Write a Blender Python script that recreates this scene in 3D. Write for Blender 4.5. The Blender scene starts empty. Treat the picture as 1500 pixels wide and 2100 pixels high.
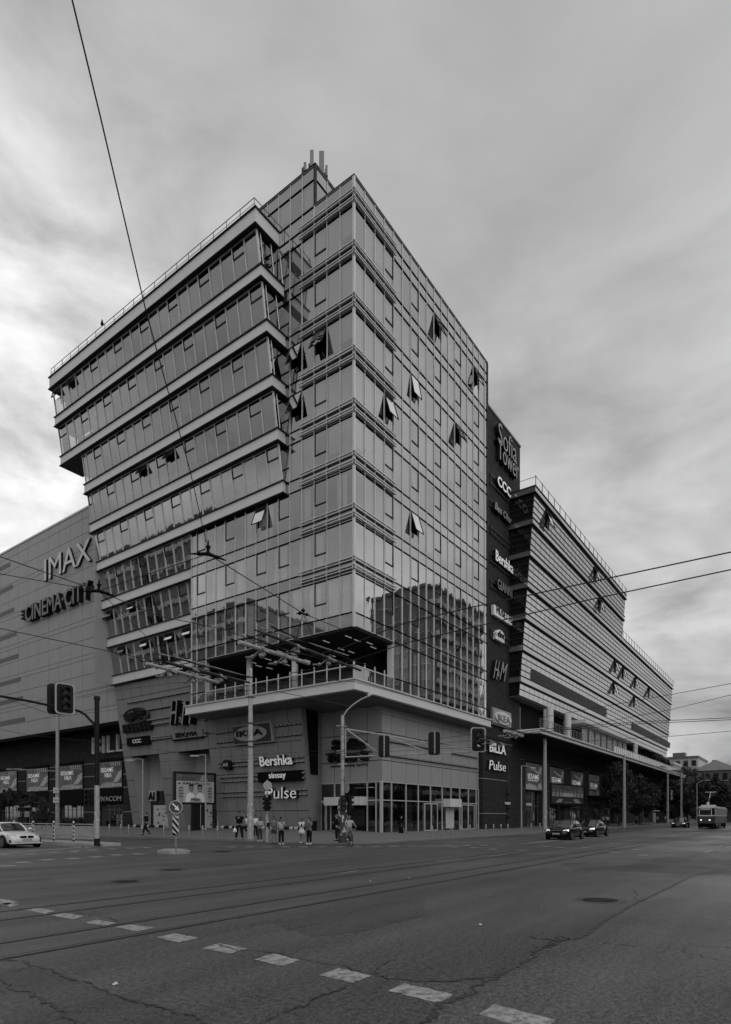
import bpy, bmesh, math, random
from mathutils import Vector, Matrix
R = math.radians
rnd = random.Random(7)
scene = bpy.context.scene
# ---------------- camera: level, with a vertical shift; world x runs down the right-hand street, y down the left-hand one
FPX, CX, HY, CH = 1256.0, 750.0, 1675.0, 1.7
CA, SA = 0.8098, 0.5867
cd = bpy.data.cameras.new("camera"); cam = bpy.data.objects.new("camera", cd)
scene.collection.objects.link(cam); scene.camera = cam
cam.location = (0, 0, CH)
cam.rotation_euler = (R(90), 0, math.atan2(SA, CA) - R(90))
cd.sensor_fit = 'HORIZONTAL'; cd.sensor_width = 36; cd.lens = FPX/1500*36
cd.shift_y = (HY-1050)/1500; cd.clip_start = .1; cd.clip_end = 3000
# ---------------- overcast sky
w = bpy.data.worlds.new("World"); scene.world = w; w.use_nodes = True
nt = w.node_tree; N = nt.nodes; Lk = nt.links
for n in list(N): N.remove(n)
def nd(t, **k):
    n = N.new(t)
    for a, b in k.items(): setattr(n, a, b)
    return n
SUN_AZ, SUN_EL = (-.48, -.877), 36       # broad brightness of the cloud deck behind the camera
sky = nd('ShaderNodeTexSky', sky_type='NISHITA', sun_disc=False)
sky.sun_elevation = R(SUN_EL); sky.sun_rotation = math.atan2(SUN_AZ[0], SUN_AZ[1]); sky.dust_density = 4
bw = nd('ShaderNodeRGBToBW'); Lk.new(sky.outputs[0], bw.inputs[0])
tc = nd('ShaderNodeTexCoord'); sep = nd('ShaderNodeSeparateXYZ'); Lk.new(tc.outputs['Generated'], sep.inputs[0])
def mth(op, a, b=None, clamp=False):
    n = nd('ShaderNodeMath', operation=op, use_clamp=clamp)
    for i, x in enumerate((a, b)):
        if x is None: continue
        if isinstance(x, (int, float)): n.inputs[i].default_value = x
        else: Lk.new(x, n.inputs[i])
    return n.outputs[0]
zz = mth('ADD', mth('MAXIMUM', sep.outputs[2], 0.0), .30)
cmb = nd('ShaderNodeCombineXYZ')
Lk.new(mth('DIVIDE', sep.outputs[0], zz), cmb.inputs[0]); Lk.new(mth('DIVIDE', sep.outputs[1], zz), cmb.inputs[1])
def noise(scale, det, rough, dist, vec, rot=0, sc=(1,1,1), loc=(0,0,0)):
    m = nd('ShaderNodeMapping'); m.inputs['Rotation'].default_value = (0,0,rot); m.inputs['Scale'].default_value = sc; m.inputs['Location'].default_value = loc
    Lk.new(vec, m.inputs[0])
    n = nd('ShaderNodeTexNoise'); n.inputs['Scale'].default_value = scale; n.inputs['Detail'].default_value = det
    n.inputs['Roughness'].default_value = rough; n.inputs['Distortion'].default_value = dist
    Lk.new(m.outputs[0], n.inputs['Vector']); return n.outputs[0]
n1 = noise(.8, 7, .5, .5, cmb.outputs[0], R(20), (1,1.2,1), (3.1,1.7,0))
n2 = noise(3.4, 9, .56, .35, tc.outputs['Generated'], R(10), (1,1,2.6), (.3,5.2,.4))
n2b = noise(5.5, 9, .56, .3, tc.outputs['Generated'], R(40), (1,1,2.0), (.3,2.2,.4))
def glow(dirv, p, amp):
    d = Vector(dirv).normalized()
    dp = nd('ShaderNodeVectorMath', operation='DOT_PRODUCT'); Lk.new(tc.outputs['Generated'], dp.inputs[0]); dp.inputs[1].default_value = d
    return mth('MULTIPLY', mth('POWER', mth('MAXIMUM', dp.outputs['Value'], 0.0), p), amp)
g1 = glow((.42, 1.10, .70), 22, .85)                # break in the cloud low on the left
lowc = mth('SUBTRACT', 1.0, mth('MULTIPLY', sep.outputs[2], 1.35), True)   # cloud texture shows most near the horizon
mod1 = mth('MULTIPLY', mth('SUBTRACT', n1, .5), 1.1)
mod2 = mth('MULTIPLY', mth('MULTIPLY', mth('SUBTRACT', n2, .5), mth('ADD', lowc, .16)), 3.1)
base = mth('ADD', mth('MULTIPLY', lowc, 1.5), 4.75)
cl = mth('MULTIPLY', base, mth('ADD', 1.0, mth('ADD', mth('MULTIPLY', mod1, .5), mod2)))
cl = mth('ADD', cl, mth('MULTIPLY', g1, mth('MULTIPLY', mth('SUBTRACT', n2b, .36), 26.0)))
back = glow((.55, -.83, .65), 3.0, 2.9)
cl = mth('MAXIMUM', mth('ADD', cl, back), .3)
mx = mth('ADD', mth('MULTIPLY', cl, .93), mth('MULTIPLY', bw.outputs[0], .07))
bg = nd('ShaderNodeBackground'); bg.inputs[1].default_value = .1; Lk.new(mx, bg.inputs[0])
wo = nd('ShaderNodeOutputWorld'); Lk.new(bg.outputs[0], wo.inputs[0])
sd = bpy.data.lights.new("sun", 'SUN'); sun = bpy.data.objects.new("sun", sd); scene.collection.objects.link(sun)
sd.energy = 1.0; sd.angle = R(110); sd.color = (1, 1, 1)
el = R(SUN_EL); sv = Vector((SUN_AZ[0]*math.cos(el), SUN_AZ[1]*math.cos(el), math.sin(el)))
sun.rotation_euler = sv.to_track_quat('Z', 'Y').to_euler()
scene.view_settings.view_transform = 'Standard'; scene.view_settings.look = 'None'
scene.view_settings.exposure = 0; scene.view_settings.gamma = 1
scene.render.engine = 'CYCLES'
try:
    scene.cycles.transparent_max_bounces = 12; scene.cycles.max_bounces = 6
    scene.cycles.use_denoising = True
except Exception: pass
# ---------------- helpers
def ray(px, py):
    t = (px-CX)/FPX
    return CA+SA*t, SA-CA*t, (HY-py)/FPX
def atU(px, py, u): a, b, c = ray(px, py); d = u/a; return Vector((u, b*d, CH+c*d))
def atV(px, py, v): a, b, c = ray(px, py); d = v/b; return Vector((a*d, v, CH+c*d))
def atZ(px, py, z=0.0): a, b, c = ray(px, py); d = (z-CH)/c; return Vector((a*d, b*d, z))
def atD(px, py, d): a, b, c = ray(px, py); return Vector((a*d, b*d, CH+c*d))
def link(o, parent=None):
    scene.collection.objects.link(o)
    if parent is not None: o.parent = parent
    return o
def tag(o, label=None, cat=None, group=None, kind=None):
    if label: o['label'] = label
    if cat: o['category'] = cat
    if group: o['group'] = group
    if kind: o['kind'] = kind
    return o
def empty(name, loc=(0,0,0), label=None, cat=None, group=None, rz=0):
    o = bpy.data.objects.new(name, None); link(o); o.location = loc; o.rotation_euler[2] = rz; o.empty_display_size = .3
    return tag(o, label, cat, group)
class MB:
    def __init__(s): s.v = []; s.f = []; s.m = []; s.cm = 0; s.sm = False
    def add(s, vs, fs):
        b = len(s.v); s.v += [tuple(x) for x in vs]
        for f in fs: s.f.append([b+i for i in f]); s.m.append(s.cm)
    def quad(s, a, b, c, d): s.add([a,b,c,d], [(0,1,2,3)])
    def hexa(s, p):   # p: 8 points, bottom ring then top ring
        s.add(p, [(3,2,1,0),(4,5,6,7),(0,1,5,4),(1,2,6,5),(2,3,7,6),(3,0,4,7)])
    def box(s, x0, x1, y0, y1, z0, z1):
        if x0 > x1: x0, x1 = x1, x0
        if y0 > y1: y0, y1 = y1, y0
        if z0 > z1: z0, z1 = z1, z0
        s.hexa([(x0,y0,z0),(x1,y0,z0),(x1,y1,z0),(x0,y1,z0),(x0,y0,z1),(x1,y0,z1),(x1,y1,z1),(x0,y1,z1)])
    def fbox(s, F, a0, a1, z0, z1, o0, o1):
        s.hexa([F(a0,z0,o0),F(a1,z0,o0),F(a1,z0,o1),F(a0,z0,o1),F(a0,z1,o0),F(a1,z1,o0),F(a1,z1,o1),F(a0,z1,o1)])
    def tube(s, pts, r, n=8, cap=True, r2=None):
        pts = [Vector(p) for p in pts]; rings = []
        k = len(pts); up0 = None
        for i, p in enumerate(pts):
            d = (pts[min(i+1,k-1)]-pts[max(i-1,0)]).normalized()
            up = Vector((0,0,1)) if abs(d.z) < .95 else Vector((1,0,0))
            if up0 is not None and abs(up0.dot(d)) < .9: up = up0
            x = d.cross(up).normalized(); y = d.cross(x).normalized(); up0 = up
            rr = r if r2 is None else r+(r2-r)*i/(k-1)
            rings.append([p+x*(rr*math.cos(2*math.pi*j/n))+y*(rr*math.sin(2*math.pi*j/n)) for j in range(n)])
        vs = [q for rg in rings for q in rg]; fs = []
        for i in range(k-1):
            for j in range(n): fs.append((i*n+j, i*n+(j+1)%n, (i+1)*n+(j+1)%n, (i+1)*n+j))
        if cap: fs.append(tuple(range(n))[::-1]); fs.append(tuple((k-1)*n+j for j in range(n)))
        s.add(vs, fs)
    def lathe(s, prof, n=16, M=None, cap=True):
        vs = []; fs = []
        for r, z in prof:
            for j in range(n):
                p = Vector((r*math.cos(2*math.pi*j/n), r*math.sin(2*math.pi*j/n), z)); vs.append(M @ p if M else p)
        for i in range(len(prof)-1):
            for j in range(n): fs.append((i*n+j, i*n+(j+1)%n, (i+1)*n+(j+1)%n, (i+1)*n+j))
        if cap: fs.append(tuple(range(n))[::-1]); fs.append(tuple((len(prof)-1)*n+j for j in range(n)))
        s.add(vs, fs)
    def prism(s, poly, ext):   # poly: 3-d points of a planar outline, ext: vector
        n = len(poly); e = Vector(ext); a = [Vector(p) for p in poly]
        s.add(a+[p+e for p in a], [tuple(range(n))[::-1], tuple(range(n, 2*n))]+[(i,(i+1)%n,n+(i+1)%n,n+i) for i in range(n)])
    def build(s, name, mats, parent=None, label=None, cat=None, group=None, kind=None, smooth=False, recalc=True, origin=None):
        me = bpy.data.meshes.new(name)
        v = s.v
        if origin is not None: v = [(a[0]-origin[0], a[1]-origin[1], a[2]-origin[2]) for a in v]
        me.from_pydata(v, [], s.f)
        if not isinstance(mats, (list, tuple)): mats = [mats]
        for m in mats: me.materials.append(m)
        me.polygons.foreach_set('material_index', s.m)
        if recalc and len(s.f) < 60000:
            b = bmesh.new(); b.from_mesh(me); bmesh.ops.recalc_face_normals(b, faces=b.faces); b.to_mesh(me); b.free()
        if smooth:
            me.polygons.foreach_set('use_smooth', [True]*len(me.polygons))
        o = bpy.data.objects.new(name, me); link(o, parent)
        if origin is not None: o.location = origin
        return tag(o, label, cat, group, kind)
# ---------------- materials (all greys: the place was photographed in black and white)
MATS = {}
def mat(name, val, rough=.6, metal=0, var=.12, scale=3., bump=0., bscale=20., emit=0, spec=.5, coat=0, stretch=(1,1,1)):
    if name in MATS: return MATS[name]
    m = bpy.data.materials.new(name); m.use_nodes = True; t = m.node_tree; P = t.nodes['Principled BSDF']
    P.inputs['Base Color'].default_value = (val,val,val,1); P.inputs['Roughness'].default_value = rough; P.inputs['Metallic'].default_value = metal
    P.inputs['Specular IOR Level'].default_value = spec; P.inputs['Coat Weight'].default_value = coat
    tcx = t.nodes.new('ShaderNodeTexCoord'); mp = t.nodes.new('ShaderNodeMapping'); mp.inputs['Scale'].default_value = stretch
    t.links.new(tcx.outputs['Object'], mp.inputs[0])
    if var:
        n = t.nodes.new('ShaderNodeTexNoise'); n.inputs['Scale'].default_value = scale; n.inputs['Detail'].default_value = 8; n.inputs['Roughness'].default_value = .65
        t.links.new(mp.outputs[0], n.inputs['Vector'])
        mr = t.nodes.new('ShaderNodeMapRange'); mr.inputs[1].default_value = .25; mr.inputs[2].default_value = .75
        mr.inputs[3].default_value = val*(1-var); mr.inputs[4].default_value = val*(1+var)
        t.links.new(n.outputs[0], mr.inputs[0]); t.links.new(mr.outputs[0], P.inputs['Base Color'])
    if bump:
        n = t.nodes.new('ShaderNodeTexNoise'); n.inputs['Scale'].default_value = bscale; n.inputs['Detail'].default_value = 6
        t.links.new(mp.outputs[0], n.inputs['Vector']); b = t.nodes.new('ShaderNodeBump'); b.inputs['Strength'].default_value = bump; b.inputs['Distance'].default_value = .02
        t.links.new(n.outputs[0], b.inputs['Height']); t.links.new(b.outputs[0], P.inputs['Normal'])
    if emit:
        P.inputs['Emission Color'].default_value = (1,1,1,1); P.inputs['Emission Strength'].default_value = emit
    MATS[name] = m; return m
def glass_mat(name, refl=.5, tint=.5, wave=.02, wscale=(1.6,1.6,.35), fres=.4, gc=.78):
    m = bpy.data.materials.new(name); m.use_nodes = True; t = m.node_tree
    for n in list(t.nodes): t.nodes.remove(n)
    out = t.nodes.new('ShaderNodeOutputMaterial'); mix = t.nodes.new('ShaderNodeMixShader')
    tr = t.nodes.new('ShaderNodeBsdfTransparent'); tr.inputs[0].default_value = (tint,tint,tint,1)
    gl = t.nodes.new('ShaderNodeBsdfGlossy'); gl.inputs['Roughness'].default_value = .015; gl.inputs[0].default_value = (gc,gc,gc,1)
    tcx = t.nodes.new('ShaderNodeTexCoord'); mp = t.nodes.new('ShaderNodeMapping'); mp.inputs['Scale'].default_value = wscale
    t.links.new(tcx.outputs['Object'], mp.inputs[0])
    n = t.nodes.new('ShaderNodeTexNoise'); n.inputs['Scale'].default_value = 1.; n.inputs['Detail'].default_value = 2
    t.links.new(mp.outputs[0], n.inputs['Vector'])
    b = t.nodes.new('ShaderNodeBump'); b.inputs['Strength'].default_value = 1; b.inputs['Distance'].default_value = wave
    t.links.new(n.outputs[0], b.inputs['Height']); t.links.new(b.outputs[0], gl.inputs['Normal'])
    lw = t.nodes.new('ShaderNodeLayerWeight'); lw.inputs[0].default_value = .5
    mr = t.nodes.new('ShaderNodeMapRange'); mr.inputs[1].default_value = 0; mr.inputs[2].default_value = 1; mr.inputs[3].default_value = refl; mr.inputs[4].default_value = min(1, refl+fres)
    t.links.new(lw.outputs['Facing'], mr.inputs[0]); t.links.new(mr.outputs[0], mix.inputs[0])
    t.links.new(tr.outputs[0], mix.inputs[1]); t.links.new(gl.outputs[0], mix.inputs[2]); t.links.new(mix.outputs[0], out.inputs[0])
    MATS[name] = m; return m
def brick_mat(name, val, mortar, scale=1.0, rough=.85):
    m = bpy.data.materials.new(name); m.use_nodes = True; t = m.node_tree; P = t.nodes['Principled BSDF']; P.inputs['Roughness'].default_value = rough; P.inputs['Specular IOR Level'].default_value = .2
    tcx = t.nodes.new('ShaderNodeTexCoord'); sp = t.nodes.new('ShaderNodeSeparateXYZ'); t.links.new(tcx.outputs['Object'], sp.inputs[0])
    ad = t.nodes.new('ShaderNodeMath'); t.links.new(sp.outputs[0], ad.inputs[0]); t.links.new(sp.outputs[1], ad.inputs[1])
    c = t.nodes.new('ShaderNodeCombineXYZ'); t.links.new(ad.outputs[0], c.inputs[0]); t.links.new(sp.outputs[2], c.inputs[1])
    b = t.nodes.new('ShaderNodeTexBrick'); b.inputs['Scale'].default_value = scale; b.inputs['Brick Width'].default_value = .6; b.inputs['Row Height'].default_value = .2
    b.inputs['Mortar Size'].default_value = .02; b.inputs['Color1'].default_value = (val*.75,)*3+(1,); b.inputs['Color2'].default_value = (val*1.25,)*3+(1,); b.inputs['Mortar'].default_value = (mortar,)*3+(1,)
    t.links.new(c.outputs[0], b.inputs['Vector']); t.links.new(b.outputs[0], P.inputs['Base Color'])
    MATS[name] = m; return m
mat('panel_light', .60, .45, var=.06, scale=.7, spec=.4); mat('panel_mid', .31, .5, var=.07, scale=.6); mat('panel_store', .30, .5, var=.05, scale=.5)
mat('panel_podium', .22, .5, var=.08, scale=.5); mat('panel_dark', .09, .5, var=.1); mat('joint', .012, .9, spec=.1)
mat('frame_light', .55, .4, .3, var=.08); mat('frame_mid', .17, .4, .3, var=.08); mat('frame_dark', .02, .5, var=.1, spec=.2)
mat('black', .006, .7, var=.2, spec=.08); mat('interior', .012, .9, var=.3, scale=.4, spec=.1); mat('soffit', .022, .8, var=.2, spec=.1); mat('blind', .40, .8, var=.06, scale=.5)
mat('blind_dark', .22, .8, var=.08, scale=.5); mat('curtain', .62, .9, var=.25, scale=6, stretch=(8,8,.2)); mat('spandrel', .06, .12, .0, var=.15, scale=.5, spec=1.)
mat('white', .75, .5, var=.05); mat('white_dull', .5, .6, var=.1); mat('grey_sign', .3, .5, var=.05); mat('letter_dark', .012, .6, var=.1, spec=.15)
mat('steel', .28, .45, .5, var=.2, scale=6); mat('steel_dark', .05, .5, .3, var=.2); mat('concrete', .3, .85, var=.25, scale=3, bump=.3)
mat('pole_paint', .34, .6, var=.3, scale=5, bump=.2, bscale=30); mat('pole_black', .008, .5, var=.3, spec=.2); mat('wire', .012, .6, var=.1)
mat('rubber', .012, .7, var=.2); mat('lit_letter', .8, .5, emit=.13, var=0); mat('lamp_strip', .8, .5, emit=.2, var=0); mat('headlight', .9, .1, emit=.9, var=0); mat('lens', .5, .1, var=0, spec=1)
mat('louvre', .06, .5, var=.1); mat('metal_band', .23, .35, .4, var=.1, scale=.8)
glass_mat('glass_tower', .26, .62, .004, fres=.34); glass_mat('glass_wavy', .36, .7, .004, (1.5,1.5,.5)); glass_mat('glass_wing', .20, .5, .005)
glass_mat('glass_dark', .1, .3, .01, fres=.5); glass_mat('glass_block', .50, .3, .01); glass_mat('glass_rail', .12, .6, .004, fres=.5)
brick_mat('brick', .032, .016, 1.0); brick_mat('brick_mid', .042, .02, 1.0)
K = MATS
def spandrel_glass(name, base, refl):
    m = bpy.data.materials.new(name); m.use_nodes = True; P = m.node_tree.nodes['Principled BSDF']
    P.inputs['Base Color'].default_value = (base,)*3+(1,); P.inputs['Roughness'].default_value = .06; P.inputs['IOR'].default_value = refl
    K[name] = m
def opaque_glass(name, base, refl):
    m = bpy.data.materials.new(name); m.use_nodes = True; t = m.node_tree
    for n in list(t.nodes): t.nodes.remove(n)
    out = t.nodes.new('ShaderNodeOutputMaterial'); mix = t.nodes.new('ShaderNodeMixShader'); df = t.nodes.new('ShaderNodeBsdfDiffuse'); df.inputs[0].default_value = (base,base,base,1)
    gl = t.nodes.new('ShaderNodeBsdfGlossy'); gl.inputs['Roughness'].default_value = .02; gl.inputs[0].default_value = (.9,.9,.9,1)
    lw = t.nodes.new('ShaderNodeLayerWeight'); mr = t.nodes.new('ShaderNodeMapRange'); mr.inputs[3].default_value = refl; mr.inputs[4].default_value = min(1, refl+.4)
    t.links.new(lw.outputs['Facing'], mr.inputs[0]); t.links.new(mr.outputs[0], mix.inputs[0]); t.links.new(df.outputs[0], mix.inputs[1]); t.links.new(gl.outputs[0], mix.inputs[2]); t.links.new(mix.outputs[0], out.inputs[0]); K[name] = m
opaque_glass('spandrel', .04, .2); opaque_glass('leaf_glass', .1, .75); opaque_glass('block_glass', .09, .2); opaque_glass('block_band', .14, .17); spandrel_glass('paint_black', .006, 1.55); spandrel_glass('paint_white', .62, 1.5); spandrel_glass('car_glass', .012, 1.9)
spandrel_glass('block_dark', .01, 1.6)
# ---------------- lettering: Blender's own font turned into mesh
def text_mesh(body, depth=.06, shear=0, bold=0.0):
    c = bpy.data.curves.new('t', 'FONT'); c.body = body; c.extrude = .5; c.shear = shear; c.offset = bold; c.resolution_u = 3
    c.align_x = 'LEFT'
    o = bpy.data.objects.new('t', c); scene.collection.objects.link(o)
    bpy.context.view_layer.update()
    me = bpy.data.meshes.new_from_object(o.evaluated_get(bpy.context.evaluated_depsgraph_get()))
    vs = [Vector(v.co) for v in me.vertices]; fs = [list(p.vertices) for p in me.polygons]
    bpy.data.objects.remove(o); bpy.data.curves.remove(c); bpy.data.meshes.remove(me)
    x0 = min(v.x for v in vs); x1 = max(v.x for v in vs); y0 = min(v.y for v in vs); y1 = max(v.y for v in vs)
    return [((v.x-x0)/(x1-x0), (v.y-y0)/(y1-y0), 0 if v.z < 0 else 1) for v in vs], fs
# a face is a function F(a, z, out): a runs along it, z is height, out is how far it stands proud
def FU(u): return lambda a, z, o=0: Vector((u-o, a, z))
def FV(v): return lambda a, z, o=0: Vector((a, v-o, z))
def put_text(mb, body, F, a0, a1, z0, z1, o0=.05, o1=.15, shear=0, bold=0.0):
    vs, fs = text_mesh(body, shear=shear, bold=bold)
    mb.add([F(a0+(a1-a0)*x, z0+(z1-z0)*y, o0+(o1-o0)*d) for x, y, d in vs], fs)
UW = lambda z: 34.5-.156*(z-26.5)       # the leaning front of the left wing
def FW(a, z, o=0): return Vector((UW(z)-o, a, z))
def atW(px, py):
    a, b, c = ray(px, py); d = (34.5+.156*26.5-.156*CH)/(a+.156*c); return Vector((a*d, b*d, CH+c*d))
# ================= GROUND =================
def mat_asphalt():
    m = bpy.data.materials.new('asphalt'); m.use_nodes = True; t = m.node_tree; P = t.nodes['Principled BSDF']
    tcx = t.nodes.new('ShaderNodeTexCoord')
    def nz(scale, det, rough=.6, st=(1,1,1), dist=0):
        mp = t.nodes.new('ShaderNodeMapping'); mp.inputs['Scale'].default_value = st; t.links.new(tcx.outputs['Object'], mp.inputs[0])
        n = t.nodes.new('ShaderNodeTexNoise'); n.inputs['Scale'].default_value = scale; n.inputs['Detail'].default_value = det; n.inputs['Roughness'].default_value = rough; n.inputs['Distortion'].default_value = dist
        t.links.new(mp.outputs[0], n.inputs['Vector']); return n.outputs[0]
    def ma(op, a, b):
        n = t.nodes.new('ShaderNodeMath'); n.operation = op
        for i, x in enumerate((a, b)):
            if isinstance(x, (int, float)): n.inputs[i].default_value = x
            else: t.links.new(x, n.inputs[i])
        return n.outputs[0]
    big = nz(.09, 5, .55, (1,1.6,1)); med = nz(.5, 8, .7, (.35,1,1), .4); fine = nz(16, 5, .8); stones = nz(60, 3, .8); pits = nz(7, 6, .75)
    vr = t.nodes.new('ShaderNodeTexVoronoi'); vr.inputs['Scale'].default_value = .16; mpv = t.nodes.new('ShaderNodeMapping'); mpv.inputs['Scale'].default_value = (.45,1,1); t.links.new(tcx.outputs['Object'], mpv.inputs[0]); t.links.new(mpv.outputs[0], vr.inputs['Vector']); cellv = t.nodes.new('ShaderNodeRGBToBW'); t.links.new(vr.outputs['Color'], cellv.inputs[0])
    v = ma('ADD', ma('MULTIPLY', ma('SUBTRACT', big, .5), 1.1), ma('MULTIPLY', ma('SUBTRACT', med, .5), 1.1))
    v = ma('ADD', v, ma('MULTIPLY', ma('SUBTRACT', fine, .5), 4.2)); v = ma('ADD', v, ma('MULTIPLY', ma('SUBTRACT', stones, .5), 4.2))
    v = ma('ADD', v, ma('MULTIPLY', ma('SUBTRACT', nz(1.0, 3, .6, (.02,.8,1)), .5), 1.5)); v = ma('ADD', v, ma('MULTIPLY', ma('SUBTRACT', cellv.outputs[0], .5), .35)); pit = ma('MULTIPLY', ma('MAXIMUM', ma('SUBTRACT', .36, pits), 0.0), 9.0); v = ma('SUBTRACT', v, pit)
    col = ma('MAXIMUM', ma('MULTIPLY', ma('ADD', v, 1.0), .076), .012)
    t.links.new(col, P.inputs['Base Color'])
    rr = ma('ADD', ma('MULTIPLY', ma('SUBTRACT', big, .5), -1.6), ma('ADD', .50, ma('MULTIPLY', ma('SUBTRACT', fine, .5), .8))); t.links.new(rr, P.inputs['Roughness'])
    P.inputs['Specular IOR Level'].default_value = .45
    b = t.nodes.new('ShaderNodeBump'); b.inputs['Strength'].default_value = .75; b.inputs['Distance'].default_value = .02
    t.links.new(ma('ADD', fine, ma('MULTIPLY', stones, .5)), b.inputs['Height']); t.links.new(b.outputs[0], P.inputs['Normal'])
    K['asphalt'] = m
mat_asphalt()
mat('paving', .14, .75, var=.25, scale=2.5, bump=.3, bscale=30); mat('kerb_stone', .2, .8, var=.3, scale=4, bump=.4); mat('tar', .032, .5, var=.3, scale=12)
mat('patch', .05, .6, var=.4, scale=14, bump=.4, bscale=60); mat('earth', .06, .9, var=.3, scale=.3)
def paint_mat():
    m = bpy.data.materials.new('road_paint'); m.use_nodes = True; t = m.node_tree; P = t.nodes['Principled BSDF']; P.inputs['Roughness'].default_value = .6
    tcx = t.nodes.new('ShaderNodeTexCoord'); n = t.nodes.new('ShaderNodeTexNoise'); n.inputs['Scale'].default_value = 9; n.inputs['Detail'].default_value = 10; n.inputs['Roughness'].default_value = .75
    t.links.new(tcx.outputs['Object'], n.inputs['Vector']); mr = t.nodes.new('ShaderNodeMapRange')
    for i, x in ((1,.36),(2,.56),(3,.06),(4,.34)): mr.inputs[i].default_value = x
    t.links.new(n.outputs[0], mr.inputs[0]); t.links.new(mr.outputs[0], P.inputs['Base Color']); K['road_paint'] = m
paint_mat()
mb = MB(); mb.quad((-900,-900,-.02),(1500,-900,-.02),(1500,1500,-.02),(-900,1500,-.02)); mb.build('ground', K['earth'], kind='structure')
mb = MB(); mb.quad((-60,-60,0),(420,-60,0),(420,24,0),(-60,24,0)); mb.quad((-60,24,0),(31,24,0),(31,300,0),(-60,300,0))
road = mb.build('road', K['asphalt'], kind='structure')
# --- corner pavement, rising gently to the shop fronts
KU, KV, KR = 29.2, 22.2, 3.2
def pav_z(u, v):
    d = min(u-KU, v-KV)
    kz = .12 if (v > 31 or u > 35) else .05
    return kz+.06*max(0, min(d, 8))
def contour(d):
    r = max(KR-d, .02); pts = []
    for v in (300, 150, 90, 70, 60, 52, 46, 40, 36, 33, 31, 30, 28, 26.5): pts.append((KU+d, max(v, KV+KR+.0) if v > KV+max(KR,d) else KV+max(KR,d), 'L', v))
    c = (KU+KR, KV+KR) if d < KR else (KU+d+.02, KV+d+.02)
    for k in range(9):
        a = R(180+90*k/8); pts.append((c[0]+r*math.cos(a), c[1]+r*math.sin(a), 'C', 0))
    for u in (33.5, 35, 36, 38, 41, 45, 50, 56, 62, 75, 95, 130, 200, 400): pts.append((u if u > KU+max(KR,d) else KU+max(KR,d), KV+d, 'R', u))
    return pts
mb = MB(); cs = []
for d in (.22, 1, 2, 3, 4, 5, 6, 7, 8, 14):
    row = []
    for (u, v, t_, q) in contour(d):
        kz = .05 if (t_ == 'C' or (t_ == 'L' and q < 32) or (t_ == 'R' and q < 35)) else .12
        row.append((u, v, kz+.06*min(d, 8)))
    cs.append(row)
for i in range(len(cs)-1):
    for j in range(len(cs[0])-1): mb.quad(cs[i][j], cs[i][j+1], cs[i+1][j+1], cs[i+1][j])
mb.build('pavement', K['paving'], kind='structure', recalc=False)
mb = MB(); A = contour(0); B = contour(.22)
for j in range(len(A)-1):
    def kzz(p): return .05 if (p[2] == 'C' or (p[2] == 'L' and p[3] < 32) or (p[2] == 'R' and p[3] < 35)) else .12
    a, b, c, d = A[j], A[j+1], B[j+1], B[j]; za, zb = kzz(a)+.013, kzz(b)+.013
    mb.hexa([(a[0],a[1],-.01),(b[0],b[1],-.01),(c[0],c[1],-.01),(d[0],d[1],-.01),(a[0],a[1],za),(b[0],b[1],zb),(c[0],c[1],zb),(d[0],d[1],za)])
mb.build('kerb', K['kerb_stone'], kind='structure')
def onpav(px, py):
    z = .2
    for _ in range(8):
        p = atZ(px, py, z); z = pav_z(p.x, p.y)
    return atZ(px, py, z)
# --- traffic islands on the left
mb = MB(); isl = [(19.2,33.4),(19.5,32.6),(20.6,32.6),(20.9,33.4),(20.9,140),(19.2,140)]
mb.prism([(a,b,-.02) for a,b in isl], (0,0,.17)); mb.build('traffic_island', K['concrete'], kind='structure')
mb = MB(); c = atZ(356,1750); isl = [(c.x-.75+.2*math.sin(k*5), c.y+1.1*math.cos(k)) for k in range(0)]
pts = [(c.x+.62*math.cos(2*math.pi*k/12)*(1+.1*math.sin(k*3)), c.y+.9*math.sin(2*math.pi*k/12), -.02) for k in range(12)]
mb.prism(pts, (0,0,.15)); mb.prism([(c.x+(p[0]-c.x)*.75, c.y+(p[1]-c.y)*.75, .13) for p in pts], (0,0,.05)); mb.build('refuge_island', K['concrete'], kind='structure')
# --- far pavement on the other side of the right-hand street, out to the side
mb = MB(); mb.box(60, 420, -30, -2.0, 0, .13); mb.build('far_pavement', K['paving'], kind='structure')
mb = MB(); mb.box(-60, -8, -60, 300, 0, .13); mb.build('far_pavement_left', K['paving'], kind='structure')
# --- tram tracks: two rails each, with the groove between rail head and asphalt
mat('rail_steel', .3, .3, .8, var=.3, scale=4); mat('groove', .006, .8, var=0)
for k, (va, vb, lab) in enumerate(((11.7, 10.74, 'tram track farther from the camera, two grooved rails sunk in the asphalt'), (8.8, 7.82, 'tram track nearer the camera, two grooved rails crossing the foreground asphalt'))):
    t = empty('tram_track', (20, (va+vb)/2, 0), lab, 'tram track', 'tram tracks across the junction')
    for s, v in ((1, va), (-1, vb)):
        g = MB(); r = MB(); pr = random.Random(k*3+s)
        us = [-30+1.2*i for i in range(160)]+[165, 200, 260, 400]
        wob = [(.05+.022*pr.random(), .075+.03*pr.random()) for _ in us]
        for i in range(len(us)-1):
            g.quad((us[i],v-wob[i][0]-.02,.004),(us[i+1],v-wob[i+1][0]-.02,.004),(us[i+1],v+wob[i+1][1],.004),(us[i],v+wob[i][1],.004))
        g.v = [(a-20, b-(va+vb)/2, c_) for a, b, c_ in g.v]
        r.box(-50, 380, v-.015-(va+vb)/2, v+.028-(va+vb)/2, .0045, .009)
        g.build('rail_groove', K['groove'], t); r.build('rail', K['rail_steel'], t)
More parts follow.
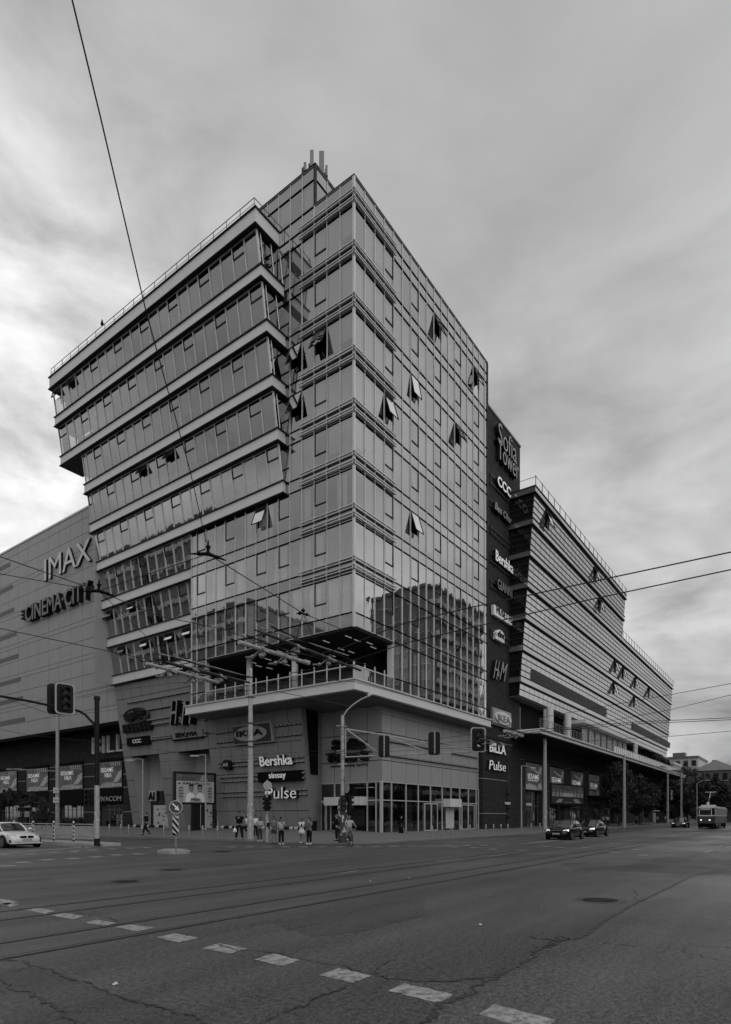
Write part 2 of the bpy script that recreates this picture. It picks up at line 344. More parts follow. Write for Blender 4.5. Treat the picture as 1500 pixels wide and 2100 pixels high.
# --- markings
def marking(name, quads, label=None, m='road_paint'):
    mb = MB()
    pj = random.Random(len(quads)*7+int(abs(quads[0][0][0])*31))
    for q in quads:
        e = []
        for i in range(4):
            a, b = q[i], q[(i+1)%4]; Lq = math.hypot(b[0]-a[0], b[1]-a[1]); n = max(1, min(14, int(Lq/.06)))
            for k in range(n): j = .012 if 0 < k else 0; e.append((a[0]+(b[0]-a[0])*k/n+pj.uniform(-j,j), a[1]+(b[1]-a[1])*k/n+pj.uniform(-j,j), .0045))
        mb.add(e, [tuple(range(len(e)))])
    o = mb.build(name, K[m], road, label=label, recalc=False); return o
blocks = [((-25,1846),(-5,1843),(38,1850),(12,1857)),((0,1854),(18,1852),(40,1855),(22,1861)),((53,1867),(78,1863),(114,1869),(93,1875)),((104,1878),(134,1873),(174,1880),(149,1886)),((171,1893),(200,1887),(241,1894),(213,1899)),
 ((235,1902),(269,1897),(318,1903),(281,1911)),((320,1923),(360,1915),(408,1924),(368,1934)),((414,1946),(450,1935),(508,1946),(470,1957)),((521,1969),(560,1956),(617,1970),(578,1982)),((654,2001),(696,1986),(762,2003),(723,2017)),
 ((796,2033),(831,2018),(931,2041),(899,2058)),((982,2081),(1013,2060),(1140,2093),(1110,2118))]
for q in blocks: marking('block_marking', [[atZ(x, y) for x, y in q]])
def dash(x, y, L, W, d):   # centred on pixel, d = direction in degrees in the ground plane
    p = atZ(x, y); e = Vector((math.cos(R(d)), math.sin(R(d)))); n = Vector((-e.y, e.x)); q = Vector((p.x, p.y))
    return [q-e*L/2-n*W/2, q+e*L/2-n*W/2, q+e*L/2+n*W/2, q-e*L/2+n*W/2]
# crossing blocks parallel to the two kerbs
qs = []
for i in range(16): qs.append(dash(475+i*37, 1737.5-(.09*i if i < 8 else .8+.5*(i-8)), .62, .5, 40 if i < 5 else 5+2*i))
marking('crossing_marking', qs)
marking('crossing_marking', [dash(x, y, .55, .45, 0) for x, y in ((895,1735),(934,1736.5),(972,1739),(1010,1742),(1070,1744),(1120,1736),(1150,1738),(1202,1739),(1260,1748),(1305,1743),(1318,1754))])
marking('crossing_marking', [dash(x, y, .6, .5, 90) for x, y in ((15,1776),(47,1769),(97,1764),(149,1761),(196,1758),(240,1754),(283,1752))])
marking('crossing_marking', [dash(x, y, .6, .5, 90) for x, y in ((8,1752),(62,1752),(112,1749),(152,1747),(190,1744),(230,1741.5),(268,1740),(300,1739))])
def line(p, q, wd):
    a = atZ(*p); b = atZ(*q); d = (b-a).normalized(); n = Vector((-d.y, d.x, 0))*wd/2; return [a-n, b-n, b+n, a+n]
marking('stop_line', [line((1083,1730),(1240,1713),.3), line((870,1727),(1083,1730),.22), line((1000,1722.6),(1092,1717.5),.14), line((930,1726),(1060,1722),.12)])
marking('stop_line', [line((20,1749),(182,1737),.3), line((95,1730),(182,1739),.2)])
marking('lane_line', [line((1244,1712.7),(1330,1704),.14), line((1330,1704),(1378,1700.5),.14)])
marking('lane_line', [line((1445,1749),(1463,1743),.16), line((1476,1745),(1500,1746.5),.2), line((1490,1739),(1500,1736),.15)])
marking('lane_line', [line((890,1768),(935,1763),.1), line((1000,1757),(1045,1752),.1), line((700,1792),(735,1786),.08)])
marking('lane_line', [line((240,1704),(480,1716),.12), line((400,1735),(520,1734.5),.2)])
# --- sealed cracks and patches
def crack(pts, w, seed, name='sealed_crack', m='tar', amp=1.):
    pr = random.Random(seed); P = []
    for i in range(len(pts)-1):
        a = atZ(*pts[i][:2]); b = atZ(*pts[i+1][:2]); n = max(2, int((b-a).length/.055))
        for k in range(n): P.append(a.lerp(b, k/n))
    P.append(atZ(*pts[-1][:2])); mb = MB(); L_ = []; off = 0
    for i, p in enumerate(P):
        d = (P[min(i+1,len(P)-1)]-P[max(i-1,0)]).normalized(); n = Vector((-d.y, d.x, 0))
        off = off*.8+pr.uniform(-.03,.03)*amp; ww = w*.5*pr.uniform(.3, 1.5)*(1 if 0 < i < len(P)-1 else .2)*(.5+.5*abs(math.sin(i*.13+seed))); jj = pr.uniform(-.35,.35)*w
        L_.append((p+n*(off+jj+ww/2), p+n*(off+jj-ww/2)))
    for i in range(len(L_)-1):
        a, b, c_, d_ = L_[i][0], L_[i+1][0], L_[i+1][1], L_[i][1]; mb.quad(*[(q.x, q.y, .0082) for q in (a,b,c_,d_)])
    mb.build(name, K[m], road, recalc=False)
crack([(0,1970),(35,1969),(78,1983),(105,1990),(200,2030),(290,2053),(420,2098),(480,2130)], .07, 1)
crack([(0,2008),(15,2024),(60,2043),(120,2072),(185,2105)], .08, 2); crack([(0,1997),(35,1990),(60,1983),(80,1981)], .035, 3)
crack([(770,2000),(850,2016),(905,2017),(960,2008),(1010,2005),(1060,1985),(1105,1950),(1140,1931),(1195,1922),(1225,1905),(1260,1880),(1315,1850),(1360,1825),(1390,1811),(1428,1795)], .10, 4)
crack([(1010,2005),(975,2030),(930,2058),(900,2074),(860,2102)], .12, 5); crack([(1180,1925),(1260,1938),(1395,1949),(1420,1941),(1500,1943)], .035, 6)
crack([(1085,1920),(1120,1925),(1145,1930)], .10, 7); crack([(1125,1945),(1150,1922),(1170,1930)], .12, 8)
crack([(405,1921),(440,1915),(500,1901),(560,1890),(600,1884)], .03, 9); crack([(585,1910),(620,1903),(650,1898),(668,1895)], .05, 10)
crack([(445,1938),(480,1945),(560,1955),(620,1968),(690,1979),(750,1996)], .05, 11); crack([(530,2100),(600,2065),(720,2018)], .05, 12)
crack([(0,1778),(50,1770),(110,1764)], .05, 13); crack([(150,1873),(200,1878),(250,1890)], .04, 14)
crack([(770,2000),(790,1980),(815,1968)], .06, 15); crack([(1190,1760),(1300,1764),(1500,1770)], .08, 16); crack([(1395,1950),(1470,1970),(1500,1972)], .03, 17)
crack([(750,1876),(812,1893),(870,1878)], .02, 18); crack([(750,1860),(800,1850),(870,1840)], .02, 19); crack([(1150,1822),(1180,1810),(1250,1812),(1300,1825),(1310,1850)], .03, 20)
crack([(1428,1795),(1460,1790),(1500,1788)], .12, 21, m='patch'); crack([(1150,1772),(1250,1770),(1400,1776),(1500,1786)], .25, 22, m='patch'); crack([(0,1800),(80,1795),(160,1790)], .03, 23)
crack([(20,1824),(60,1822)], .05, 24); crack([(310,1822),(330,1820)], .06, 25)
# --- patches: thin skins of newer and worn asphalt, one with painted sheen
def asphalt_copy(name, val, rough):
    m = K['asphalt'].copy(); m.name = name; K[name] = m
    for n in m.node_tree.nodes:
        if n.type == 'MATH' and n.operation == 'MULTIPLY' and abs(n.inputs[1].default_value-.076) < 1e-5: n.inputs[1].default_value = val
asphalt_copy('asphalt_new', .056, .5); asphalt_copy('asphalt_worn_sheen', .096, .5)
def patch(pts, m, seed):
    pr = random.Random(seed); P = [atZ(*p) for p in pts]; e = []
    for i in range(len(P)):
        a, b = P[i], P[(i+1)%len(P)]; n = max(2, int((b-a).length/.25))
        for k in range(n): q = a.lerp(b, k/n); e.append((q.x+pr.uniform(-.03,.03), q.y+pr.uniform(-.03,.03), .002+.0002*seed))
    mb = MB(); mb.add(e, [tuple(range(len(e)))]); mb.build('asphalt_patch', K[m], road, recalc=False)
patch([(0,1990),(70,1983),(200,2030),(300,2056),(420,2098),(520,2140),(0,2140)], 'asphalt_new', 1)
patch([(780,2002),(905,2019),(1010,2006),(1105,1951),(1195,1923),(1310,1853),(1428,1797),(1520,1792),(1520,2140),(850,2140),(900,2075)], 'asphalt_worn_sheen', 2)  # pale tone paints in the road sheen beyond the long crack
patch([(560,1893),(700,1868),(800,1850),(870,1843),(870,1878),(812,1893),(740,1912),(640,1922)], 'asphalt_new', 3)
patch([(330,1775),(520,1762),(560,1768),(380,1784)], 'asphalt_new', 4); patch([(1150,1772),(1500,1779),(1500,1796),(1180,1783)], 'asphalt_new', 5)
patch([(100,1800),(300,1786),(330,1797),(120,1815)], 'asphalt_worn_sheen', 6)
# --- manhole covers
def manhole(px, py, r, lab):
    c = atZ(px, py); t = empty('manhole_cover', (c.x, c.y, 0), lab, 'manhole cover', 'manhole covers in the road')
    mb = MB(); mb.lathe([(r+.16,.003),(r+.03,.006)], 32, cap=False); mb.build('collar', K['patch'], t, recalc=False)
    mb = MB(); mb.lathe([(r+.03,.006),(r+.0,.014),(r-.03,.006),(.02,.006)], 32); mb.cm = 0
    for k in range(-4, 5):
        for j in range(-4, 5):
            if math.hypot(k, j)*r/4.9 < r*.85: mb.box(k*r/4.9-.03, k*r/4.9+.03, j*r/4.9-.022, j*r/4.9+.022, .0065, .014)
    mb.build('iron_lid', mat('iron', .03, .45, .5, var=.3, scale=10), t)
manhole(1231, 1847, .36, 'round iron manhole cover in the asphalt at the right'); manhole(256, 1809, .34, 'round iron manhole cover left of the tram tracks')
manhole(352, 1784.5, .32, 'smaller iron manhole cover beyond the tram tracks'); manhole(457, 1747, .42, 'dark manhole cover near the crossing and the waiting people')
# --- litter
mb = MB()
pr = random.Random(5)
for (x, y), wl in zip(((986,1897),(236,2019),(710,1770),(760,1808),(840,1801),(1170,1746)), ('in the open asphalt left of the big manhole','in the foreground left of the broad crack','just beyond the tram rails below the corner mast','between the tram tracks, left one of two','between the tram tracks, right one of two','on the asphalt in front of the dark hatchback')):
    p = atZ(x, y, .01); o = empty('paper_scrap', (p.x, p.y, 0), 'small pale paper scrap '+wl, 'litter', 'paper scraps on the road')
    q = MB(); q.add([(-.03,-.02,.01),(.03,-.015,.012),(.025,.02,.03),(-.02,.025,.012)], [(0,1,2,3)]); q.build('paper', K['white_dull'], o)
# ================= BUILDINGS =================
def ribbon(parent, F, cols, z0, z1, glass='glass_tower', fr='frame_light', sash=(), zs=.4, opened={}, mode='blind', bm='blind', seed=0, mw=.06, mo=.06, rails=True, tilt=.004, name='ribbon_window', back=.16, topsash=False):
    pr = random.Random(seed); g = MB(); m = MB(); b = MB(); zr = z0+(z1-z0)*zs
    for i in range(len(cols)-1):
        a, c = cols[i]+mw/2, cols[i+1]-mw/2; s = 1 if c > a else -1
        e = [pr.uniform(-tilt, tilt) for _ in range(4)]
        if i in opened:
            # the opening in the facade is left free; the leaf swings out from its top hinge
            lo, hi = (zr, z1) if True else (z0, zr)
            if lo-z0 > .1: g.quad(F(a,z0,e[0]),F(c,z0,e[1]),F(c,lo,e[2]),F(a,lo,e[3]))
            out = opened[i]*(hi-lo); w_ = MB(); zl = hi-(hi-lo)*math.sqrt(max(.05,1-opened[i]**2))
            P = [F(a,zl,out),F(c,zl,out),F(c,hi,.02),F(a,hi,.02)]
            gl = MB(); gl.quad(*P); ow = gl.build('open_window', K['leaf_glass'], parent, recalc=False)
            for p, q in ((0,1),(1,2),(2,3),(3,0)): w_.tube([P[p],P[q]], .045, 4)
            w_.build('sash_frame', K['frame_dark'], ow)
            k_ = MB(); k_.fbox(F, a, c, lo, hi, -.7, -.65); k_.build('opening_dark_sheet', K['black'], ow)  # black sheet stands in for the shade of the room behind
        else:
            g.quad(F(a,z0,e[0]),F(c,z0,e[1]),F(c,z1,e[2]),F(a,z1,e[3]))
        if mode == 'blind':
            q = pr.random()
            if q < .78 and i not in opened:
                dr = pr.choice((1, 1, .95, .85, .78, .7, .62, .9, 1)); b.fbox(F, a+.02*s, c-.02*s, z1-(z1-z0)*dr, z1+(.3 if rails else 0), -back-.02, -back)
        elif mode == 'curtain':
            q = pr.random()
            if q < .75:
                f0, f1 = pr.choice(((0,1),(0,.55),(.4,1),(.1,.9),(.6,1),(0,.4)))
                n = max(3, int(abs(c-a)*(f1-f0)/.09)); A0 = a+(c-a)*f0; A1 = a+(c-a)*f1
                for k in range(n):
                    t0 = A0+(A1-A0)*k/n; t1 = A0+(A1-A0)*(k+1)/n; o0 = -back-(.08 if k % 2 else 0); o1 = -back-(0 if k % 2 else .08)
                    b.quad(F(t0,z0,o0),F(t1,z0,o1),F(t1,z1,o1),F(t0,z1,o0))
    for i, a in enumerate(cols): m.fbox(F, a-mw/2, a+mw/2, z0, z1, -.06, mo)
    m.cm = 1  # dark gasket strips, put in as the shading lines beside the mullions
    for a in cols[:-1]: m.fbox(F, a+mw/2, a+mw/2+.05, z0+.03, z1-.03, -.059, .012)
    m.fbox(F, cols[0], cols[-1], z0+.022, z0+.06, -.061, .02)
    m.cm = 0
    if rails: m.fbox(F, cols[0], cols[-1], z0-.022, z0+.022, -.062, mo+.003); m.fbox(F, cols[0], cols[-1], z1-.022, z1+.022, -.062, mo+.003)
    w_ = g.build(name, K[glass], parent, recalc=False)
    m.build('mullions', [K[fr], K['frame_dark']], w_)
    if sash:
        for i in sash:
            if i >= len(cols)-1 or i in opened: continue
            d = MB()
            a, c = sorted((cols[i], cols[i+1])); a += mw/2; c -= mw/2
            lo, hi = zr, z1
            d.fbox(F, a, c, lo-.05, lo, -.05, .03); d.fbox(F, a, c, lo, lo+.04, -.05, .055)
            d.fbox(F, a, a+.05, lo, hi, -.05, .05); d.fbox(F, c-.05, c, lo, hi, -.05, .05); d.fbox(F, a, c, hi-.06, hi-.03, -.05, .05)
            d.build('sash_frame', K['frame_dark'], w_)
    if b.v: b.build('blinds' if mode == 'blind' else 'curtains', K[bm if mode == 'blind' else 'curtain'], w_, recalc=False)
    return w_
def frange(a, b, st):
    r = [a]; s = 1 if b > a else -1
    while (b-r[-1])*s > st*1.3: r.append(r[-1]+st*s)
    r.append(b); return r
def panels(mb, F, A, Z, gap=.02, th=.03, skip=None):
    for i in range(len(A)-1):
        for j in range(len(Z)-1):
            if skip and skip((A[i]+A[i+1])/2, (Z[j]+Z[j+1])/2): continue
            s = 1 if A[i+1] > A[i] else -1
            mb.fbox(F, A[i]+gap/2*s, A[i+1]-gap/2*s, Z[j]+gap/2, Z[j+1]-gap/2, -.02, th)
# ---------------- glass corner tower
U0, V0, U1, V1 = 34.5, 26.0, 56.6, 43.8
FL, FR_ = FU(U0), FV(V0)
tower = empty('glass_office_tower', (U0, V0, 0), 'tall glass office tower standing at the street corner above a pale slab and ground-floor shop', 'building')
def TB(mb, *a, **k): return mb   # (kept short)
class Rel:   # children of an Empty keep world coordinates by an inverse parent matrix
    pass
def fix(o):
    """parent keeps its own place; children were modelled in world space"""
    for c in o.children: c.matrix_parent_inverse = Matrix.Translation(o.location).inverted()
LC = [V0+1.22*i for i in range(15)]+[V1]; RC = [U0+1.26*i for i in range(18)]+[U1]
openR = {0:{10:.32}, 1:{15:.3}, 3:{3:.4}, 2:{}, 4:{13:.35}, 7:{6:.4}}
for k in range(8):
    zt = 44.85-3.7*k; zb = 42.05-3.7*k
    md = 'blind' if k < 5 else 'curtain'
    zl_ = zt; lc = LC if k >= 5 else [c for c in LC if c < 32.9+.6]
    if k < 4: lc = LC[:7]
    if k == 4: lc = LC[:7]
    if k == 5: lc = LC
    gm = 'glass_tower' if k < 6 else 'glass_wavy'
    openL = {2:{2:.42,4:.35}, 3:{4:.35}, 5:{7:.35}}.get(k, {})
    ribbon(tower, FL, lc, zb, zt, gm, sash=[2,5,7,10,13], opened=openL, mode=md, seed=100+k)
    rc = RC; oR = {0:{9:.35,15:.35}, 2:{6:.2,12:.4}, 3:{3:.3}, 5:{6:.3}}.get(k, {})
    ribbon(tower, FR_, rc, zb, zt, gm, sash=[3,6,9,12,15], opened=oR, mode='blind' if k < 6 else '', seed=200+k)
for k in range(9):
    zt = 45.75-3.7*k; zb = 44.85-3.7*k
    if k == 8: zt, zb = 16.15, 15.2
    for F, C_ in ((FL, LC if k >= 5 else LC[:7]), (FR_, RC)):
        ribbon(tower, F, C_, zb, zt, 'spandrel', mode='', seed=300+k, name='spandrel_band')
for F, C_ in ((FL, LC[:4]), (FR_, RC)):
    ribbon(tower, F, C_, 45.75, 46.9, 'spandrel', mode='', seed=330, name='parapet_band', zs=.5)
mb = MB(); mb.fbox(FL, V0-.06, 29.66, 46.9, 47.0, -.5, .08); mb.fbox(FR_, U0-.06, U1, 46.9, 47.0, -.5, .081); mb.fbox(FR_, U1-.12, U1+.1, 11.4, 46.95, -.3, .06)
mb.build('coping', K['frame_dark'], tower)
mb = MB(); mb.box(U0-.07, U0+.09, V0-.07, V0+.09, 15.1, 46.9); mb.build('corner_mullion', K['frame_light'], tower)
for k in range(8):   # pairs of projecting fins round the corner
    mb = MB()
    for zc in (45.72-3.7*k, 45.12-3.7*k):
        for dz in (0, .2):
            mb.fbox(FL, V0-.18, V0+4.88+.2, zc+dz-.03, zc+dz+.03, .06, .18)
            mb.fbox(FR_, U0-.18, U0+5.04+.2, zc+dz-.029, zc+dz+.031, .06, .181)
        for i in range(5):
            mb.fbox(FL, V0+1.22*i-.05, V0+1.22*i+.05, zc-.08, zc+.28, .04, .14); mb.fbox(FR_, U0+1.26*i-.05, U0+1.26*i+.05, zc-.08, zc+.28, .04, .14)
    mb.build('sunshade_fins', K['frame_light'], tower)
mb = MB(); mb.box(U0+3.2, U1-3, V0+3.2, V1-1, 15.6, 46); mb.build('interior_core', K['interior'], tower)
mb = MB()
for k in range(9): mb.box(U0+.2, U1-.3, V0+.2, V1, 44.95-3.7*k if k < 8 else 15.35, 45.65-3.7*k if k < 8 else 16.05)
mb.box(U0+.3, U1-.3, V0+.3, V1, 46.5, 46.8); mb.build('floor_slabs', K['soffit'], tower)
# raised roof storey, flush with the left face
mb = MB(); F3 = FV(29.6); c2 = [29.6+1.22*i for i in range(13)]
ribbon(tower, FL, c2, 45.75, 46.9, 'spandrel', mode='', seed=40, name='roof_storey_glazing'); ribbon(tower, FL, c2, 46.9, 48.9, 'glass_tower', mode='blind', seed=41, name='roof_storey_glazing')
ribbon(tower, FL, c2, 48.9, 49.9, 'spandrel', mode='', seed=42, name='roof_storey_glazing')
for z0, z1, g_ in ((46.9, 48.9, 'glass_tower'), (48.9, 49.9, 'spandrel')): ribbon(tower, F3, [34.5, 35.9, 37.3, 38.7], z0, z1, g_, mode='', seed=44, name='roof_storey_glazing')
mb.fbox(FL, 29.5, 44.3, 49.9, 50.02, -.4, .08); mb.fbox(F3, 34.42, 38.8, 49.9, 50.021, -.4, .08); mb.fbox(FL, 29.5, 29.7, 46.9, 49.9, -.1, .07); mb.build('roof_coping', K['frame_dark'], tower)
mb = MB(); mb.box(35, 38.5, 30.1, 43, 46.9, 49.7); mb.build('interior_core', K['interior'], tower)
# lower glazing running down to the slab
for z0, z1 in ((11.4, 12.4), (12.4, 15.2)):
    ribbon(tower, FR_, RC[4:], z0, z1, 'glass_wavy', mode='curtain' if z0 > 12 else '', seed=50, name='lower_glazing')
    ribbon(tower, FL, LC[13:], z0, z1, 'glass_wavy', mode='', seed=51, name='lower_glazing')
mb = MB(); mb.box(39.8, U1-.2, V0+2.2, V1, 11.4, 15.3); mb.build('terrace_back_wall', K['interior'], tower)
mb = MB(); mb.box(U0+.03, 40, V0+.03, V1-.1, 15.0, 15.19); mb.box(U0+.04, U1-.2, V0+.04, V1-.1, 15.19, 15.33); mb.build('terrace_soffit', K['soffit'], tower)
mb = MB(); pr = random.Random(3)
for i in range(6):
    for j in range(4):
        if pr.random() < .8: a = V0+1.5+i*2.3+pr.uniform(-.3,.3); c = U0+1.0+j*1.15; mb.box(c, c+.75, a, a+.05, 14.96, 14.999)
mb.build('ceiling_lights', K['lamp_strip'], tower)
mb = MB()
for px, o in ((512, 1.6), (605, 1.6)): p = atU(px, 1400, U0+o); mb.lathe([(.26, 11.4), (.26, 15.0)], 20, Matrix.Translation((p.x, p.y, 0)))
mb.box(39.45, 39.8, 26.05, 26.5, 11.4, 15.0); mb.box(34.62, 34.95, 42.0, 42.3, 11.4, 15.0)
mb.build('column', K['panel_light'], tower, smooth=False)
r_ = MB(); g_ = MB()
for F, C_ in ((FL, LC[:14]), (FR_, RC[:5])):
    for c in C_: r_.fbox(F, c-.035, c+.035, 11.4, 12.75 if True else 12.4, -.0, .07)
    r_.fbox(F, C_[0], C_[-1], 12.36, 12.43, -.002, .075)
    g_.quad(F(C_[0],11.45,.03),F(C_[-1],11.45,.03),F(C_[-1],12.36,.03),F(C_[0],12.36,.03))
gr = g_.build('terrace_balustrade', K['glass_rail'], tower, recalc=False); r_.build('handrail', K['frame_light'], gr)
# terrace furniture glimpsed behind the glass
mb = MB(); pr = random.Random(9)
for i in range(9):
    v = V0+1.8+i*1.6; mb.lathe([(.3,11.4),(.03,11.43),(.03,12.1),(.4,12.12),(.4,12.15)], 10, Matrix.Translation((36+pr.random(), v, 0)))
    mb.box(36.9, 37.3, v-.2, v+.2, 11.8, 11.85); mb.box(37.3, 37.34, v-.2, v+.2, 11.4, 12.3)
mb.build('terrace_furniture', K['steel_dark'], tower)
# slab under the terrace
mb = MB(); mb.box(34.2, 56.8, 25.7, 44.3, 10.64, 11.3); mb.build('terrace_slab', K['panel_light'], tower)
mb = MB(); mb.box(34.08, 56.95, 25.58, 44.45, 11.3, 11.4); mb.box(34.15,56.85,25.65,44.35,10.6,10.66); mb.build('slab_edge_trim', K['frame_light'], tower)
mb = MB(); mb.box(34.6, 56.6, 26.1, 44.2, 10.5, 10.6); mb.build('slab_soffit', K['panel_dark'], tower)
# ground-floor shop, set back under the slab
SU, SV = 40.1, 27.5; FSL, FSR = FU(SU), FV(SV)
xs = lambda L, F: [ (atU(x,1600,SU).y if F == 'L' else atV(x,1600,SV).x) for x in L]
mb = MB(); ZP = [4.5, 6.2, 8.4, 10.6]
lcol = [SV]+xs((754,719,687,659), 'L'); rcol = [SU]+xs((803,832.7,858,883,907,925,943,960.7,976.7), 'R')+[57.7]
panels(mb, FSL, lcol, ZP, .06, .04); panels(mb, FSR, rcol, ZP, .06, .04); mb.build('shop_fascia', K['panel_store'], tower)
mb = MB(); mb.fbox(FSL, SV+.05, 33.7, 4.4, 10.6, -.4, -.03); mb.fbox(FSR, SU+.05, 57.7, 4.4, 10.6, -.4, -.03); mb.build('fascia_backing', K['joint'], tower)
sh = MB(); m = MB()
for F, C_ in ((FSL, [SV]+xs((772,754,687,659), 'L')), (FSR, rcol)):
    for z0, z1 in ((.35, 3.0), (3.05, 4.5)):
        for i in range(len(C_)-1): sh.quad(F(C_[i],z0,0),F(C_[i+1],z0,0),F(C_[i+1],z1,0),F(C_[i],z1,0))
    for c in C_: m.fbox(F, c-.045, c+.045, .3, 4.5, -.05, .06)
    m.fbox(F, C_[0], C_[-1], 2.98, 3.06, -.05, .055); m.fbox(F, C_[0], C_[-1], 4.44, 4.52, -.05, .07); m.fbox(F, C_[0], C_[-1], .3, .42, -.05, .055)
m.box(SU-.12, SU+.08, SV-.12, SV+.08, .3, 4.55)
sw = sh.build('shop_window', K['glass_dark'], tower, recalc=False); m.build('window_frame', K['frame_light'], sw)
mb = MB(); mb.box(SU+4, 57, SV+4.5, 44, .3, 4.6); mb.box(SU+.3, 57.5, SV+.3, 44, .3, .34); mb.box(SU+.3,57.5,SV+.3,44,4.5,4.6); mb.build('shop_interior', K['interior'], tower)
mb = MB()
for a, b_ in ((806, 817), (843, 855), (893, 905)): c, d = xs((a, b_), 'R'); mb.fbox(FSR, c, d, .5, 4.4, -.5, -.45)
c, d = xs((764, 781), 'L'); mb.fbox(FSL, min(c,d), max(c,d), .5, 4.4, -.45, -.4); mb.build('window_poster', K['grey_sign'], tower)
mb = MB()
for a in (715, 735, 745): c = xs((a,), 'L')[0]; mb.fbox(FSL, c, c+.9, 4.15, 4.2, -2.2, -2.1)
mb.build('ceiling_lights', K['lamp_strip'], tower)
def door(F, a, b, z0, z1, leafs, lab=None):
    a, b = sorted((a, b)); g = MB(); f = MB(); n = leafs
    for i in range(n):
        c = a+(b-a)*i/n; d = a+(b-a)*(i+1)/n
        g.quad(F(c+.1,z0+.1,.07),F(d-.1,z0+.1,.07),F(d-.1,z1-.1,.07),F(c+.1,z1-.1,.07))
        f.fbox(F, c+.005, c+.1, z0, z1, .02, .11); f.fbox(F, d-.1, d-.005, z0, z1, .02, .11); f.fbox(F, c+.1, d-.1, z1-.1, z1, .02, .11); f.fbox(F, c+.1, d-.1, z0, z0+.12, .02, .11)
    o = f.build('door', K['frame_light'], tower, label=lab); g.build('door_glass', K['car_glass'], o, recalc=False)
    h = MB()
    for i in range(n): c = a+(b-a)*(i+.5)/n+(b-a)/n*.3*(1 if i % 2 == 0 else -1); h.tube([F(c,z0+.9,.17),F(c,z0+1.4,.17)], .02, 6)
    h.build('door_handle', K['steel'], o)
d0, d1 = xs((659.5, 681), 'L'); door(FSL, d0, d1, .35, 2.95, 2); d0, d1 = xs((869.5, 896.5), 'R'); door(FSR, d0, d1, .4, 2.9, 2); d0, d1 = xs((946, 972), 'R'); door(FSR, d0, d1, .4, 2.9, 2)
mb = MB(); c, d = xs((680, 753.5), 'L'); mb.fbox(FSL, min(c,d), max(c,d), 2.62, 3.3, .08, 1.0); mb.build('entrance_canopy', K['panel_light'], tower)
mb = MB(); mb.fbox(FSL, min(c,d)+.1, max(c,d)-.1, .4, 2.6, .03, .06); mb.build('dark_entry_sheet', K['black'], tower)  # black sheet paints in the dark of the entry under the canopy
mb = MB()
for i in range(14): mb.fbox(FSL, min(c,d)+.2, max(c,d)-.2, 1.0+i*.1, 1.03+i*.1, .061, .08)
mb.build('entrance_grille', K['louvre'], tower)
mb = MB(); c, d = xs((908, 932), 'R'); mb.fbox(FSR, c, d, 2.6, 3.35, .08, .8); mb.build('entrance_canopy', K['panel_light'], tower)
mb = MB(); c, d = xs((926, 930), 'R'); mb.fbox(FSR, c-1.2, d, .6, 2.5, .05, .09); mb.build('lit_poster', K['white_dull'], tower)
fix(tower)
# ---------------- leaning striped office wing on the left
wing = empty('leaning_office_wing', (UW(0), 46, 0), 'leaning office wing with pale horizontal bands and ribbon windows left of the glass tower', 'building')
WV0, WV1, WV2 = 32.8, 58.5, 62.0
zt = lambda k: 46.0-3.72*k
hb = lambda k: 1.15 if k == 0 else .9
FWR = lambda k0: (lambda a, z, o=0: Vector((a, WV0-o, z)))
for k in range(9):
    ve = WV2 if k < 3 else WV1; vs = WV0 if k < 6 else V1+.05
    z1 = zt(k); z0 = z1-hb(k); ub = UW(z0)-.12
    mb = MB(); vr = WV0-(.12 if k < 6 else 0)
    def slab(za, zb, out, m_):
        p = UW(zt(k)-hb(k)/2)-out; q = WV0-out if k < 6 else vs
        m_.box(p, p+2.2+out, q, ve+out*.6, za, zb)
    slab(z0, z1, .22, mb); bd = mb.build('spandrel_band', K['panel_light'], wing)
    tr = MB(); slab(z1-.04, z1+.03, .34, tr); slab(z0-.07, z0+.0, .34, tr); tr.build('band_trim', K['frame_dark'], bd)
for k in range(8):
    ve = WV2 if k < 2 else WV1; z1 = zt(k)-hb(k)-.1; z0 = zt(k+1)+.03
    cols = frange(WV0+.0, ve, 1.32) if k < 5 else frange(V1+.1, ve, 1.3)
    n = len(cols)-1
    op = {0:{n-1:.4, n-3:.4}, 3:{12:.5, 9:.5}, 6:{n-1:.5, n-4:.5}, 7:{n-2:.5, n-5:.5, n-8:.5, n-10:.5}}.get(k, {})
    op = {i: x for i, x in op.items() if 0 <= i < n}
    off = (k*2+1) % 3
    w_ = ribbon(wing, FW, cols, z0, z1, 'glass_wing' if k < 4 else 'glass_wavy', sash=[i for i in range(n) if i % 3 == off], zs=.66, opened=op, mode='blind' if k < 5 else '', bm='blind_dark', seed=400+k, mw=.075, mo=.07)
    if k < 5:   # short return window facing the glass tower
        g = MB(); m = MB(); a = UW(z0); b_ = UW(z1); pts = [(UW(z0), UW(z1)), (UW(z0)+.5, UW(z1)+.5)]
        g.quad((a, WV0, z0), (U0, WV0, z0), (U0, WV0, z1), (b_, WV0, z1)); rw = g.build('return_window', K['glass_dark'], wing, recalc=False)
        pw = MB(); pw.hexa([(a+.25,WV0+.5,z0-.3),(37.3,WV0+.5,z0-.3),(37.3,WV0+.6,z0-.3),(a+.25,WV0+.6,z0-.3),(b_+.25,WV0+.5,z1+.3),(37.3,WV0+.5,z1+.3),(37.3,WV0+.6,z1+.3),(b_+.25,WV0+.6,z1+.3)]); pw.build('added_dark_wall', K['interior'], wing)  # dark wall added so no bright sky shows through the return window
        for dx in (0.04, .35, 1.45, 2.4):
            if a+dx < U0: m.tube([(a+dx, WV0-.03, z0), (b_+dx, WV0-.03, z1)], .04, 4)
        m.build('mullions', K['frame_light'], rw)
mb = MB()
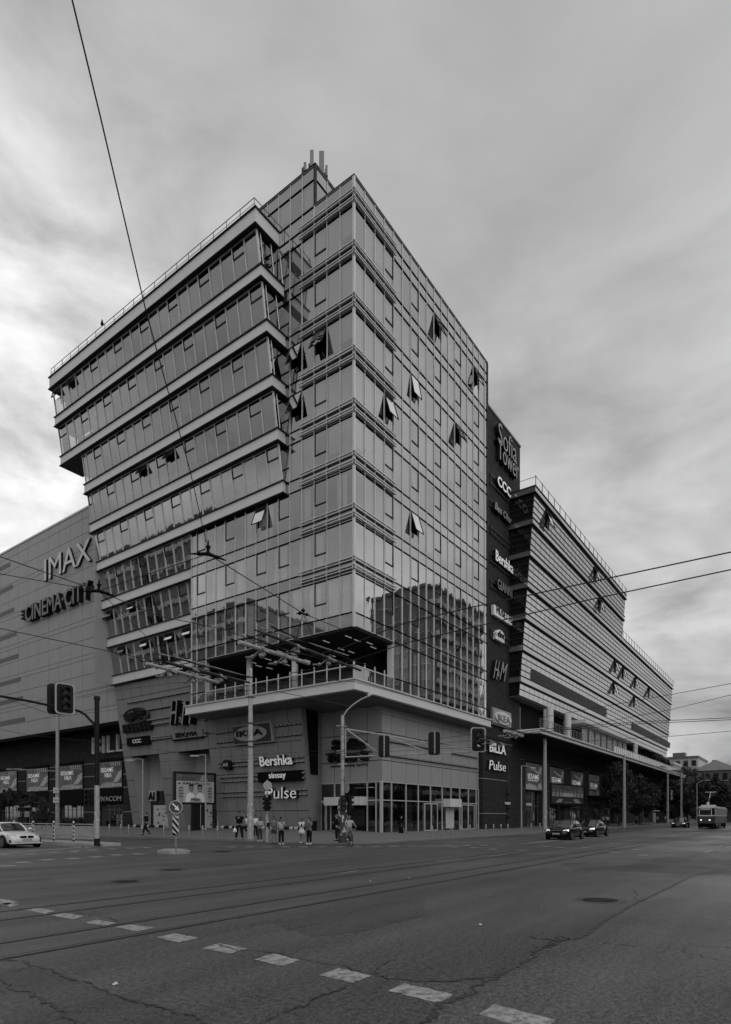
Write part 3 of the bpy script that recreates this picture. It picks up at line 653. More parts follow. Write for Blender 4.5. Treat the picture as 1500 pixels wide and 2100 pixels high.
for k in range(8):
    ve = WV2 if k < 2 else WV1; vs = WV0+.3 if k < 5 else V1+.1; z1 = zt(k)-hb(k); z0 = zt(k+1)
    mb.hexa([FW(vs,z0,-2.4),FW(ve,z0,-2.4),FW(ve,z0,-2.8),FW(vs,z0,-2.8),FW(vs,z1,-2.4),FW(ve,z1,-2.4),FW(ve,z1,-2.8),FW(vs,z1,-2.8)])
mb.build('interior_core', K['interior'], wing)
mb = MB(); mb.box(40.1, 50, 44.4, WV1-.05, .3, 15.2); mb.box(39.3, 50, 44.4, WV1-.05, 15.2, 45); mb.box(36, 50, WV1-.06, WV2-.05, zt(2)-.85, 45); mb.box(UW(45)+.5, 50, WV0+.4, WV2-.1, 45.0, 45.6)
mb.box(UW(38)+.3, 50, WV1, WV2, zt(2)-.8, zt(2)-.2); mb.box(UW(30)+.05, 38, WV1-.15, WV1-.04, 15.3, zt(2)-1)
mb.build('rear_body', K['panel_mid'], wing)
mb = MB(); ut = UW(45.5)     # roof edge rail
mb.box(ut+.2, ut+.5, WV0+.1, WV2, 46.03, 46.5); rd = mb.build('roof_upstand', K['panel_mid'], wing)
mb = MB()
for v in frange(WV0, WV2, 1.5): mb.tube([(ut-.1, v, 46.0), (ut-.1, v, 46.9)], .03, 5)
mb.tube([(ut-.1, WV0, 46.9), (ut-.1, WV2, 46.9)], .03, 5); mb.tube([(ut-.1, WV0, 46.9), (U0, WV0, 46.9)], .03, 5); mb.tube([(ut-.1, WV0, 46.5), (ut-.1, WV2, 46.5)], .02, 5)
for u in (32.5, 33.5, 34.4): mb.tube([(u, WV0, 46.0), (u, WV0, 46.9)], .03, 5)
mb.build('roof_railing', K['frame_mid'], wing)
# clad base of the wing with two tall niches
NA, NB, NZ = (52.5, 57.3), (44.9, 49.7), 7.95
VA = frange(33.3, 44.9, 1.45)+frange(44.9, 49.7, 1.6)[1:]+frange(49.7, 52.5, 1.4)[1:]+frange(52.5, 57.3, 1.6)[1:]+[58.6]
ZA = [.35, 2.2, 3.85, 5.5, 7.95, 9.3, 10.6, 12.2, 13.8, 15.2]
def skipw(a, z):
    if z > 10.6 and a < 44.0: return True
    return z < NZ and (NA[0] < a < NA[1] or NB[0] < a < NB[1])
mb = MB(); panels(mb, FW, VA, ZA, .055, .04, skipw); mb.build('cladding', K['panel_podium'], wing)
mb = MB()
for a, b_, z0, z1 in ((33.35,44.9,.3,10.6),(44.9,58.5,NZ,15.3),(49.7,52.5,.3,NZ),(57.3,58.5,.3,NZ),(44.2,44.9,.3,NZ)): mb.fbox(FW, a, b_, z0, z1, -.5, -.03)
mb.build('cladding_backing', K['joint'], wing)
for nn, (a, b_) in enumerate((NA, NB)):
    mb = MB(); mb.hexa([(39.6,a,.3),(39.6,b_,.3),(40,b_,.3),(40,a,.3),(39.6,a,NZ),(39.6,b_,NZ),(40,b_,NZ),(40,a,NZ)])
    for v in (a, b_): mb.prism([(UW(NZ)-.0, v, NZ), (40, v, NZ), (40, v, .3), (UW(.3), v, .3)], (0, .05 if v == a else -.05, 0))
    panels(mb, FU(39.6), frange(a+.05, b_-.05, 1.5), [4.5, 6.2, 7.9], .03)
    mb.build('niche', K['panel_mid'], wing)
    mb = MB(); mb.fbox(FU(39.6), a+.4, b_-.4, .4, 4.4, .02, .06); sw = mb.build('shop_window', K['car_glass'], wing)
    mb = MB(); F = FU(39.6)
    for c in frange(a+.4, b_-.4, 1.0): mb.fbox(F, c-.04, c+.04, .4, 4.4, .06, .1)
    mb.fbox(F, a+.4, b_-.4, 2.6, 2.68, .06, .095); mb.build('window_frame', K['frame_dark'], sw)
mb = MB(); F = FU(39.6)
for a, b_ in ((45.4, 46.3), (47.0, 48.0), (48.7, 49.2)): mb.fbox(F, a, b_, .5, 2.9, .1, .14)
mb.fbox(F, 53.2, 56.4, .5, 2.9, .1, .14); mb.build('window_poster', K['white_dull'], wing)
pr = random.Random(8); mb = MB()     # print on the posters
for i in range(60):
    a = pr.choice((pr.uniform(53.3, 56.1), pr.uniform(45.4, 47.8))); z = pr.uniform(.7, 2.7); s = pr.uniform(.05, .25)
    mb.lathe([(s*.5, 0), (s*.5, .02)], 7, Matrix.Translation((39.458-.001*i*.2, a, z)) @ Matrix.Rotation(R(-90), 4, 'Y'))
mb.build('poster_print', K['letter_dark'], wing)
# closing wall between the leaning front and the shop
mb = MB(); mb.prism([(UW(10.6), 33.25, 10.6), (40.2, 33.7, 10.6), (40.2, 33.7, .3), (UW(.3), 33.25, .3)], (0, .3, 0)); mb.build('end_wall', K['panel_podium'], wing)
mb = MB(); mb.prism([(38.2, 33.3, 5.2), (39.2, 33.42, 5.2), (39.2, 33.42, 10.4), (37.7, 33.3, 10.4)], (0, -.12, 0)); mb.build('vent_louvre', K['black'], wing)
# sign rails: bars carrying rows of small studs
def rail(parent, F, at, p, q, step=.46):
    A = at(*p); B = at(*q); a0, a1 = (A.y, B.y) if F is not FSR else (A.x, B.x); z0, z1 = A.z, B.z
    m_ = MB(); n = max(2, int(abs(a1-a0)/step)); z = (z0+z1)/2
    m_.fbox(F, min(a0,a1), max(a0,a1), z-.045, z+.0, .04, .12)

    o_ = m_.build('sign_rail', K['letter_dark'], parent); m_ = MB()
    for i in range(n): a = a0+(a1-a0)*(i+.5)/n; m_.fbox(F, a-.09, a+.09, z+.0, z+.13, .12, .3)
    m_.build('lamp_studs', K['grey_sign'], o_)
for p, q in (((262,1443),(390,1421)),((262,1466),(390,1441)),((300,1482),(425,1458)),((300,1493),(425,1468)),((262,1495),(352,1482)),((262,1529),(355,1509)),((262,1518),(355,1512)),((420,1480),(428,1476)),((415,1507),(429,1500)),((415,1512),(429,1508)),
    ((444,1506),(621,1485)),((446,1526),(622,1506)),((450,1567),(626,1553)),((451,1576),(627,1562)),((453,1597),(629,1586)),((454,1606),(629,1596)),((456,1627),(632,1620)),((457,1636),(633,1630))):
    rail(wing, FW, atW, p, q)
FSRr = FSR
for p, q in (((795,1521),(880,1536)),((925,1546),(978,1555)),((795,1550),(978,1577))): rail(tower, FSR, lambda x, y: atV(x, y, SV), p, q, .4)
fix(wing); fix(tower)
# ---------------- panelled cinema hall on the far left
CU = 37.0; FC = FU(CU)
hall = empty('cinema_hall', (CU, 70, 0), 'windowless cinema hall clad in grey panels with dark brick shops below, at the left', 'building')
Z = [11.8]; i = 0
while Z[-1] < 35.4: Z.append(Z[-1]+(1.72, 1.72, .52)[i % 3]); i += 1
Z[-1] = 36.0
mb = MB(); panels(mb, FC, [58.35]+frange(61.0, 125, 2.5), Z, .045, .04); mb.build('cladding', K['panel_mid'], hall)
mb = MB(); mb.fbox(FC, 58.3, 125, 11.75, 36.02, -12, -.03); mb.build('cladding_backing', K['joint'], hall)
mb = MB(); mb.fbox(FC, 58.2, 125.1, 36.0, 36.2, -.6, .12); mb.build('coping', K['panel_light'], hall)
mb = MB()
for x1, y in ((22,1157),(27,1203),(30,1250),(35,1299),(39,1345),(43,1393),(48,1432),(52,1475)):
    p = atU(x1, y, CU); j = min(range(len(Z)), key=lambda i: abs(Z[i]-p.z)); mb.fbox(FC, p.y, 124, p.z-.28, p.z+.28, .042, .06)
mb.build('vent_louvre', K['panel_dark'], hall)
mb = MB(); mb.fbox(FC, 58.3, 125, 11.5, 11.74, -3, -.05); mb.build('soffit', K['black'], hall)
BU = 39.5; FB = FU(BU); mb = MB(); mb.fbox(FB, 58.65, 125, 4.9, 11.6, -1, 0)
def vb(x, y=1600): return atU(x, y, BU).y
posts_l = [(-40,-6),(0,36),(55,100),(122,171),(205,252)]
edges = sorted([vb(x) for p in posts_l for x in p]); E = [58.65]+edges+[125]
for i in range(0, len(E), 2): mb.fbox(FB, E[i], E[i+1], .3, 4.9, -1, 0)
mb.build('brick_wall', K['brick'], hall)
mb = MB()
for i in range(0, len(E), 2):
    for z in (2.2, 4.95, 6.4, 7.9): mb.fbox(FB, E[i], min(E[i+1], 90), z, z+.07, 0, .03)
mb.build('stone_course', K['panel_mid'], hall)
for i in range(1, len(E)-1, 2):
    mb = MB(); mb.fbox(FB, E[i]+.02, E[i+1]-.02, .4, 3.1, -.4, -.35); sw = mb.build('shop_window', K['car_glass'], hall)
    mb = MB(); mb.fbox(FB, E[i]+.02, E[i+1]-.02, 3.1, 4.9, -.4, .12); mb.build('shop_fascia', K['black'], hall)
    mb = MB()
    for c in frange(E[i]+.1, E[i+1]-.1, 1.0): mb.fbox(FB, c-.03, c+.03, .4, 3.1, -.35, -.3)
    mb.fbox(FB, E[i]+.02, E[i+1]-.02, 2.5, 2.56, -.35, -.3); mb.build('window_frame', K['frame_mid'] if i != 5 else K['frame_light'], sw)
    mb = MB(); mb.fbox(FB, E[i]-.15, E[i+1]+.15, 8.05, 8.3, 0, .2); mb.fbox(FB, E[i]-.1, E[i], 5, 8.1, 0, .12); mb.fbox(FB, E[i+1], E[i+1]+.1, 5, 8.1, 0, .12); mb.build('poster_surround', K['black'], hall)
mb = MB()
for x0, x1, y0, y1 in ((33,44,1664,1676),(50,60,1664,1676),(70,101,1652,1656),(30,63,1652,1656)):
    A = atU(x0, y0, BU-.2); B = atU(x1, y1, BU-.2); mb.box(BU-.2, BU-.15, A.y, B.y, min(A.z,B.z), max(A.z,B.z))
mb.build('window_poster', K['grey_sign'], hall)
fix(hall)
# ---------------- dark brick tower carrying the stack of signs
BV = 27.06; BU0 = 57.8; BU1 = 67.8; FBR = FV(BV)
bt = empty('brick_sign_tower', (BU0, BV, 0), 'narrow dark brick tower covered in a vertical stack of shop signs', 'building')
mb = MB(); mb.box(BU0, BU1, BV, 44, .3, 44.4); mb.build('brick_wall', K['brick'], bt)
mb = MB(); mb.box(BU0-.1, BU1+.1, BV-.1, 44, 44.4, 44.6); mb.build('coping', K['frame_mid'], bt)
mb = MB()
for z in (2.0, 5.6, 8.5): mb.fbox(FBR, BU0+.02, BU1-3.2, z, z+.06, 0, .03); mb.box(BU0-.03, BU0, BV+.0, BV+.5, z, z+.06)
mb.build('stone_course', K['panel_mid'], bt)
mb = MB(); c = atV(1039, 1700, BV).x; mb.fbox(FBR, c, 64.6, .4, 4.8, 0, .04)
for z in (1.6, 2.6, 3.4, 4.2): mb.fbox(FBR, c, 64.6, z, z+.08, .04, .2)
mb.build('side_entrance', K['black'], bt)
def rack(y0l, y0r, y1l, y1r, x0=1003, x1=1044):
    m_ = MB()
    for ya in (y0l, y1l):
        p = atV(x0, ya, BV); q = atV(x1, (y0r if ya == y0l else y1r), BV); z = p.z; m_.fbox(FBR, p.x, q.x, z-.05, z+.05, .12, .2)
    a = atV(x0, y0l, BV); b_ = atV(x1, y1l, BV); za, zb = a.z, atV(x0, y1l, BV).z
    for i in range(5): c = a.x+(b_.x-a.x)*(i+.15)/4.3; m_.fbox(FBR, c-.04, c+.04, min(za,zb)-.15, max(za,zb)+.15, 0, .14)
    m_.build('sign_rack', K['steel_dark'], bt)
rack(972,0,990,0); rack(1026,0,1036,0); rack(1080,0,1091,0); rack(1134,0,1150,0); rack(1190,0,1202,0); rack(1290,0,1304,0)
fix(bt)
# ---------------- striped office block on the right
RU = 64.7; VF = lambda z: 24.17+.08*(37.4-z); FK = lambda a, z, o=0: Vector((a, VF(z)-o, z)); FKR = lambda a, z, o=0: Vector((RU-o, a, z))
blk = empty('striped_office_block', (RU, 27, 0), 'long striped office block with silvery glass rows running down the street on the right', 'building')
UE1, UE2 = 105.4, 151.0
opens = {0:[(1123,1065)],1:[(1221,1176),(1230,1243)],4:[(1262,1368)]}
def kx(px, py):
    a, b, c = ray(px, py); d = (24.17+.08*(37.4-CH))/(b+.08*c); return Vector((a*d, b*d, CH+c*d))
allopen = [kx(x, y) for x, y in ((1123,1068),(1221,1180),(1230,1243),(1262,1368),(1278,1382),(1303,1402),(1259,1413),(1331,1421),(1301,1440))]
zk = lambda k: 37.6-3.4*k
for k in range(7):
    ue = UE1 if k < 2 else UE2; z1 = zk(k); z0 = z1-.62
    mb = MB(); p = VF(z0)
    mb.box(RU-.15, ue, p-.18, 28, z0, z1); bd = mb.build('spandrel_band', K['block_band'], blk)
    tr = MB(); tr.box(RU-.25, ue+.1, p-.26, 28, z1-.02, z1+.05); tr.box(RU-.25, ue+.1, p-.26, 28, z0-.09, z0); tr.build('band_trim', K['frame_dark'], bd)
    zz1 = z0-.12; zz0 = zk(k+1)+.07 if k < 6 else 15.15
    H = zz1-zz0; g = MB(); m = MB(); d = MB(); pr = random.Random(500+k)
    cols = frange(RU, ue, 1.5); rows = [zz0, zz0+H*.26, zz0+H*.51, zz0+H*.76, zz1] if k < 6 else [zz0, zz0+H*.5, zz1]
    for i in range(len(cols)-1):
        for j in range(len(rows)-1):
            e = [pr.uniform(-.004,.004) for _ in range(4)]; a, c = cols[i]+.03, cols[i+1]-.03
            g.quad(FK(a,rows[j],e[0]),FK(c,rows[j],e[1]),FK(c,rows[j+1],e[2]),FK(a,rows[j+1],e[3]))
    m.fbox(FK, RU, ue, zz0, zz0+.04, -.021, .021)
    for c in cols: m.fbox(FK, c-.025, c+.025, zz0, zz1, -.02, .02)
    for z in rows[1:-1]: d.fbox(FK, RU-.02, ue, z-.04, z+.04, -.02, .05)
    w_ = g.build('ribbon_window', K['block_glass'], blk, recalc=False); m.build('mullions', K['block_band'], w_); d.build('transom', K['frame_dark'], w_)
    g = MB(); m = MB(); g.quad((RU, VF(zz0), zz0), (RU, 27.1, zz0), (RU, 27.1, zz1), (RU, VF(zz1), zz1)); rw = g.build('return_window', K['block_dark'], blk, recalc=False)
    for z in rows[1:-1]: m.box(RU-.08, RU, VF(z), 27.05, z-.05, z+.05)
    m.tube([(RU-.02, VF(zz0), zz0), (RU-.02, VF(zz1), zz1)], .06, 4); m.build('mullions', K['frame_dark'], rw)
    for p in allopen:
        if zz0 < p.z < zz1:
            hi = min(zz1-.05, p.z+1.0); lo = hi-1.9; a = p.x-.7; c = p.x+.7; P = [FK(a,lo+.1,.75),FK(c,lo+.1,.75),FK(c,hi,.05),FK(a,hi,.05)]
            gg = MB(); gg.quad(*P); ow = gg.build('open_window', K['leaf_glass'], blk, recalc=False)
            ff = MB()
            for q, r0 in ((0,1),(1,2),(2,3),(3,0)): ff.tube([P[q],P[r0]], .05, 4)
            ff.build('sash_frame', K['frame_dark'], ow); oo = MB(); oo.fbox(FK, a, c, lo, hi, .01, .02); oo.build('opening_dark_sheet', K['black'], ow)  # black sheet over the panes paints in the shade of the opening
mb = MB()
for (xa, ya), (xb, yb) in (((1089,1388),(1243,1468)), ((1296,1492),(1374,1532))):
    A = kx(xa, ya); B = kx(xb, yb); z = 17.9 if xa < 1200 else 17.9
    for i in range(6): mb.fbox(FK, A.x, B.x, z-.55+i*.2, z-.45+i*.2, .01, .14)
    mb.fbox(FK, A.x, B.x, z-.6, z+.65, .0, .02)
mb.build('vent_louvre', K['louvre'], blk)
mb = MB(); mb.box(RU+.1, UE2-.1, 26.6, 44, 15.3, 31.2); mb.box(RU+.1, UE1-.1, 25.6, 44, 31.2, 37.3); mb.box(RU+.05, UE2-.05, 26.1, 44, 15.0, 15.14); mb.build('rear_body', K['panel_dark'], blk)
mb = MB()
for a, b_, z, vv in ((RU, UE1, 37.7, VF(37)-.2), (UE1, UE2, 30.9+.05, VF(31)-.2)):
    for u in frange(a, b_, 2.0): mb.box(u-.05, u+.05, vv, vv+.06, z, z+1.1)
    mb.tube([(a, vv, z+.95), (b_, vv, z+.95)], .03, 5)
    if a == RU: mb.tube([(a, vv, z+.95), (a, 27, z+.95)], .03, 5)
mb.build('roof_railing', K['frame_mid'], blk)
# open terrace storey on columns below, and the long canopy slab
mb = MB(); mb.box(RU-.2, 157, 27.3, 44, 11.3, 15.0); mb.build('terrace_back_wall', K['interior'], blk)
mb = MB()
for px in (1128, 1165): p = atV(px, 1500, 25.6); mb.lathe([(.45, 11.3), (.45, 15.0)], 20, Matrix.Translation((p.x, p.y, 0)))
for u in (95, 108, 120): mb.lathe([(.4, 11.3), (.4, 15.0)], 16, Matrix.Translation((u, 25.8, 0)))
mb.build('column', K['panel_light'], blk)
mb = MB(); mb.prism([(64.3,27,10.75),(64.6,23.5,10.75),(160,23.5,10.75),(160,27,10.75)], (0,0,.5)); mb.build('canopy_slab', K['panel_light'], blk)
mb = MB(); mb.tube([(64.6,23.42,11.2),(160.2,23.42,11.2)], .14, 8); mb.build('canopy_edge_pipe', K['white_dull'], blk)
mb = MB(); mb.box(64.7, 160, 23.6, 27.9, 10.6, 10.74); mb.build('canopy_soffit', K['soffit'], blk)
mb = MB(); g = MB()
for u in frange(64.8, 158, 1.3): mb.tube([(u,23.6,11.25),(u,23.6,12.35)], .03, 5)
for z in (12.35, 12.1, 11.85, 11.6): mb.tube([(64.8,23.6,z),(96 if z < 12.3 else 158,23.6,z)], .025 if z < 12.3 else .04, 5)
g.quad((96,23.6,11.35),(158,23.6,11.35),(158,23.6,12.3),(96,23.6,12.3)); tb = g.build('terrace_balustrade', K['glass_rail'], blk, recalc=False); mb.build('handrail', K['frame_mid'], tb)
p = atV(1200,1478,24.3); q = atV(1300,1520,24.3)
mb = MB(); mb.box(p.x, q.x, 24.2, 27.2, 14.3, 14.75); mb.build('terrace_awning', K['panel_light'], blk)
mb = MB()
for i in range(8): c = p.x+2+(q.x-p.x-2)*i/8; mb.box(c, c+(q.x-p.x)/12, 25.2, 25.3, 12.0, 14.2)
mb.build('curtains', K['blind'], blk)
mb = MB(); mb.box(RU+.6, RU+3.4, 27.15, 27.28, 11.5, 14.4); mb.build('lit_window', mat('lit_pane', .6, .6, emit=.12), blk)
mb = MB()
for k in range(9): mb.box(RU+.6, RU+3.4, 27.1, 27.15, 11.6+k*.28, 11.66+k*.28)
mb.build('window_slats', K['frame_mid'], blk)
# brick ground floor
GV = 27.8; FG = FV(GV); vb2 = lambda x: atV(x, 1600, GV).x
posts_r = [(1078,1113),(1128,1158),(1171,1197),(1208,1230),(1240,1260),(1267,1282),(1361,1368)]
E2 = [BU1-2.9]+[vb2(x) for p in posts_r for x in p]+[158]
mb = MB(); mb.fbox(FG, E2[0], E2[-1], 8.5, 10.6, -1, 0); g = MB(); 
for i in range(0, len(E2), 2): mb.fbox(FG, E2[i], E2[i+1], .3, 8.5, -1, 0)
mb.box(64.0, 64.9, 27.0, 28.5, .3, 10.6); mb.build('brick_wall', K['brick_mid'], blk)
for i in range(1, len(E2)-1, 2):
    mb = MB(); mb.fbox(FG, E2[i], E2[i+1], 4.9, 8.5, -.9, -.1); mb.build('poster_surround', K['black'], blk)
    mb = MB(); mb.fbox(FG, E2[i], E2[i+1], .3, 4.9, -.9, -.6); sw = mb.build('shop_window', K['car_glass'], blk)
    mb = MB()
    for c in frange(E2[i]+.1, E2[i+1]-.1, 1.1): mb.fbox(FG, c-.04, c+.04, .3, 4.9, -.6, -.55)
    mb.fbox(FG, E2[i], E2[i+1], 3.0, 3.1, -.6, -.54); mb.build('window_frame', K['frame_mid'], sw)
mb = MB()
for i in range(0, len(E2), 2):
    for z in (2.2, 5.0, 8.5): mb.fbox(FG, E2[i], E2[i+1], z, z+.06, 0, .03)
mb.build('stone_course', K['panel_dark'], blk)
pr = random.Random(77)
for i in range(1, len(E2)-1, 2):
    mb = MB()
    for j in range(3): a = pr.uniform(E2[i]+.2, E2[i+1]-.8); z = pr.uniform(.9, 1.9); mb.fbox(FG, a, a+pr.uniform(.3,.6), z, z+pr.uniform(.3,1.1), -.59, -.57+j*.004)
    mb.build('window_display', K['grey_sign'], blk)
mb = MB(); mb.fbox(FG, vb2(1205), vb2(1268), 4.6, 4.9, 0, 1.4); mb.build('shop_canopy', K['black'], blk)
p = atV(1372,1560,23.8); mb = MB(); mb.box(148, 158, 23.9, 27.2, 13.2, 13.7)
for i in range(8): mb.box(148.3+i*1.2, 148.8+i*1.2, 24.0, 24.1, 11.6, 13.2)
mb.build('terrace_pavilion', K['panel_light'], blk)
mb = MB(); mb.box(130,147,24.6,26.4,11.3,14.0); pr = random.Random(4)
for i in range(26): a = 118+i*1.1; mb.tube([(a, 24.4, 11.3), (a+pr.uniform(-.4,.4), 24.3, 12.6+pr.random()*1.2)], .12, 4)
mb.build('terrace_planting', K['black'], blk)
fix(blk)
# ---------------- rooftop antennas
def antenna(px, ytop, h, w_, u, v, lab):
    p = atU(px, ytop, u) if u else atV(px, ytop, v); t = empty('antenna', (p.x, p.y, p.z-h), lab, 'antenna', 'antennas on the tower roof')
    m_ = MB(); m_.hexa([(-w_/2,-.08,.4),(w_/2,-.08,.4),(w_/2*.9,.08,.4),(-w_/2*.9,.08,.4),(-w_/2,-.08,h),(w_/2,-.08,h),(w_/2*.9,.08,h),(-w_/2*.9,.08,h)]); m_.v = [(a*.6+b_*.8, -a*.8+b_*.6, c) for a, b_, c in m_.v]; m_.build('antenna_panel', K['frame_mid'], t)
    m_ = MB(); m_.tube([(.14,.2,-.6),(.14,.2,h-.1)], .05, 6); m_.box(.02,.16,.05,.2,h*.5,h*.55); m_.box(.02,.16,.05,.2,h*.85,h*.9); m_.box(.05,.3,.12,.4,.5,.9); m_.build('mast', K['steel_dark'], t)
antenna(640, 309, 1.6, .28, 34.9, 0, 'slim panel antenna with a small camera at the very corner of the roof storey'); antenna(660, 311, 2.3, .38, 0, 30.0, 'tallest and widest panel antenna on the roof'); antenna(626, 334, 1.0, .2, 34.9, 0, 'short panel antenna, leftmost on the roof'); antenna(670, 340, 1.2, .16, 0, 30.0, 'short antenna at the right end of the roof cluster')
p = atU(208, 676, UW(46)-.1)
mb = MB(); mb.lathe([(.03,0),(.12,.05),(.15,.2),(.08,.38),(.05,.45),(.07,.52),(.03,.58)], 8); b_ = mb.build('bird', K['black'], label='small dark bird perched on the roof railing of the striped wing', cat='bird', smooth=True); b_.location = (UW(45.5)-.1, p.y, 46.92)
# ================= SIGNS ON THE BUILDINGS =================
aW = atW; aC = lambda x, y: atU(x, y, CU); aS = lambda x, y: atU(x, y, SU); aB = lambda x, y: atV(x, y, BV); aBrick = lambda x, y: atU(x, y, BU-.3); aSR = lambda x, y: atV(x, y, SV); aG = lambda x, y: atV(x, y, GV); aN = lambda x, y: atU(x, y, 39.4)
def rect(at, x0, x1, y0, y1):
    A = at(x0, y0); B = at(x0, y1); C = at(x1, y0)
    al = abs(at(x0+1, y0).y-A.y) > abs(at(x0+1, y0).x-A.x)
    return ((A.y, C.y) if al else (A.x, C.x))+(B.z, A.z)
def board(mb, F, a0, a1, z0, z1, o0, o1): mb.fbox(F, min(a0,a1), max(a0,a1), z0, z1, o0, o1)
def disc(mb, F, ac, zc, ra, rz, o0, o1, n=28):
    P = [F(ac+ra*math.cos(2*math.pi*k/n), zc+rz*math.sin(2*math.pi*k/n), o0) for k in range(n)]
    mb.prism(P, F(ac, zc, o1)-F(ac, zc, o0))
def sign(label, F, at, texts, boards=(), name='shop_sign', cat='sign', discs=(), group='shop signs on the facades', extra=None):
    allr = [rect(at, *t[1]) for t in texts]+[rect(at, *b[0]) for b in boards]+[rect(at, *b[0]) for b in discs]
    r0 = allr[0]; t = empty(name, F((r0[0]+r0[1])/2, r0[2], 0), label, cat, group)
    for b in boards:
        mb = MB(); board(mb, F, *rect(at, *b[0]), b[2][0], b[2][1]); mb.build('board', K[b[1]], t)
    for b in discs:
        r = rect(at, *b[0]); mb = MB(); disc(mb, F, (r[0]+r[1])/2, (r[2]+r[3])/2, abs(r[1]-r[0])/2, (r[3]-r[2])/2, b[2][0], b[2][1]); mb.build('disc', K[b[1]], t)
    for tx in texts:
        body, rr, m = tx[0], tx[1], tx[2]; o = tx[3] if len(tx) > 3 else (.1, .3); k = tx[4] if len(tx) > 4 else {}
        mb = MB(); put_text(mb, body, F, *rect(at, *rr), o[0], o[1], **k); mb.build('lettering', K[m], t)
        if k.get('x'): pass
    if extra:
        mb = MB(); extra(mb, t); 
    fix(t); return t
def shadow(body, rr, m, o, k=None):
    """raised letters: dark body with a paler front"""
    k = k or {}
    return [(body, rr, 'letter_dark', (.02, o), k), (body, rr, m, (o, o+.04), k)]
sign('row of four huge thin pale letters high on the cinema wall', FC, aC, shadow('IMAX', (96,191,1150,1193), 'panel_light', .28, {'bold':0}))
sign('two-word sign of dark raised capitals with bars at both ends, on the cinema wall', FC, aC, shadow('CINEMA·CITY', (62,193,1246,1279), 'frame_mid', .6, {'bold':.01}),
     [((53,60,1256,1259),'letter_dark',(.05,.6)),((53,60,1263,1266),'letter_dark',(.05,.6)),((53,60,1270,1273),'letter_dark',(.05,.6)),((196,206,1206,1209),'letter_dark',(.05,.6)),((196,206,1213,1216),'letter_dark',(.05,.6))])
sign('giant white block capitals on the dark brick wall, partly hidden by the leaning wing', FB, aBrick, [('BILLA', (188,282,1513,1547), 'white_dull', (.05,.3), {'bold':-.01})])
# left clad base
def tree_logo(mb, t):
    r = rect(aW, 258, 309, 1458, 1488); ac = (r[0]+r[1])/2; zc = (r[2]+r[3])/2; ra = abs(r[1]-r[0])/2; rz = (r[3]-r[2])/2
    p = random.Random(2); m_ = MB()
    for i in range(40):
        a = p.uniform(-.75,.75); z = p.uniform(-.5,.55)
        if a*a+z*z < .6: disc(m_, FW, ac+a*ra, zc+z*rz, .22+.1*p.random(), .16, .3, .36+.004*i, 9)
    m_.build('crown_emblem', K['letter_dark'], t)
    m_ = MB(); P = []
    for k in range(33): a = 2*math.pi*k/32; P.append(FW(ac+ra*math.cos(a), zc+rz*math.sin(a), .35))
    m_.tube(P, .07, 6); m_.build('ring', K['steel_dark'], t)
    r = rect(aW, 257, 317, 1491, 1503); m_ = MB()
    for i in range(7):
        a = r[0]+(r[1]-r[0])*(i+.5)/7; w_ = abs(r[1]-r[0])/7*.42; m_.fbox(FW, a-w_, a+w_, r[2], r[3], .05, .3+.04*(i%3)); m_.fbox(FW, a-w_*.4, a+w_*.9, r[2]-.12, r[3]+.14, .06, .42)
    m_.build('name_letters', K['letter_dark'], t)
sign('round tree emblem over a dark name, uppermost left of the clad base', FW, aW, [], discs=[((258,309,1458,1488),'steel_dark',(.05,.28))], extra=tree_logo).__setitem__('label', 'round dark tree emblem over a dark name, upper left of the clad base')
sign('small black box sign with three white round letters, below the tree emblem', FW, aW, [('CCC', (279,297,1518,1526), 'white', (.42,.46), {'bold':.02})], [((266,311,1515,1532),'black',(.05,.4))])
sign('tall slanted dark letters with an ampersand beside the slab end', FW, aW, shadow('H', (357,379,1442,1490), 'grey_sign', .8, {'shear':.7,'bold':-.01})+shadow('&', (375,384,1472,1485), 'grey_sign', .5)+shadow('M', (381,410,1442,1490), 'grey_sign', .8, {'shear':.6,'bold':-.01}))
sign('long low sign with striped mark and thin capitals under the tall slanted letters', FW, aW, [('IQVIA', (379,411,1504,1514), 'letter_dark', (.32,.4), {'bold':.015})]+[('=', (366,377,1505,1514), 'letter_dark', (.32,.4), {'bold':.05})], [((358,421,1504,1518),'panel_podium',(.05,.3)),((358,421,1518,1521),'letter_dark',(.06,.32))])
sign('large square sign with an oval on the leaning wall behind the tall pole', FW, aW, [('IKEA', (496,550,1502,1514), 'letter_dark', (.62,.7), {'bold':.02})], [((484,564,1490,1530),'grey_sign',(.1,.4)),((486,561,1493,1527.5),'steel_dark',(.4,.5))], discs=[((489,556,1495,1525),'grey_sign',(.5,.6))])
sign('small rounded dark badge with pale letters, left of the tall pole', FW, aW, [('mi', (467,476,1565,1573), 'white_dull', (.52,.56), {'bold':.02})], discs=[((463,481,1560,1581),'letter_dark',(.1,.5))])
sign('long light raised lettering right of the tall pole, above the black board', FW, aW, shadow('Bershka', (539,606,1553,1573), 'lit_letter', .4, {'bold':.015}))
sign('wide black board with small white lowercase name', FW, aW, [('sinsay', (559,594,1586,1601), 'lit_letter', (.45,.5), {'bold':.01})], [((535,624,1585,1606),'black',(.05,.42))])
sign('white slanted outline lettering lowest on the leaning wall', FW, aW, shadow('Pulse', (552,614,1616,1639), 'lit_letter', .45, {'shear':.15,'bold':-.005}))
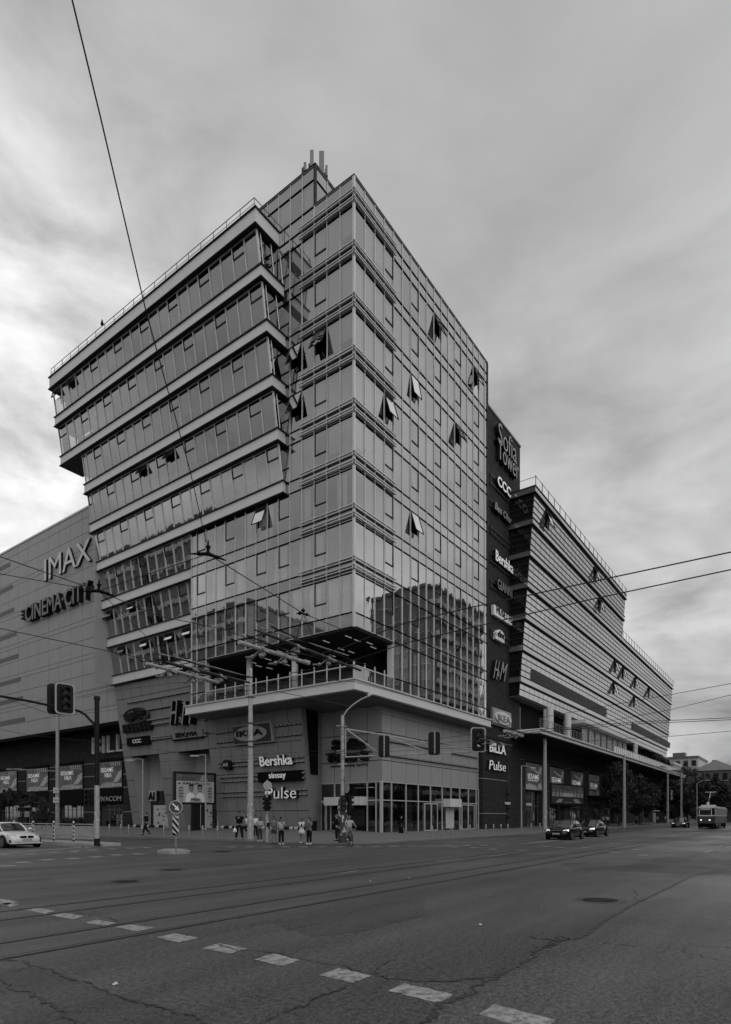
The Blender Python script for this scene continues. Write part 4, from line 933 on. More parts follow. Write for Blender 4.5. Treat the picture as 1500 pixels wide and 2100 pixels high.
sign('dark script name in two lines on the shop fascia under the slab', FSL, aS, shadow('Sofia', (688,752,1519,1541), 'letter_dark', .5, {'bold':.04})+shadow('Tower 2', (676,758,1546,1565), 'letter_dark', .5, {'bold':.03})+[('| GTC', (728,757,1568,1573), 'letter_dark', (.1,.2))], [((673,764,1548,1550),'frame_dark',(.03,.15)),((673,764,1557,1559),'frame_dark',(.03,.15)),((680,726,1572,1574),'frame_dark',(.03,.15)),((684,755,1526,1528),'frame_dark',(.03,.15))])
sign('letter and number sign on a white plate inside the left niche', FU(39.4), aN, [('A1', (309,321,1625,1641), 'letter_dark', (.2,.3), {'bold':.05})], [((308,322,1622,1643),'white_dull',(.05,.18))])
sign('black shopfront sign with thin white spaced capitals next to the black mast', FB, aBrick, [('VIVACOM', (200,249,1634,1644), 'grey_sign', (.3,.34), {'bold':.01})])
sign('small white shop name over the leftmost storefront', FB, aBrick, [('Aporelz', (4,22,1639,1646), 'grey_sign', (.3,.34), {'bold':.02})])
sign('white shop name half hidden by shrubs over the second storefront', FB, aBrick, [('Bershka', (58,91,1636,1647), 'white_dull', (.3,.34), {'bold':.01})])
# right brick tower, top to bottom
def vs(label, body, x0, x1, y0, y1, m='lit_letter', k=None, boards=(), o=.45, discs=(), more=()): sign(label, FBR, aB, shadow(body, (x0,x1,y0,y1), m, o, k or {'bold':.01})+list(more), boards, discs=discs)
sign('topmost sign of the brick tower, tall two-line name in pale script', FBR, aB, shadow('Sofia', (1014,1051,868,912), 'grey_sign', .5, {'bold':-.01})+shadow('Tower', (1013,1055,901,941), 'grey_sign', .5, {'bold':-.01}))
vs('three rounded white letters below the tower name', 'CCC', 1013, 1040, 976, 996, 'lit_letter', {'bold':.02})
vs('dark script sign third from the top of the brick tower', 'Ben Oler', 1007, 1042, 1030, 1046, 'steel', {'shear':.2,'bold':.03})
vs('white lowercase lettering in the middle of the brick tower', 'Bershka', 1009, 1045, 1129, 1151)
vs('thin dark-edged capitals under the white lowercase lettering', 'GIANNI', 1013, 1043, 1188, 1208, 'steel', {'bold':0})
sign('white rectangular board with thin black capitals on the brick tower', FBR, aB, [('MUSETTE', (1011,1043,1244,1259), 'letter_dark', (.42,.46), {'bold':0})], [((1006,1044,1241,1261),'white',(.1,.4))])
sign('white cloud-shaped sign with two dark letters on the brick tower', FBR, aB, [('dm', (1012,1025,1293,1306), 'letter_dark', (.5,.55), {'bold':.03,'shear':.15})], [((1009,1027,1305,1311),'white',(.1,.45))], discs=[((1010,1027,1289,1310),'white',(.1,.48))])
vs('tall slanted grey letters with ampersand on the brick tower', 'H', 1004, 1017, 1352, 1392, 'grey_sign', {'shear':.7,'bold':-.01}, more=shadow('&', (1015,1020,1375,1388), 'grey_sign', .3)+shadow('M', (1017,1033,1356,1394), 'grey_sign', .45, {'shear':.6,'bold':-.01}))
sign('pale square sign with an oval at the foot of the brick tower', FBR, aB, [('IKEA', (1012,1038,1465,1479), 'frame_mid', (.52,.56), {'bold':.01})], [((1004,1043,1450,1485),'steel',(.1,.3)),((1005,1042,1452,1483),'grey_sign',(.3,.4))], discs=[((1008,1041,1456,1482),'panel_light',(.4,.5))])
vs('white block capitals on the brick tower level with the hanging signals', 'BILLA', 999, 1032, 1522, 1542, 'lit_letter', {'bold':.015}, o=.3)
vs('white slanted outline lettering lowest on the brick tower', 'Pulse', 998, 1032, 1559, 1578, 'lit_letter', {'shear':.15,'bold':-.005}, o=.3)
sign('small lit sign over the side entrance of the brick tower', FBR, aB, [('CITIZENS', (1031,1043,1645,1650), 'white', (.25,.28), {'bold':.03})])
sign('small white name between the first pillars right of the brick tower', FG, aG, [('CITIZENS', (1078,1089,1647,1652), 'white', (.1,.13), {'bold':.03})])
sign('pale square board with slanted dark letters at the far end of the block', FV(24.5), lambda x, y: atV(x, y, 24.5), [('H&M', (1379,1396,1625,1636), 'letter_dark', (.32,.4), {'shear':.25,'bold':.03})], [((1376,1398,1621,1641),'white_dull',(.05,.3))])
sign('faint spaced capitals over a shop entrance', FG, aG, [('CULTE', (1210,1228,1643,1650), 'steel', (.1,.13), {'bold':0})])
# posters on the brick walls
mat('poster_bg', .10, .4, var=.8, scale=.9); mat('poster_floor', .5, .4, var=.4, scale=2); mat('finger', .5, .5, var=.25, scale=3)
labs_l = ['leftmost of the big posters on the left brick wall, cut by the frame edge', 'second big poster from the left, behind the lamp post arm', 'third big poster from the left, right of the grey pole', 'fourth big poster from the left, just right of the black mast']
for (x0, x1), lab, y0 in zip(posts_l[1:], labs_l, (1580, 1576, 1570, 1562)):
    A = atU(x0, y0, BU); B = atU(x1, y0, BU); a0, a1 = A.y, B.y; z1 = 7.95; z0 = 5.0; Wd = a0-a1
    t = empty('poster', (BU, (a0+a1)/2, z0), lab, 'poster', 'sports posters on the left brick wall')
    mb = MB(); board(mb, FB, a0, a1, z0, z1, .02, .08); mb.build('poster_sheet', K['poster_bg'], t)
    mb = MB(); put_text(mb, 'SESAME', FB, a0-Wd*.08, a0-Wd*.62, z0+1.8, z0+2.3, .09, .1, bold=.015); put_text(mb, 'НБΛ', FB, a0-Wd*.25, a0-Wd*.55, z0+1.2, z0+1.7, .09, .1, bold=.02); mb.build('lettering', K['lit_letter'], t)
    mb = MB()   # a hand reaching from the lower right and courtside floorboards
    q = lambda x, z, o=.085: FB(a0-Wd*x, z0+z, o)
    mb.prism([q(.62,.6),(q(.8,.62)),q(.98,1.2),q(.96,1.75),q(.86,1.7),q(.74,1.2)], (-.01,0,0)); mb.prism([q(.78,1.6,.09),q(.99,1.95,.09),q(.99,1.7,.09),q(.86,1.5,.09)], (-.01,0,0))
    mb.build('hand_image', K['finger'], t)
    mb = MB()
    for i in range(6): mb.prism([q(.02+i*.1,.03),q(.09+i*.1,.03),q(.25+i*.08,.6),q(.2+i*.08,.6)], (-.008,0,0))
    for i in range(5): mb.prism([q(.55+i*.09,.1,.088),q(.62+i*.09,.1,.088),q(.63+i*.09,.45,.088),q(.56+i*.09,.45,.088)], (-.012,0,0))
    for i in range(5): mb.prism([q(.5+i*.09,2.9,.088),q(.53+i*.09,2.9,.088),q(.55+i*.09,2.4,.088),q(.52+i*.09,2.45,.088)], (-.008,0,0))
    mb.build('court_image', K['poster_floor'], t); fix(t)
labs_r = ['largest of the right-hand wall posters, nearest the brick tower', 'second wall poster from the brick tower', 'third wall poster from the brick tower, above the billboard', 'fourth wall poster from the brick tower, behind the curved street lamp', 'fifth wall poster from the brick tower', 'narrow sixth wall poster half hidden by the dark tree', 'far narrow wall poster beyond the dark tree']
for i, ((x0, x1), lab) in enumerate(zip(posts_r, labs_r)):
    a0, a1 = vb2(x0)+.15, vb2(x1)-.1; z0, z1 = 5.0, 8.3; Wd = a1-a0
    t = empty('poster', (a0, GV, z0), lab, 'poster', 'sports posters on the right brick wall'); q = lambda x, z, o=.0: FG(a0+Wd*x, z0+z, o)
    mb = MB(); board(mb, FG, a0, a1, z0, z1, -.09, .0); mb.build('poster_sheet', K['poster_bg'], t)
    mb = MB(); put_text(mb, 'SESAME', FG, a0+Wd*.1, a0+Wd*.8, z0+1.35, z0+2.0, .01, .03, bold=.015); put_text(mb, 'AUTHENTIC BETTING', FG, a0+Wd*.12, a0+Wd*.7, z0+1.1, z0+1.25, .01, .03, bold=.02); mb.build('lettering', K['lit_letter'], t)
    mb = MB(); mb.prism([q(0,3.2,.005),q(.12,3.2,.005),q(.3,2.6,.005),q(.62,2.2,.005),q(.95,2.05,.005),q(.9,2.25,.005),q(.6,2.5,.005),q(.3,2.95,.005)], (0,-.01,0))
    mb.prism([q(.0,.05,.005),q(.75,.05,.005),q(.6,.55,.005),q(.2,.8,.005),q(0,.6,.005)], (0,-.012,0)); mb.prism([q(.7,.5,.006),q(.82,1.0,.006),q(.95,.8,.006),q(.98,.2,.006),q(.78,.1,.006)], (0,-.01,0))
    mb.prism([q(.75,2.3,.006),q(.85,3.0,.006),q(.98,2.9,.006),q(.9,2.2,.006)], (0,-.01,0)); mb.build('ball_player_image', K['finger'], t); fix(t)
# ================= STREET FURNITURE =================
def pole(name, px, py, ytop, r0, r1, m, label, cat='pole', group=None, base=None, extra=None, z=None):
    g = onpav(px, py) if z is None else atZ(px, py, z)
    D = (g.x*CA+g.y*SA); top = CH+(HY-ytop)/FPX*D
    t = empty(name, g, label, cat, group); mb = MB(); H = top-g.z
    mb.tube([(0,0,-.05),(0,0,H*.5),(0,0,H)], r0, 12, r2=r1); mb.build('shaft', K[m], t)
    if base: mb = MB(); mb.lathe([(base,-.05),(base,.12),(base*.7,.18),(base*.6,.9),(r0*1.02,.95)], 12); mb.build('pole_base', K[m], t)
    return t, g, D, H
def rel(t, p): return Vector(p)-t.location
def stickers(t, r, z0, z1, n, seed):
    p = random.Random(seed); mb = MB()
    for i in range(n):
        a = R(p.uniform(150, 330)); z = p.uniform(z0, z1); w_ = p.uniform(.06,.16); h = p.uniform(.08,.22); rr = r+.006+.0015*i
        P = [(rr*math.cos(a+s*w_/rr/2), rr*math.sin(a+s*w_/rr/2), z+q*h) for s, q in ((-1,0),(1,0),(1,1),(-1,1))]; mb.add(P, [(0,1,2,3)])
    mb.build('bill_stickers', K['white_dull'], t, recalc=False)
# tall catenary pole in front of the leaning wall
T1, g1p, D1, H1 = pole('overhead_line_pole', 514, 1720, 1371, .21, .12, 'pole_paint', 'tall grey tapered pole in front of the leaning wall, covered in stickers at its foot', 'pole', 'poles carrying the overhead wires')
stickers(T1, .21, .5, 2.2, 22, 1)
mb = MB()
for py in (1484,1521,1532,1430): z = CH+(HY-py)/FPX*D1-g1p.z; mb.lathe([(.19,z-.05),(.19,z+.05)], 12); mb.tube([(-.25,.18,z),(.25,-.18,z)], .03, 5)
mb.build('clamp_band', K['steel_dark'], T1)
def lamp_post(px, py, ytop, xh, yh, lab, z=None, curve=.35, m='pole_paint', r=.055, head=.62):
    t, g, D, H = pole('street_lamp', px, py, ytop, r*1.35, r, m, lab, 'street lamp', 'slender street lamps', base=r*1.9, z=z)
    e = atD(xh, yh, D) - g; mb = MB(); P = []
    for k in range(9):
        s = k/8; P.append((e.x*s, e.y*s, H-.05+(e.z-H+.05)*s+curve*math.sin(math.pi*s)*.6))
    mb.tube(P, r*.55, 6); mb.build('bracket_arm', K[m], t)
    d = Vector((e.x, e.y, 0)).normalized(); n = Vector((-d.y, d.x, 0)); c = Vector((e.x, e.y, e.z))
    mb = MB(); L = head
    def q(a, b_, z_): return c+d*a+n*b_+Vector((0,0,z_))
    mb.hexa([q(-L*.3,-.08,-.05),q(L,-.13,-.08),q(L,.13,-.08),q(-L*.3,.08,-.05),q(-L*.3,-.05,.06),q(L*.8,-.07,.04),q(L*.8,.07,.04),q(-L*.3,.05,.06)]); hd = mb.build('lamp_head', K[m], t)
    mb = MB(); mb.box(-.01,.01,-.01,.01,0,.01); mb.v = [tuple(q(a*30,b_*8,-.10+z_)) for a, b_, z_ in mb.v]; mb.build('lamp_lens', K['lens'], hd)
    return t
lamp_post(61, 1695, 1578, 22, 1578, 'slender street lamp with its arm to the left, first from the left edge', curve=.25)
lamp_post(143, 1700, 1570, 124, 1571, 'slender street lamp just right of the grey pole', curve=.25)
lamp_post(293, 1709, 1557, 272, 1559, 'slender street lamp standing in front of the left niche', curve=.15)
lamp_post(422, 1712, 1548, 404, 1550, 'slender street lamp behind the billboard', curve=.1)
lamp_post(1070, 1706, 1571, 1092, 1575, 'slender street lamp to the right of the brick tower', curve=.2, head=.35)
lamp_post(1222, 1682, 1590, 1240, 1591, 'thin street lamp with an arm to the right, behind the black sedan', curve=.3)
lamp_post(1430, 1690, 1607, 1447, 1600, 'far street lamp in front of the trees', curve=.2, r=.1, head=1.2)
t, g, D, H = pole('overhead_line_pole', 118, 1704, 1466, .24, .17, 'pole_paint', 'grey pole left of the black mast with two small plates fixed to it', 'pole', 'poles carrying the overhead wires'); stickers(t, .24, .8, 2.6, 12, 2)
for py, hh, ww in ((1621,.62,.62),(1634,.0,0),(1641,.62,.62)):
    if not hh: continue
    z = CH+(HY-py-6)/FPX*D-g.z; d = Vector((-CA,-SA,0)); n = Vector((SA,-CA,0)); c = d*.3+Vector((0,0,z)); mb = MB()
    mb.hexa([c+n*a+Vector((0,0,b_))+d*e for e, b_ in ((0,0),(0,0)) for a in ()] or [c-n*ww/2, c+n*ww/2, c+n*ww/2+d*.04, c-n*ww/2+d*.04, c-n*ww/2+Vector((0,0,hh)), c+n*ww/2+Vector((0,0,hh)), c+n*ww/2+d*.04+Vector((0,0,hh)), c-n*ww/2+d*.04+Vector((0,0,hh))]); pl = mb.build('route_plate', K['white_dull'], t)
    mb = MB(); 
    for zz_ in (.28,): mb.hexa([c-n*ww*.3+d*.05+Vector((0,0,zz_)), c+n*ww*.3+d*.05+Vector((0,0,zz_)), c+n*ww*.3+d*.055+Vector((0,0,zz_)), c-n*ww*.3+d*.055+Vector((0,0,zz_)), c-n*ww*.3+d*.05+Vector((0,0,zz_+.06)), c+n*ww*.3+d*.05+Vector((0,0,zz_+.06)), c+n*ww*.3+d*.055+Vector((0,0,zz_+.06)), c-n*ww*.3+d*.055+Vector((0,0,zz_+.06))])
    mb.build('plate_text', K['letter_dark'], pl)
mb = MB(); z = CH+(HY-1582)/FPX*D-g.z; e = atD(14, 1577, D)-g; mb.tube([(0,0,z),(e.x,e.y,e.z)], .05, 6); mb.build('cross_arm', K['steel'], t)
# right-hand tall poles
for px, py, yt, lab in ((1118,1702,1455,'tall overhead-line pole between the brick tower and the striped block'), (1281,1697,1548,'overhead-line pole left of the dark tree'), (1370,1690,1582,'overhead-line pole beyond the dark tree'), (1398,1690,1585,'farthest overhead-line pole, at the end of the canopy')):
    t, g, D, H = pole('overhead_line_pole', px, py, yt, .26, .17, 'pole_paint', lab, 'pole', 'poles carrying the overhead wires'); 
    if px < 1300: stickers(t, .26, .6, 2.3, 10, px)
# --- traffic signal heads
def head(parent, c, fwd, s=1.0, n=3, plate=False, lit=None, name='signal_head', board_m='pole_black', arrow=False):
    """c: centre (relative to parent), fwd: horizontal direction the lenses face"""
    f = Vector((fwd[0], fwd[1], 0)).normalized(); r = Vector((-f.y, f.x, 0)); c = Vector(c); H = .33*n*s; Wd = .34*s
    def q(a, b_, z_): return c+r*a+f*b_+Vector((0,0,z_))
    mb = MB(); mb.hexa([q(-Wd/2,-.12,-H/2),q(Wd/2,-.12,-H/2),q(Wd/2,.1,-H/2),q(-Wd/2,.1,-H/2),q(-Wd/2,-.12,H/2),q(Wd/2,-.12,H/2),q(Wd/2,.1,H/2),q(-Wd/2,.1,H/2)])
    h = mb.build(name, K['pole_black'], parent)
    vm = MB(); lm = MB()
    for i in range(n):
        z = H/2-(i+.5)*.33*s; k = 10; rr = .13*s
        for j in range(k):
            a0 = math.pi*(-.15+1.3*j/k); a1 = math.pi*(-.15+1.3*(j+1)/k)
            P0 = q(rr*math.cos(a0), .1, z+rr*math.sin(a0)); P1 = q(rr*math.cos(a1), .1, z+rr*math.sin(a1)); vm.quad(P0, P1, P1+f*.2*s, P0+f*.2*s)
        lm.add([q(rr*.9*math.cos(2*math.pi*j/12), .104, z+rr*.9*math.sin(2*math.pi*j/12)) for j in range(12)], [tuple(range(12))])
    vm.build('visor', K['pole_black'], h, recalc=False); lm.build('signal_lens', K['steel_dark'], h, recalc=False)
    if plate:
        bw_, bh = (.42 if plate == 'rim' else .34)*s, H/2+.17*s; P = []
        for sx, sy, a0 in ((1,1,0),(-1,1,90),(-1,-1,180),(1,-1,270)):
            for k_ in range(5): a = R(a0+k_*22.5); P.append(((bw_-.15*s)*sx+.15*s*math.cos(a), (bh-.15*s)*sy+.15*s*math.sin(a)))
        Q = [q(a, -.0, z) for a, z in P]; mb = MB(); mb.prism(Q, f*.02); mb.build('backing_board', K['pole_black'], h)
        if plate == 'rim':
            mb = MB(); Q2 = [q(a, .03, z) for a, z in P]; Q3 = [q(a*.82, .03, z*.92) for a, z in P]
            for i in range(len(Q2)): mb.quad(Q2[i], Q2[(i+1)%len(Q2)], Q3[(i+1)%len(Q3)], Q3[i])
            mb.build('board_rim', K['grey_sign'], h, recalc=False)
    if arrow:
        z = H/2-2.5*.33*s; mb = MB(); mb.prism([q(-.09,.12,z+.02),q(-.02,.12,z+.09),q(-.02,.12,z+.04),q(.09,.12,z-.01),q(.09,.12,z-.05),q(-.02,.12,z-.0),q(-.02,.12,z-.06)], f*.004); mb.build('lit_arrow', K['lamp_strip'], h)
    return h
toward = (-CA, -SA)
# black mast with curved arm (left), painted white at the foot
gp = atZ(199, 1731, .15); D = gp.x*CA+gp.y*SA; top = CH+(HY-1428)/FPX*D
T2 = empty('signal_mast', gp, 'thick black signal mast with pale foot and an arm reaching left, on the fenced island', 'signal mast')
H = top-gp.z; zs = CH+(HY-1611)/FPX*D-gp.z
mb = MB(); mb.tube([(0,0,zs),(0,0,H)], .13, 14); mb.lathe([(.17,H-.22),(.17,H-.06),(.15,H)], 14); mb.build('shaft', K['pole_black'], T2)
mb = MB(); mb.tube([(0,0,.3),(0,0,zs)], .135, 14); mb.build('painted_foot', K['pole_paint'], T2); mb = MB(); mb.tube([(0,0,-.1),(0,0,.3)], .16, 14); mb.build('foot_collar', K['pole_black'], T2)
stickers(T2, .135, 1.2, 1.9, 10, 4)
arm = [atD(196,1487,D), atD(186,1478,D), atD(175,1466,D), atD(163,1459,D), atD(150,1455,D*.985), atD(120,1451,D*.96), atD(60,1438,D*.92), atD(-40,1421,D*.86), atD(-160,1400,D*.8)]
mb = MB(); mb.tube([rel(T2, p) for p in arm], .075, 8, r2=.06); mb.build('mast_arm', K['pole_black'], T2)
hc = atD(133, 1433.5, D*.965); S_ = empty('traffic_signal', hc, 'black three-lamp traffic signal with a pale-rimmed board, hanging from the black arm', 'traffic signal')
head(S_, (0,0,0), (-.1,-1), 1.28, plate='rim'); S2 = empty('traffic_signal', atD(114, 1434, D*.97), 'back of a second black traffic signal beside the rimmed one on the black arm', 'traffic signal')
head(S2, (0,0,0), (.3,.9), 1.25, plate=True)
S3 = empty('traffic_signal', atD(184, 1637, D*1.03), 'small black traffic signal fixed low on the black mast', 'traffic signal'); head(S3, (0,0,0), (-.9,-.45), .95)
mb = MB(); mb.tube([rel(S3, atD(184,1625,D*1.03)), rel(S3, atD(197,1625,D))], .02, 5); mb.build('fixing_bracket', K['pole_black'], S3)
# corner mast with the trussed arm
gp = onpav(703, 1727); D = gp.x*CA+gp.y*SA
T3 = empty('signal_mast', gp, 'pale corner mast with stickers, curved lamp arm and a long triangular truss reaching right', 'signal mast')
def RP(x, y, d=None): return rel(T3, atD(x, y, D if d is None else d))
mb = MB(); zt_ = CH+(HY-1467)/FPX*D-gp.z; mb.tube([(0,0,0),(0,0,zt_)], .13, 12, r2=.10); mb.build('shaft', K['pole_paint'], T3)
mb = MB(); mb.lathe([(.26,-.05),(.26,2.5),(.2,2.62),(.14,2.7)], 14); o_ = mb.build('sheathed_base', K['patch'], T3); stickers(T3, .26, .4, 2.4, 34, 6)
mb = MB()
for py in (1490,1498,1505,1520,1540,1551,1556,1580,1600): z = CH+(HY-py)/FPX*D-gp.z; mb.lathe([(.145,z-.03),(.145,z+.03)], 10)
z = CH+(HY-1489)/FPX*D-gp.z; mb.tube([RP(690,1489), RP(712,1490)], .04, 6); z = CH+(HY-1568)/FPX*D-gp.z; mb.tube([RP(694,1568), RP(712,1567)], .05, 6); mb.tube([RP(690,1541), RP(702,1539)], .03, 6); mb.build('clamp_band', K['steel'], T3)
mb = MB(); mb.tube([RP(706,1467), RP(711,1458), RP(725,1445), RP(740,1435), RP(757,1427)], .045, 8); la = mb.build('lamp_arm', K['pole_paint'], T3)
mb = MB(); mb.tube([RP(755,1427), RP(762,1423.5), RP(770,1424)], .10, 8, r2=.06); mb.build('lamp_head', K['white_dull'], la)
# truss: two chords that converge to the right
e1 = .96; mb = MB()
A0, A1, A2, A3 = RP(709,1495), RP(784,1507), RP(886,1526,D*.97), RP(968,1538,D*.95)
B0, B1, B2, B3 = RP(709,1553), RP(784,1549.5), RP(886,1545,D*.97), RP(968,1542,D*.95)
for P in ([A0,A1,A2,A3],[B0,B1,B2,B3],[A0,B0],[RP(711,1496),B1],[A1,B2],[A1,B1]): mb.tube(P, .045, 6)
mb.build('truss_arm', K['pole_paint'], T3)
for x, y, wd, lab, d, k in ((788,1531,(.8,.6),'back of a black signal nearest the mast on the truss',D*.99,.98),(891,1525,(.9,.45),'back of a wide black signal in the middle of the truss',D*.96,1.0)):
    s = empty('traffic_signal', atD(x, y, d), lab, 'traffic signal'); head(s, (0,0,0), wd, k, plate=True)
    mb = MB(); mb.tube([(0,0,-.6),(0,0,.7)], .04, 6); mb.v = [(a-CA*.22, b_-SA*.22, c) for a, b_, c in mb.v]; mb.build('hanger', K['pole_paint'], s)
s = empty('traffic_signal', atD(981, 1517.5, D*.94), 'traffic signal with a grey-rimmed board and lit arrow at the truss tip', 'traffic signal'); head(s, (0,0,0), (-.75,-.65), 1.05, plate='rim', arrow=True)
s = empty('traffic_signal', RP(716,1647)+gp, 'pair of small black signals strapped to the corner mast above the cyclist', 'traffic signal'); head(s, (0,0,0), (.9,-.3), .95)
head(s, rel(s, atD(705,1647,D*.99)), (-.7,-.7), .9)
mb = MB(); mb.tube([rel(s, atD(703,1640,D)), rel(s, atD(716,1640,D))], .02, 5); mb.build('fixing_bracket', K['pole_black'], s)
s = empty('road_sign', atD(711, 1617, D), 'edge-on triangular and round road signs on the corner mast', 'road sign')
mb = MB(); mb.prism([rel(s,atD(706,1590,D)), rel(s,atD(714,1591,D*.985)), rel(s,atD(707,1605,D))], (.02,0,0)); mb.build('triangle_plate', K['grey_sign'], s)
c = rel(s, atD(711,1617,D)); mb = MB(); mb.lathe([(.3,-.01),(.3,.01)], 20, Matrix.Translation(c) @ Matrix.Rotation(R(90), 4, 'Y') @ Matrix.Rotation(R(20), 4, 'X')); mb.build('round_plate', K['grey_sign'], s)
# small signal post with round sign
gp = onpav(548, 1728); D = gp.x*CA+gp.y*SA
T4 = empty('signal_post', gp, 'thin grey signal post among the waiting people', 'signal post'); zt_ = CH+(HY-1600)/FPX*D-gp.z
mb = MB(); mb.tube([(0,0,0),(0,0,1.6)], .09, 10); mb.tube([(0,0,1.6),(0,0,zt_)], .05, 10); mb.build('shaft', K['pole_paint'], T4); stickers(T4, .09, 1.0, 1.6, 5, 8)
mb = MB(); mb.box(-.12,.12,-.16,-.08,1.0,1.25); mb.build('push_button_box', K['pole_black'], T4)
s = empty('traffic_signal', atD(548,1649,D*.995), 'small black traffic signal on the thin post left of the slanted outline lettering', 'traffic signal'); head(s, (0,0,0), (-.9,.1), .85); head(s, (-.02,-.02,0), (.2,-1), .8)
def round_sign(px, py, rad, lab, face, D, kind):
    c = atD(px, py, D-.12); s = empty('road_sign', c, lab, 'road sign'); M = Matrix(((SA,0,CA,0),(-CA,0,SA,0),(0,1,0,0),(0,0,0,1))).to_4x4()
    # local x -> image right, y -> up, z -> away
    def L(x, y, z): return Vector((SA*x+CA*z, -CA*x+SA*z, y))
    def ringm(r0, r1, z): 
        m_ = MB(); n = 32
        for k in range(n):
            a, b_ = 2*math.pi*k/n, 2*math.pi*(k+1)/n; m_.quad(L(r0*math.cos(a),r0*math.sin(a),z),L(r1*math.cos(a),r1*math.sin(a),z),L(r1*math.cos(b_),r1*math.sin(b_),z),L(r0*math.cos(b_),r0*math.sin(b_),z))
        return m_
    m_ = MB(); m_.prism([L(rad*math.cos(2*math.pi*k/32), rad*math.sin(2*math.pi*k/32), 0) for k in range(32)], L(0,0,.03)); m_.build('sign_plate', K[face], s)
    ringm(rad*.9, rad, -.006).build('sign_rim', K['white_dull'], s, recalc=False)
    m_ = MB()
    if kind == 'arrow':
        P = [(-.55,.45),(-.42,.58),(.12,.06),(.24,.26),(.5,-.5),(-.25,-.3),(-.02,-.1)]
        m_.prism([L(x*rad*1.05, y*rad*1.05, -.008) for x, y in P], L(0,0,-.004)); m_.build('arrow', K['white'], s)
    else:
        for o in (0,): m_.prism([L(x*rad, y*rad, -.008) for x, y in ((-.62,.55),(-.5,.66),(.62,-.55),(.5,-.66))], L(0,0,-.004))
        m_.build('slash', K['white_dull'], s)
    return s
round_sign(549, 1611, .27, 'round no-parking sign with a diagonal bar on the thin signal post', 'grey_sign', D, 'slash')
mb = MB(); c = atD(549, 1626, D-.1); s = empty('supplementary_plate', c, 'small white plate under the round no-parking sign', 'road sign'); mb.add([Vector((SA*x,-CA*x,y)) for x, y in ((-.17,-.1),(.17,-.1),(.17,.1),(-.17,.1))], [(0,1,2,3)]); mb.build('plate', K['white'], s)
mb = MB(); mb.prism([Vector((SA*x-CA*.005,-CA*x-SA*.005,y)) for x, y in ((-.1,.02),(-.1,.05),(.0,.05),(.0,-.05),(.05,-.05),(.05,-.08),(-.04,-.08),(-.04,.02))], (-.002,-.002,0)); mb.build('plate_mark', K['letter_dark'], s)
# keep-right sign on the refuge
gp = atZ(361, 1748, .16); D = gp.x*CA+gp.y*SA
T5 = empty('sign_post', gp, 'short post with a diagonally striped marker panel, on the small refuge', 'sign post')
mb = MB(); zt_ = CH+(HY-1645)/FPX*D-gp.z; mb.tube([(0,0,0),(0,0,zt_)], .035, 8); mb.build('shaft', K['steel'], T5)
za = CH+(HY-1714)/FPX*D-gp.z; zb_ = CH+(HY-1671)/FPX*D-gp.z
def L5(x, y, z): return Vector((SA*x+CA*z, -CA*x+SA*z, y))
mb = MB(); mb.prism([L5(-.135,za,-.05),L5(.135,za,-.05),L5(.135,zb_,-.05),L5(-.135,zb_,-.05)], L5(0,0,.02)); mk = mb.build('marker_panel', K['white_dull'], T5)
mb = MB(); h_ = (zb_-za)/3.6
for i in range(-1, 4):
    y0 = za+i*h_*1.15; P = [(-.13, y0+.3), (-.13, y0+.3+h_*.55), (.13, y0+h_*.55-.02), (.13, y0-.02)]
    P = [(x, min(max(y, za+.005), zb_-.005)) for x, y in P]
    if abs(P[0][1]-P[1][1])+abs(P[2][1]-P[3][1]) > .05: mb.prism([L5(x, y, -.055) for x, y in P], L5(0,0,-.004))
mb.build('stripes', K['black'], mk)
round_sign(361, 1655.5, .29, 'round keep-right sign with a white arrow pointing down right', 'steel_dark', D, 'arrow')
# --- billboard at the left
def billboard(x0, x1, y0, y1, lab, D0, D1_, stem, art):
    A = atD(x0, y1, D0); B = atD(x1, y1, D1_); zt0 = atD(x0, y0, D0).z; A.z = B.z = (A.z+B.z)/2
    ex = (B-A); W_ = Vector((ex.x, ex.y, 0)).length; ex = Vector((ex.x, ex.y, 0)).normalized(); n = Vector((ex.y, -ex.x, 0)); Hh = zt0-A.z
    if n.dot(Vector((-1,-1,0))) < 0: n = -n
    t = empty('billboard', (A.x, A.y, pav_z(A.x, A.y)), lab, 'billboard'); O = A-t.location
    def q(x, y, o): return O+ex*(x*W_)+Vector((0,0,y*Hh))+n*o
    def F(a, z, o=0): return q(a, z, o)
    mb = MB(); mb.hexa([q(0,0,-.35),q(1,0,-.35),q(1,0,0),q(0,0,0),q(0,1,-.35),q(1,1,-.35),q(1,1,0),q(0,1,0)])
    for a, b_, c, d in ((0,1,0,.05),(0,1,.95,1),(0,.04,.05,.95),(.96,1,.05,.95)): mb.hexa([q(a,c,.001),q(b_,c,.001),q(b_,c,.08),q(a,c,.08),q(a,d,.001),q(b_,d,.001),q(b_,d,.08),q(a,d,.08)])
    mb.build('cabinet', K['pole_black'], t)
    if stem:
        s0, s1 = stem; mb = MB(); z0 = .0; mb.hexa([q(s0,0,-.3)*1 if False else Vector((*q(s0,0,-.3)[:2],-.05)), Vector((*q(s1,0,-.3)[:2],-.05)), Vector((*q(s1,0,-.02)[:2],-.05)), Vector((*q(s0,0,-.02)[:2],-.05)), q(s0,0,-.3), q(s1,0,-.3), q(s1,0,-.02), q(s0,0,-.02)]); mb.build('stem', K['pole_black'], t)
    art(t, F, q)
    return t
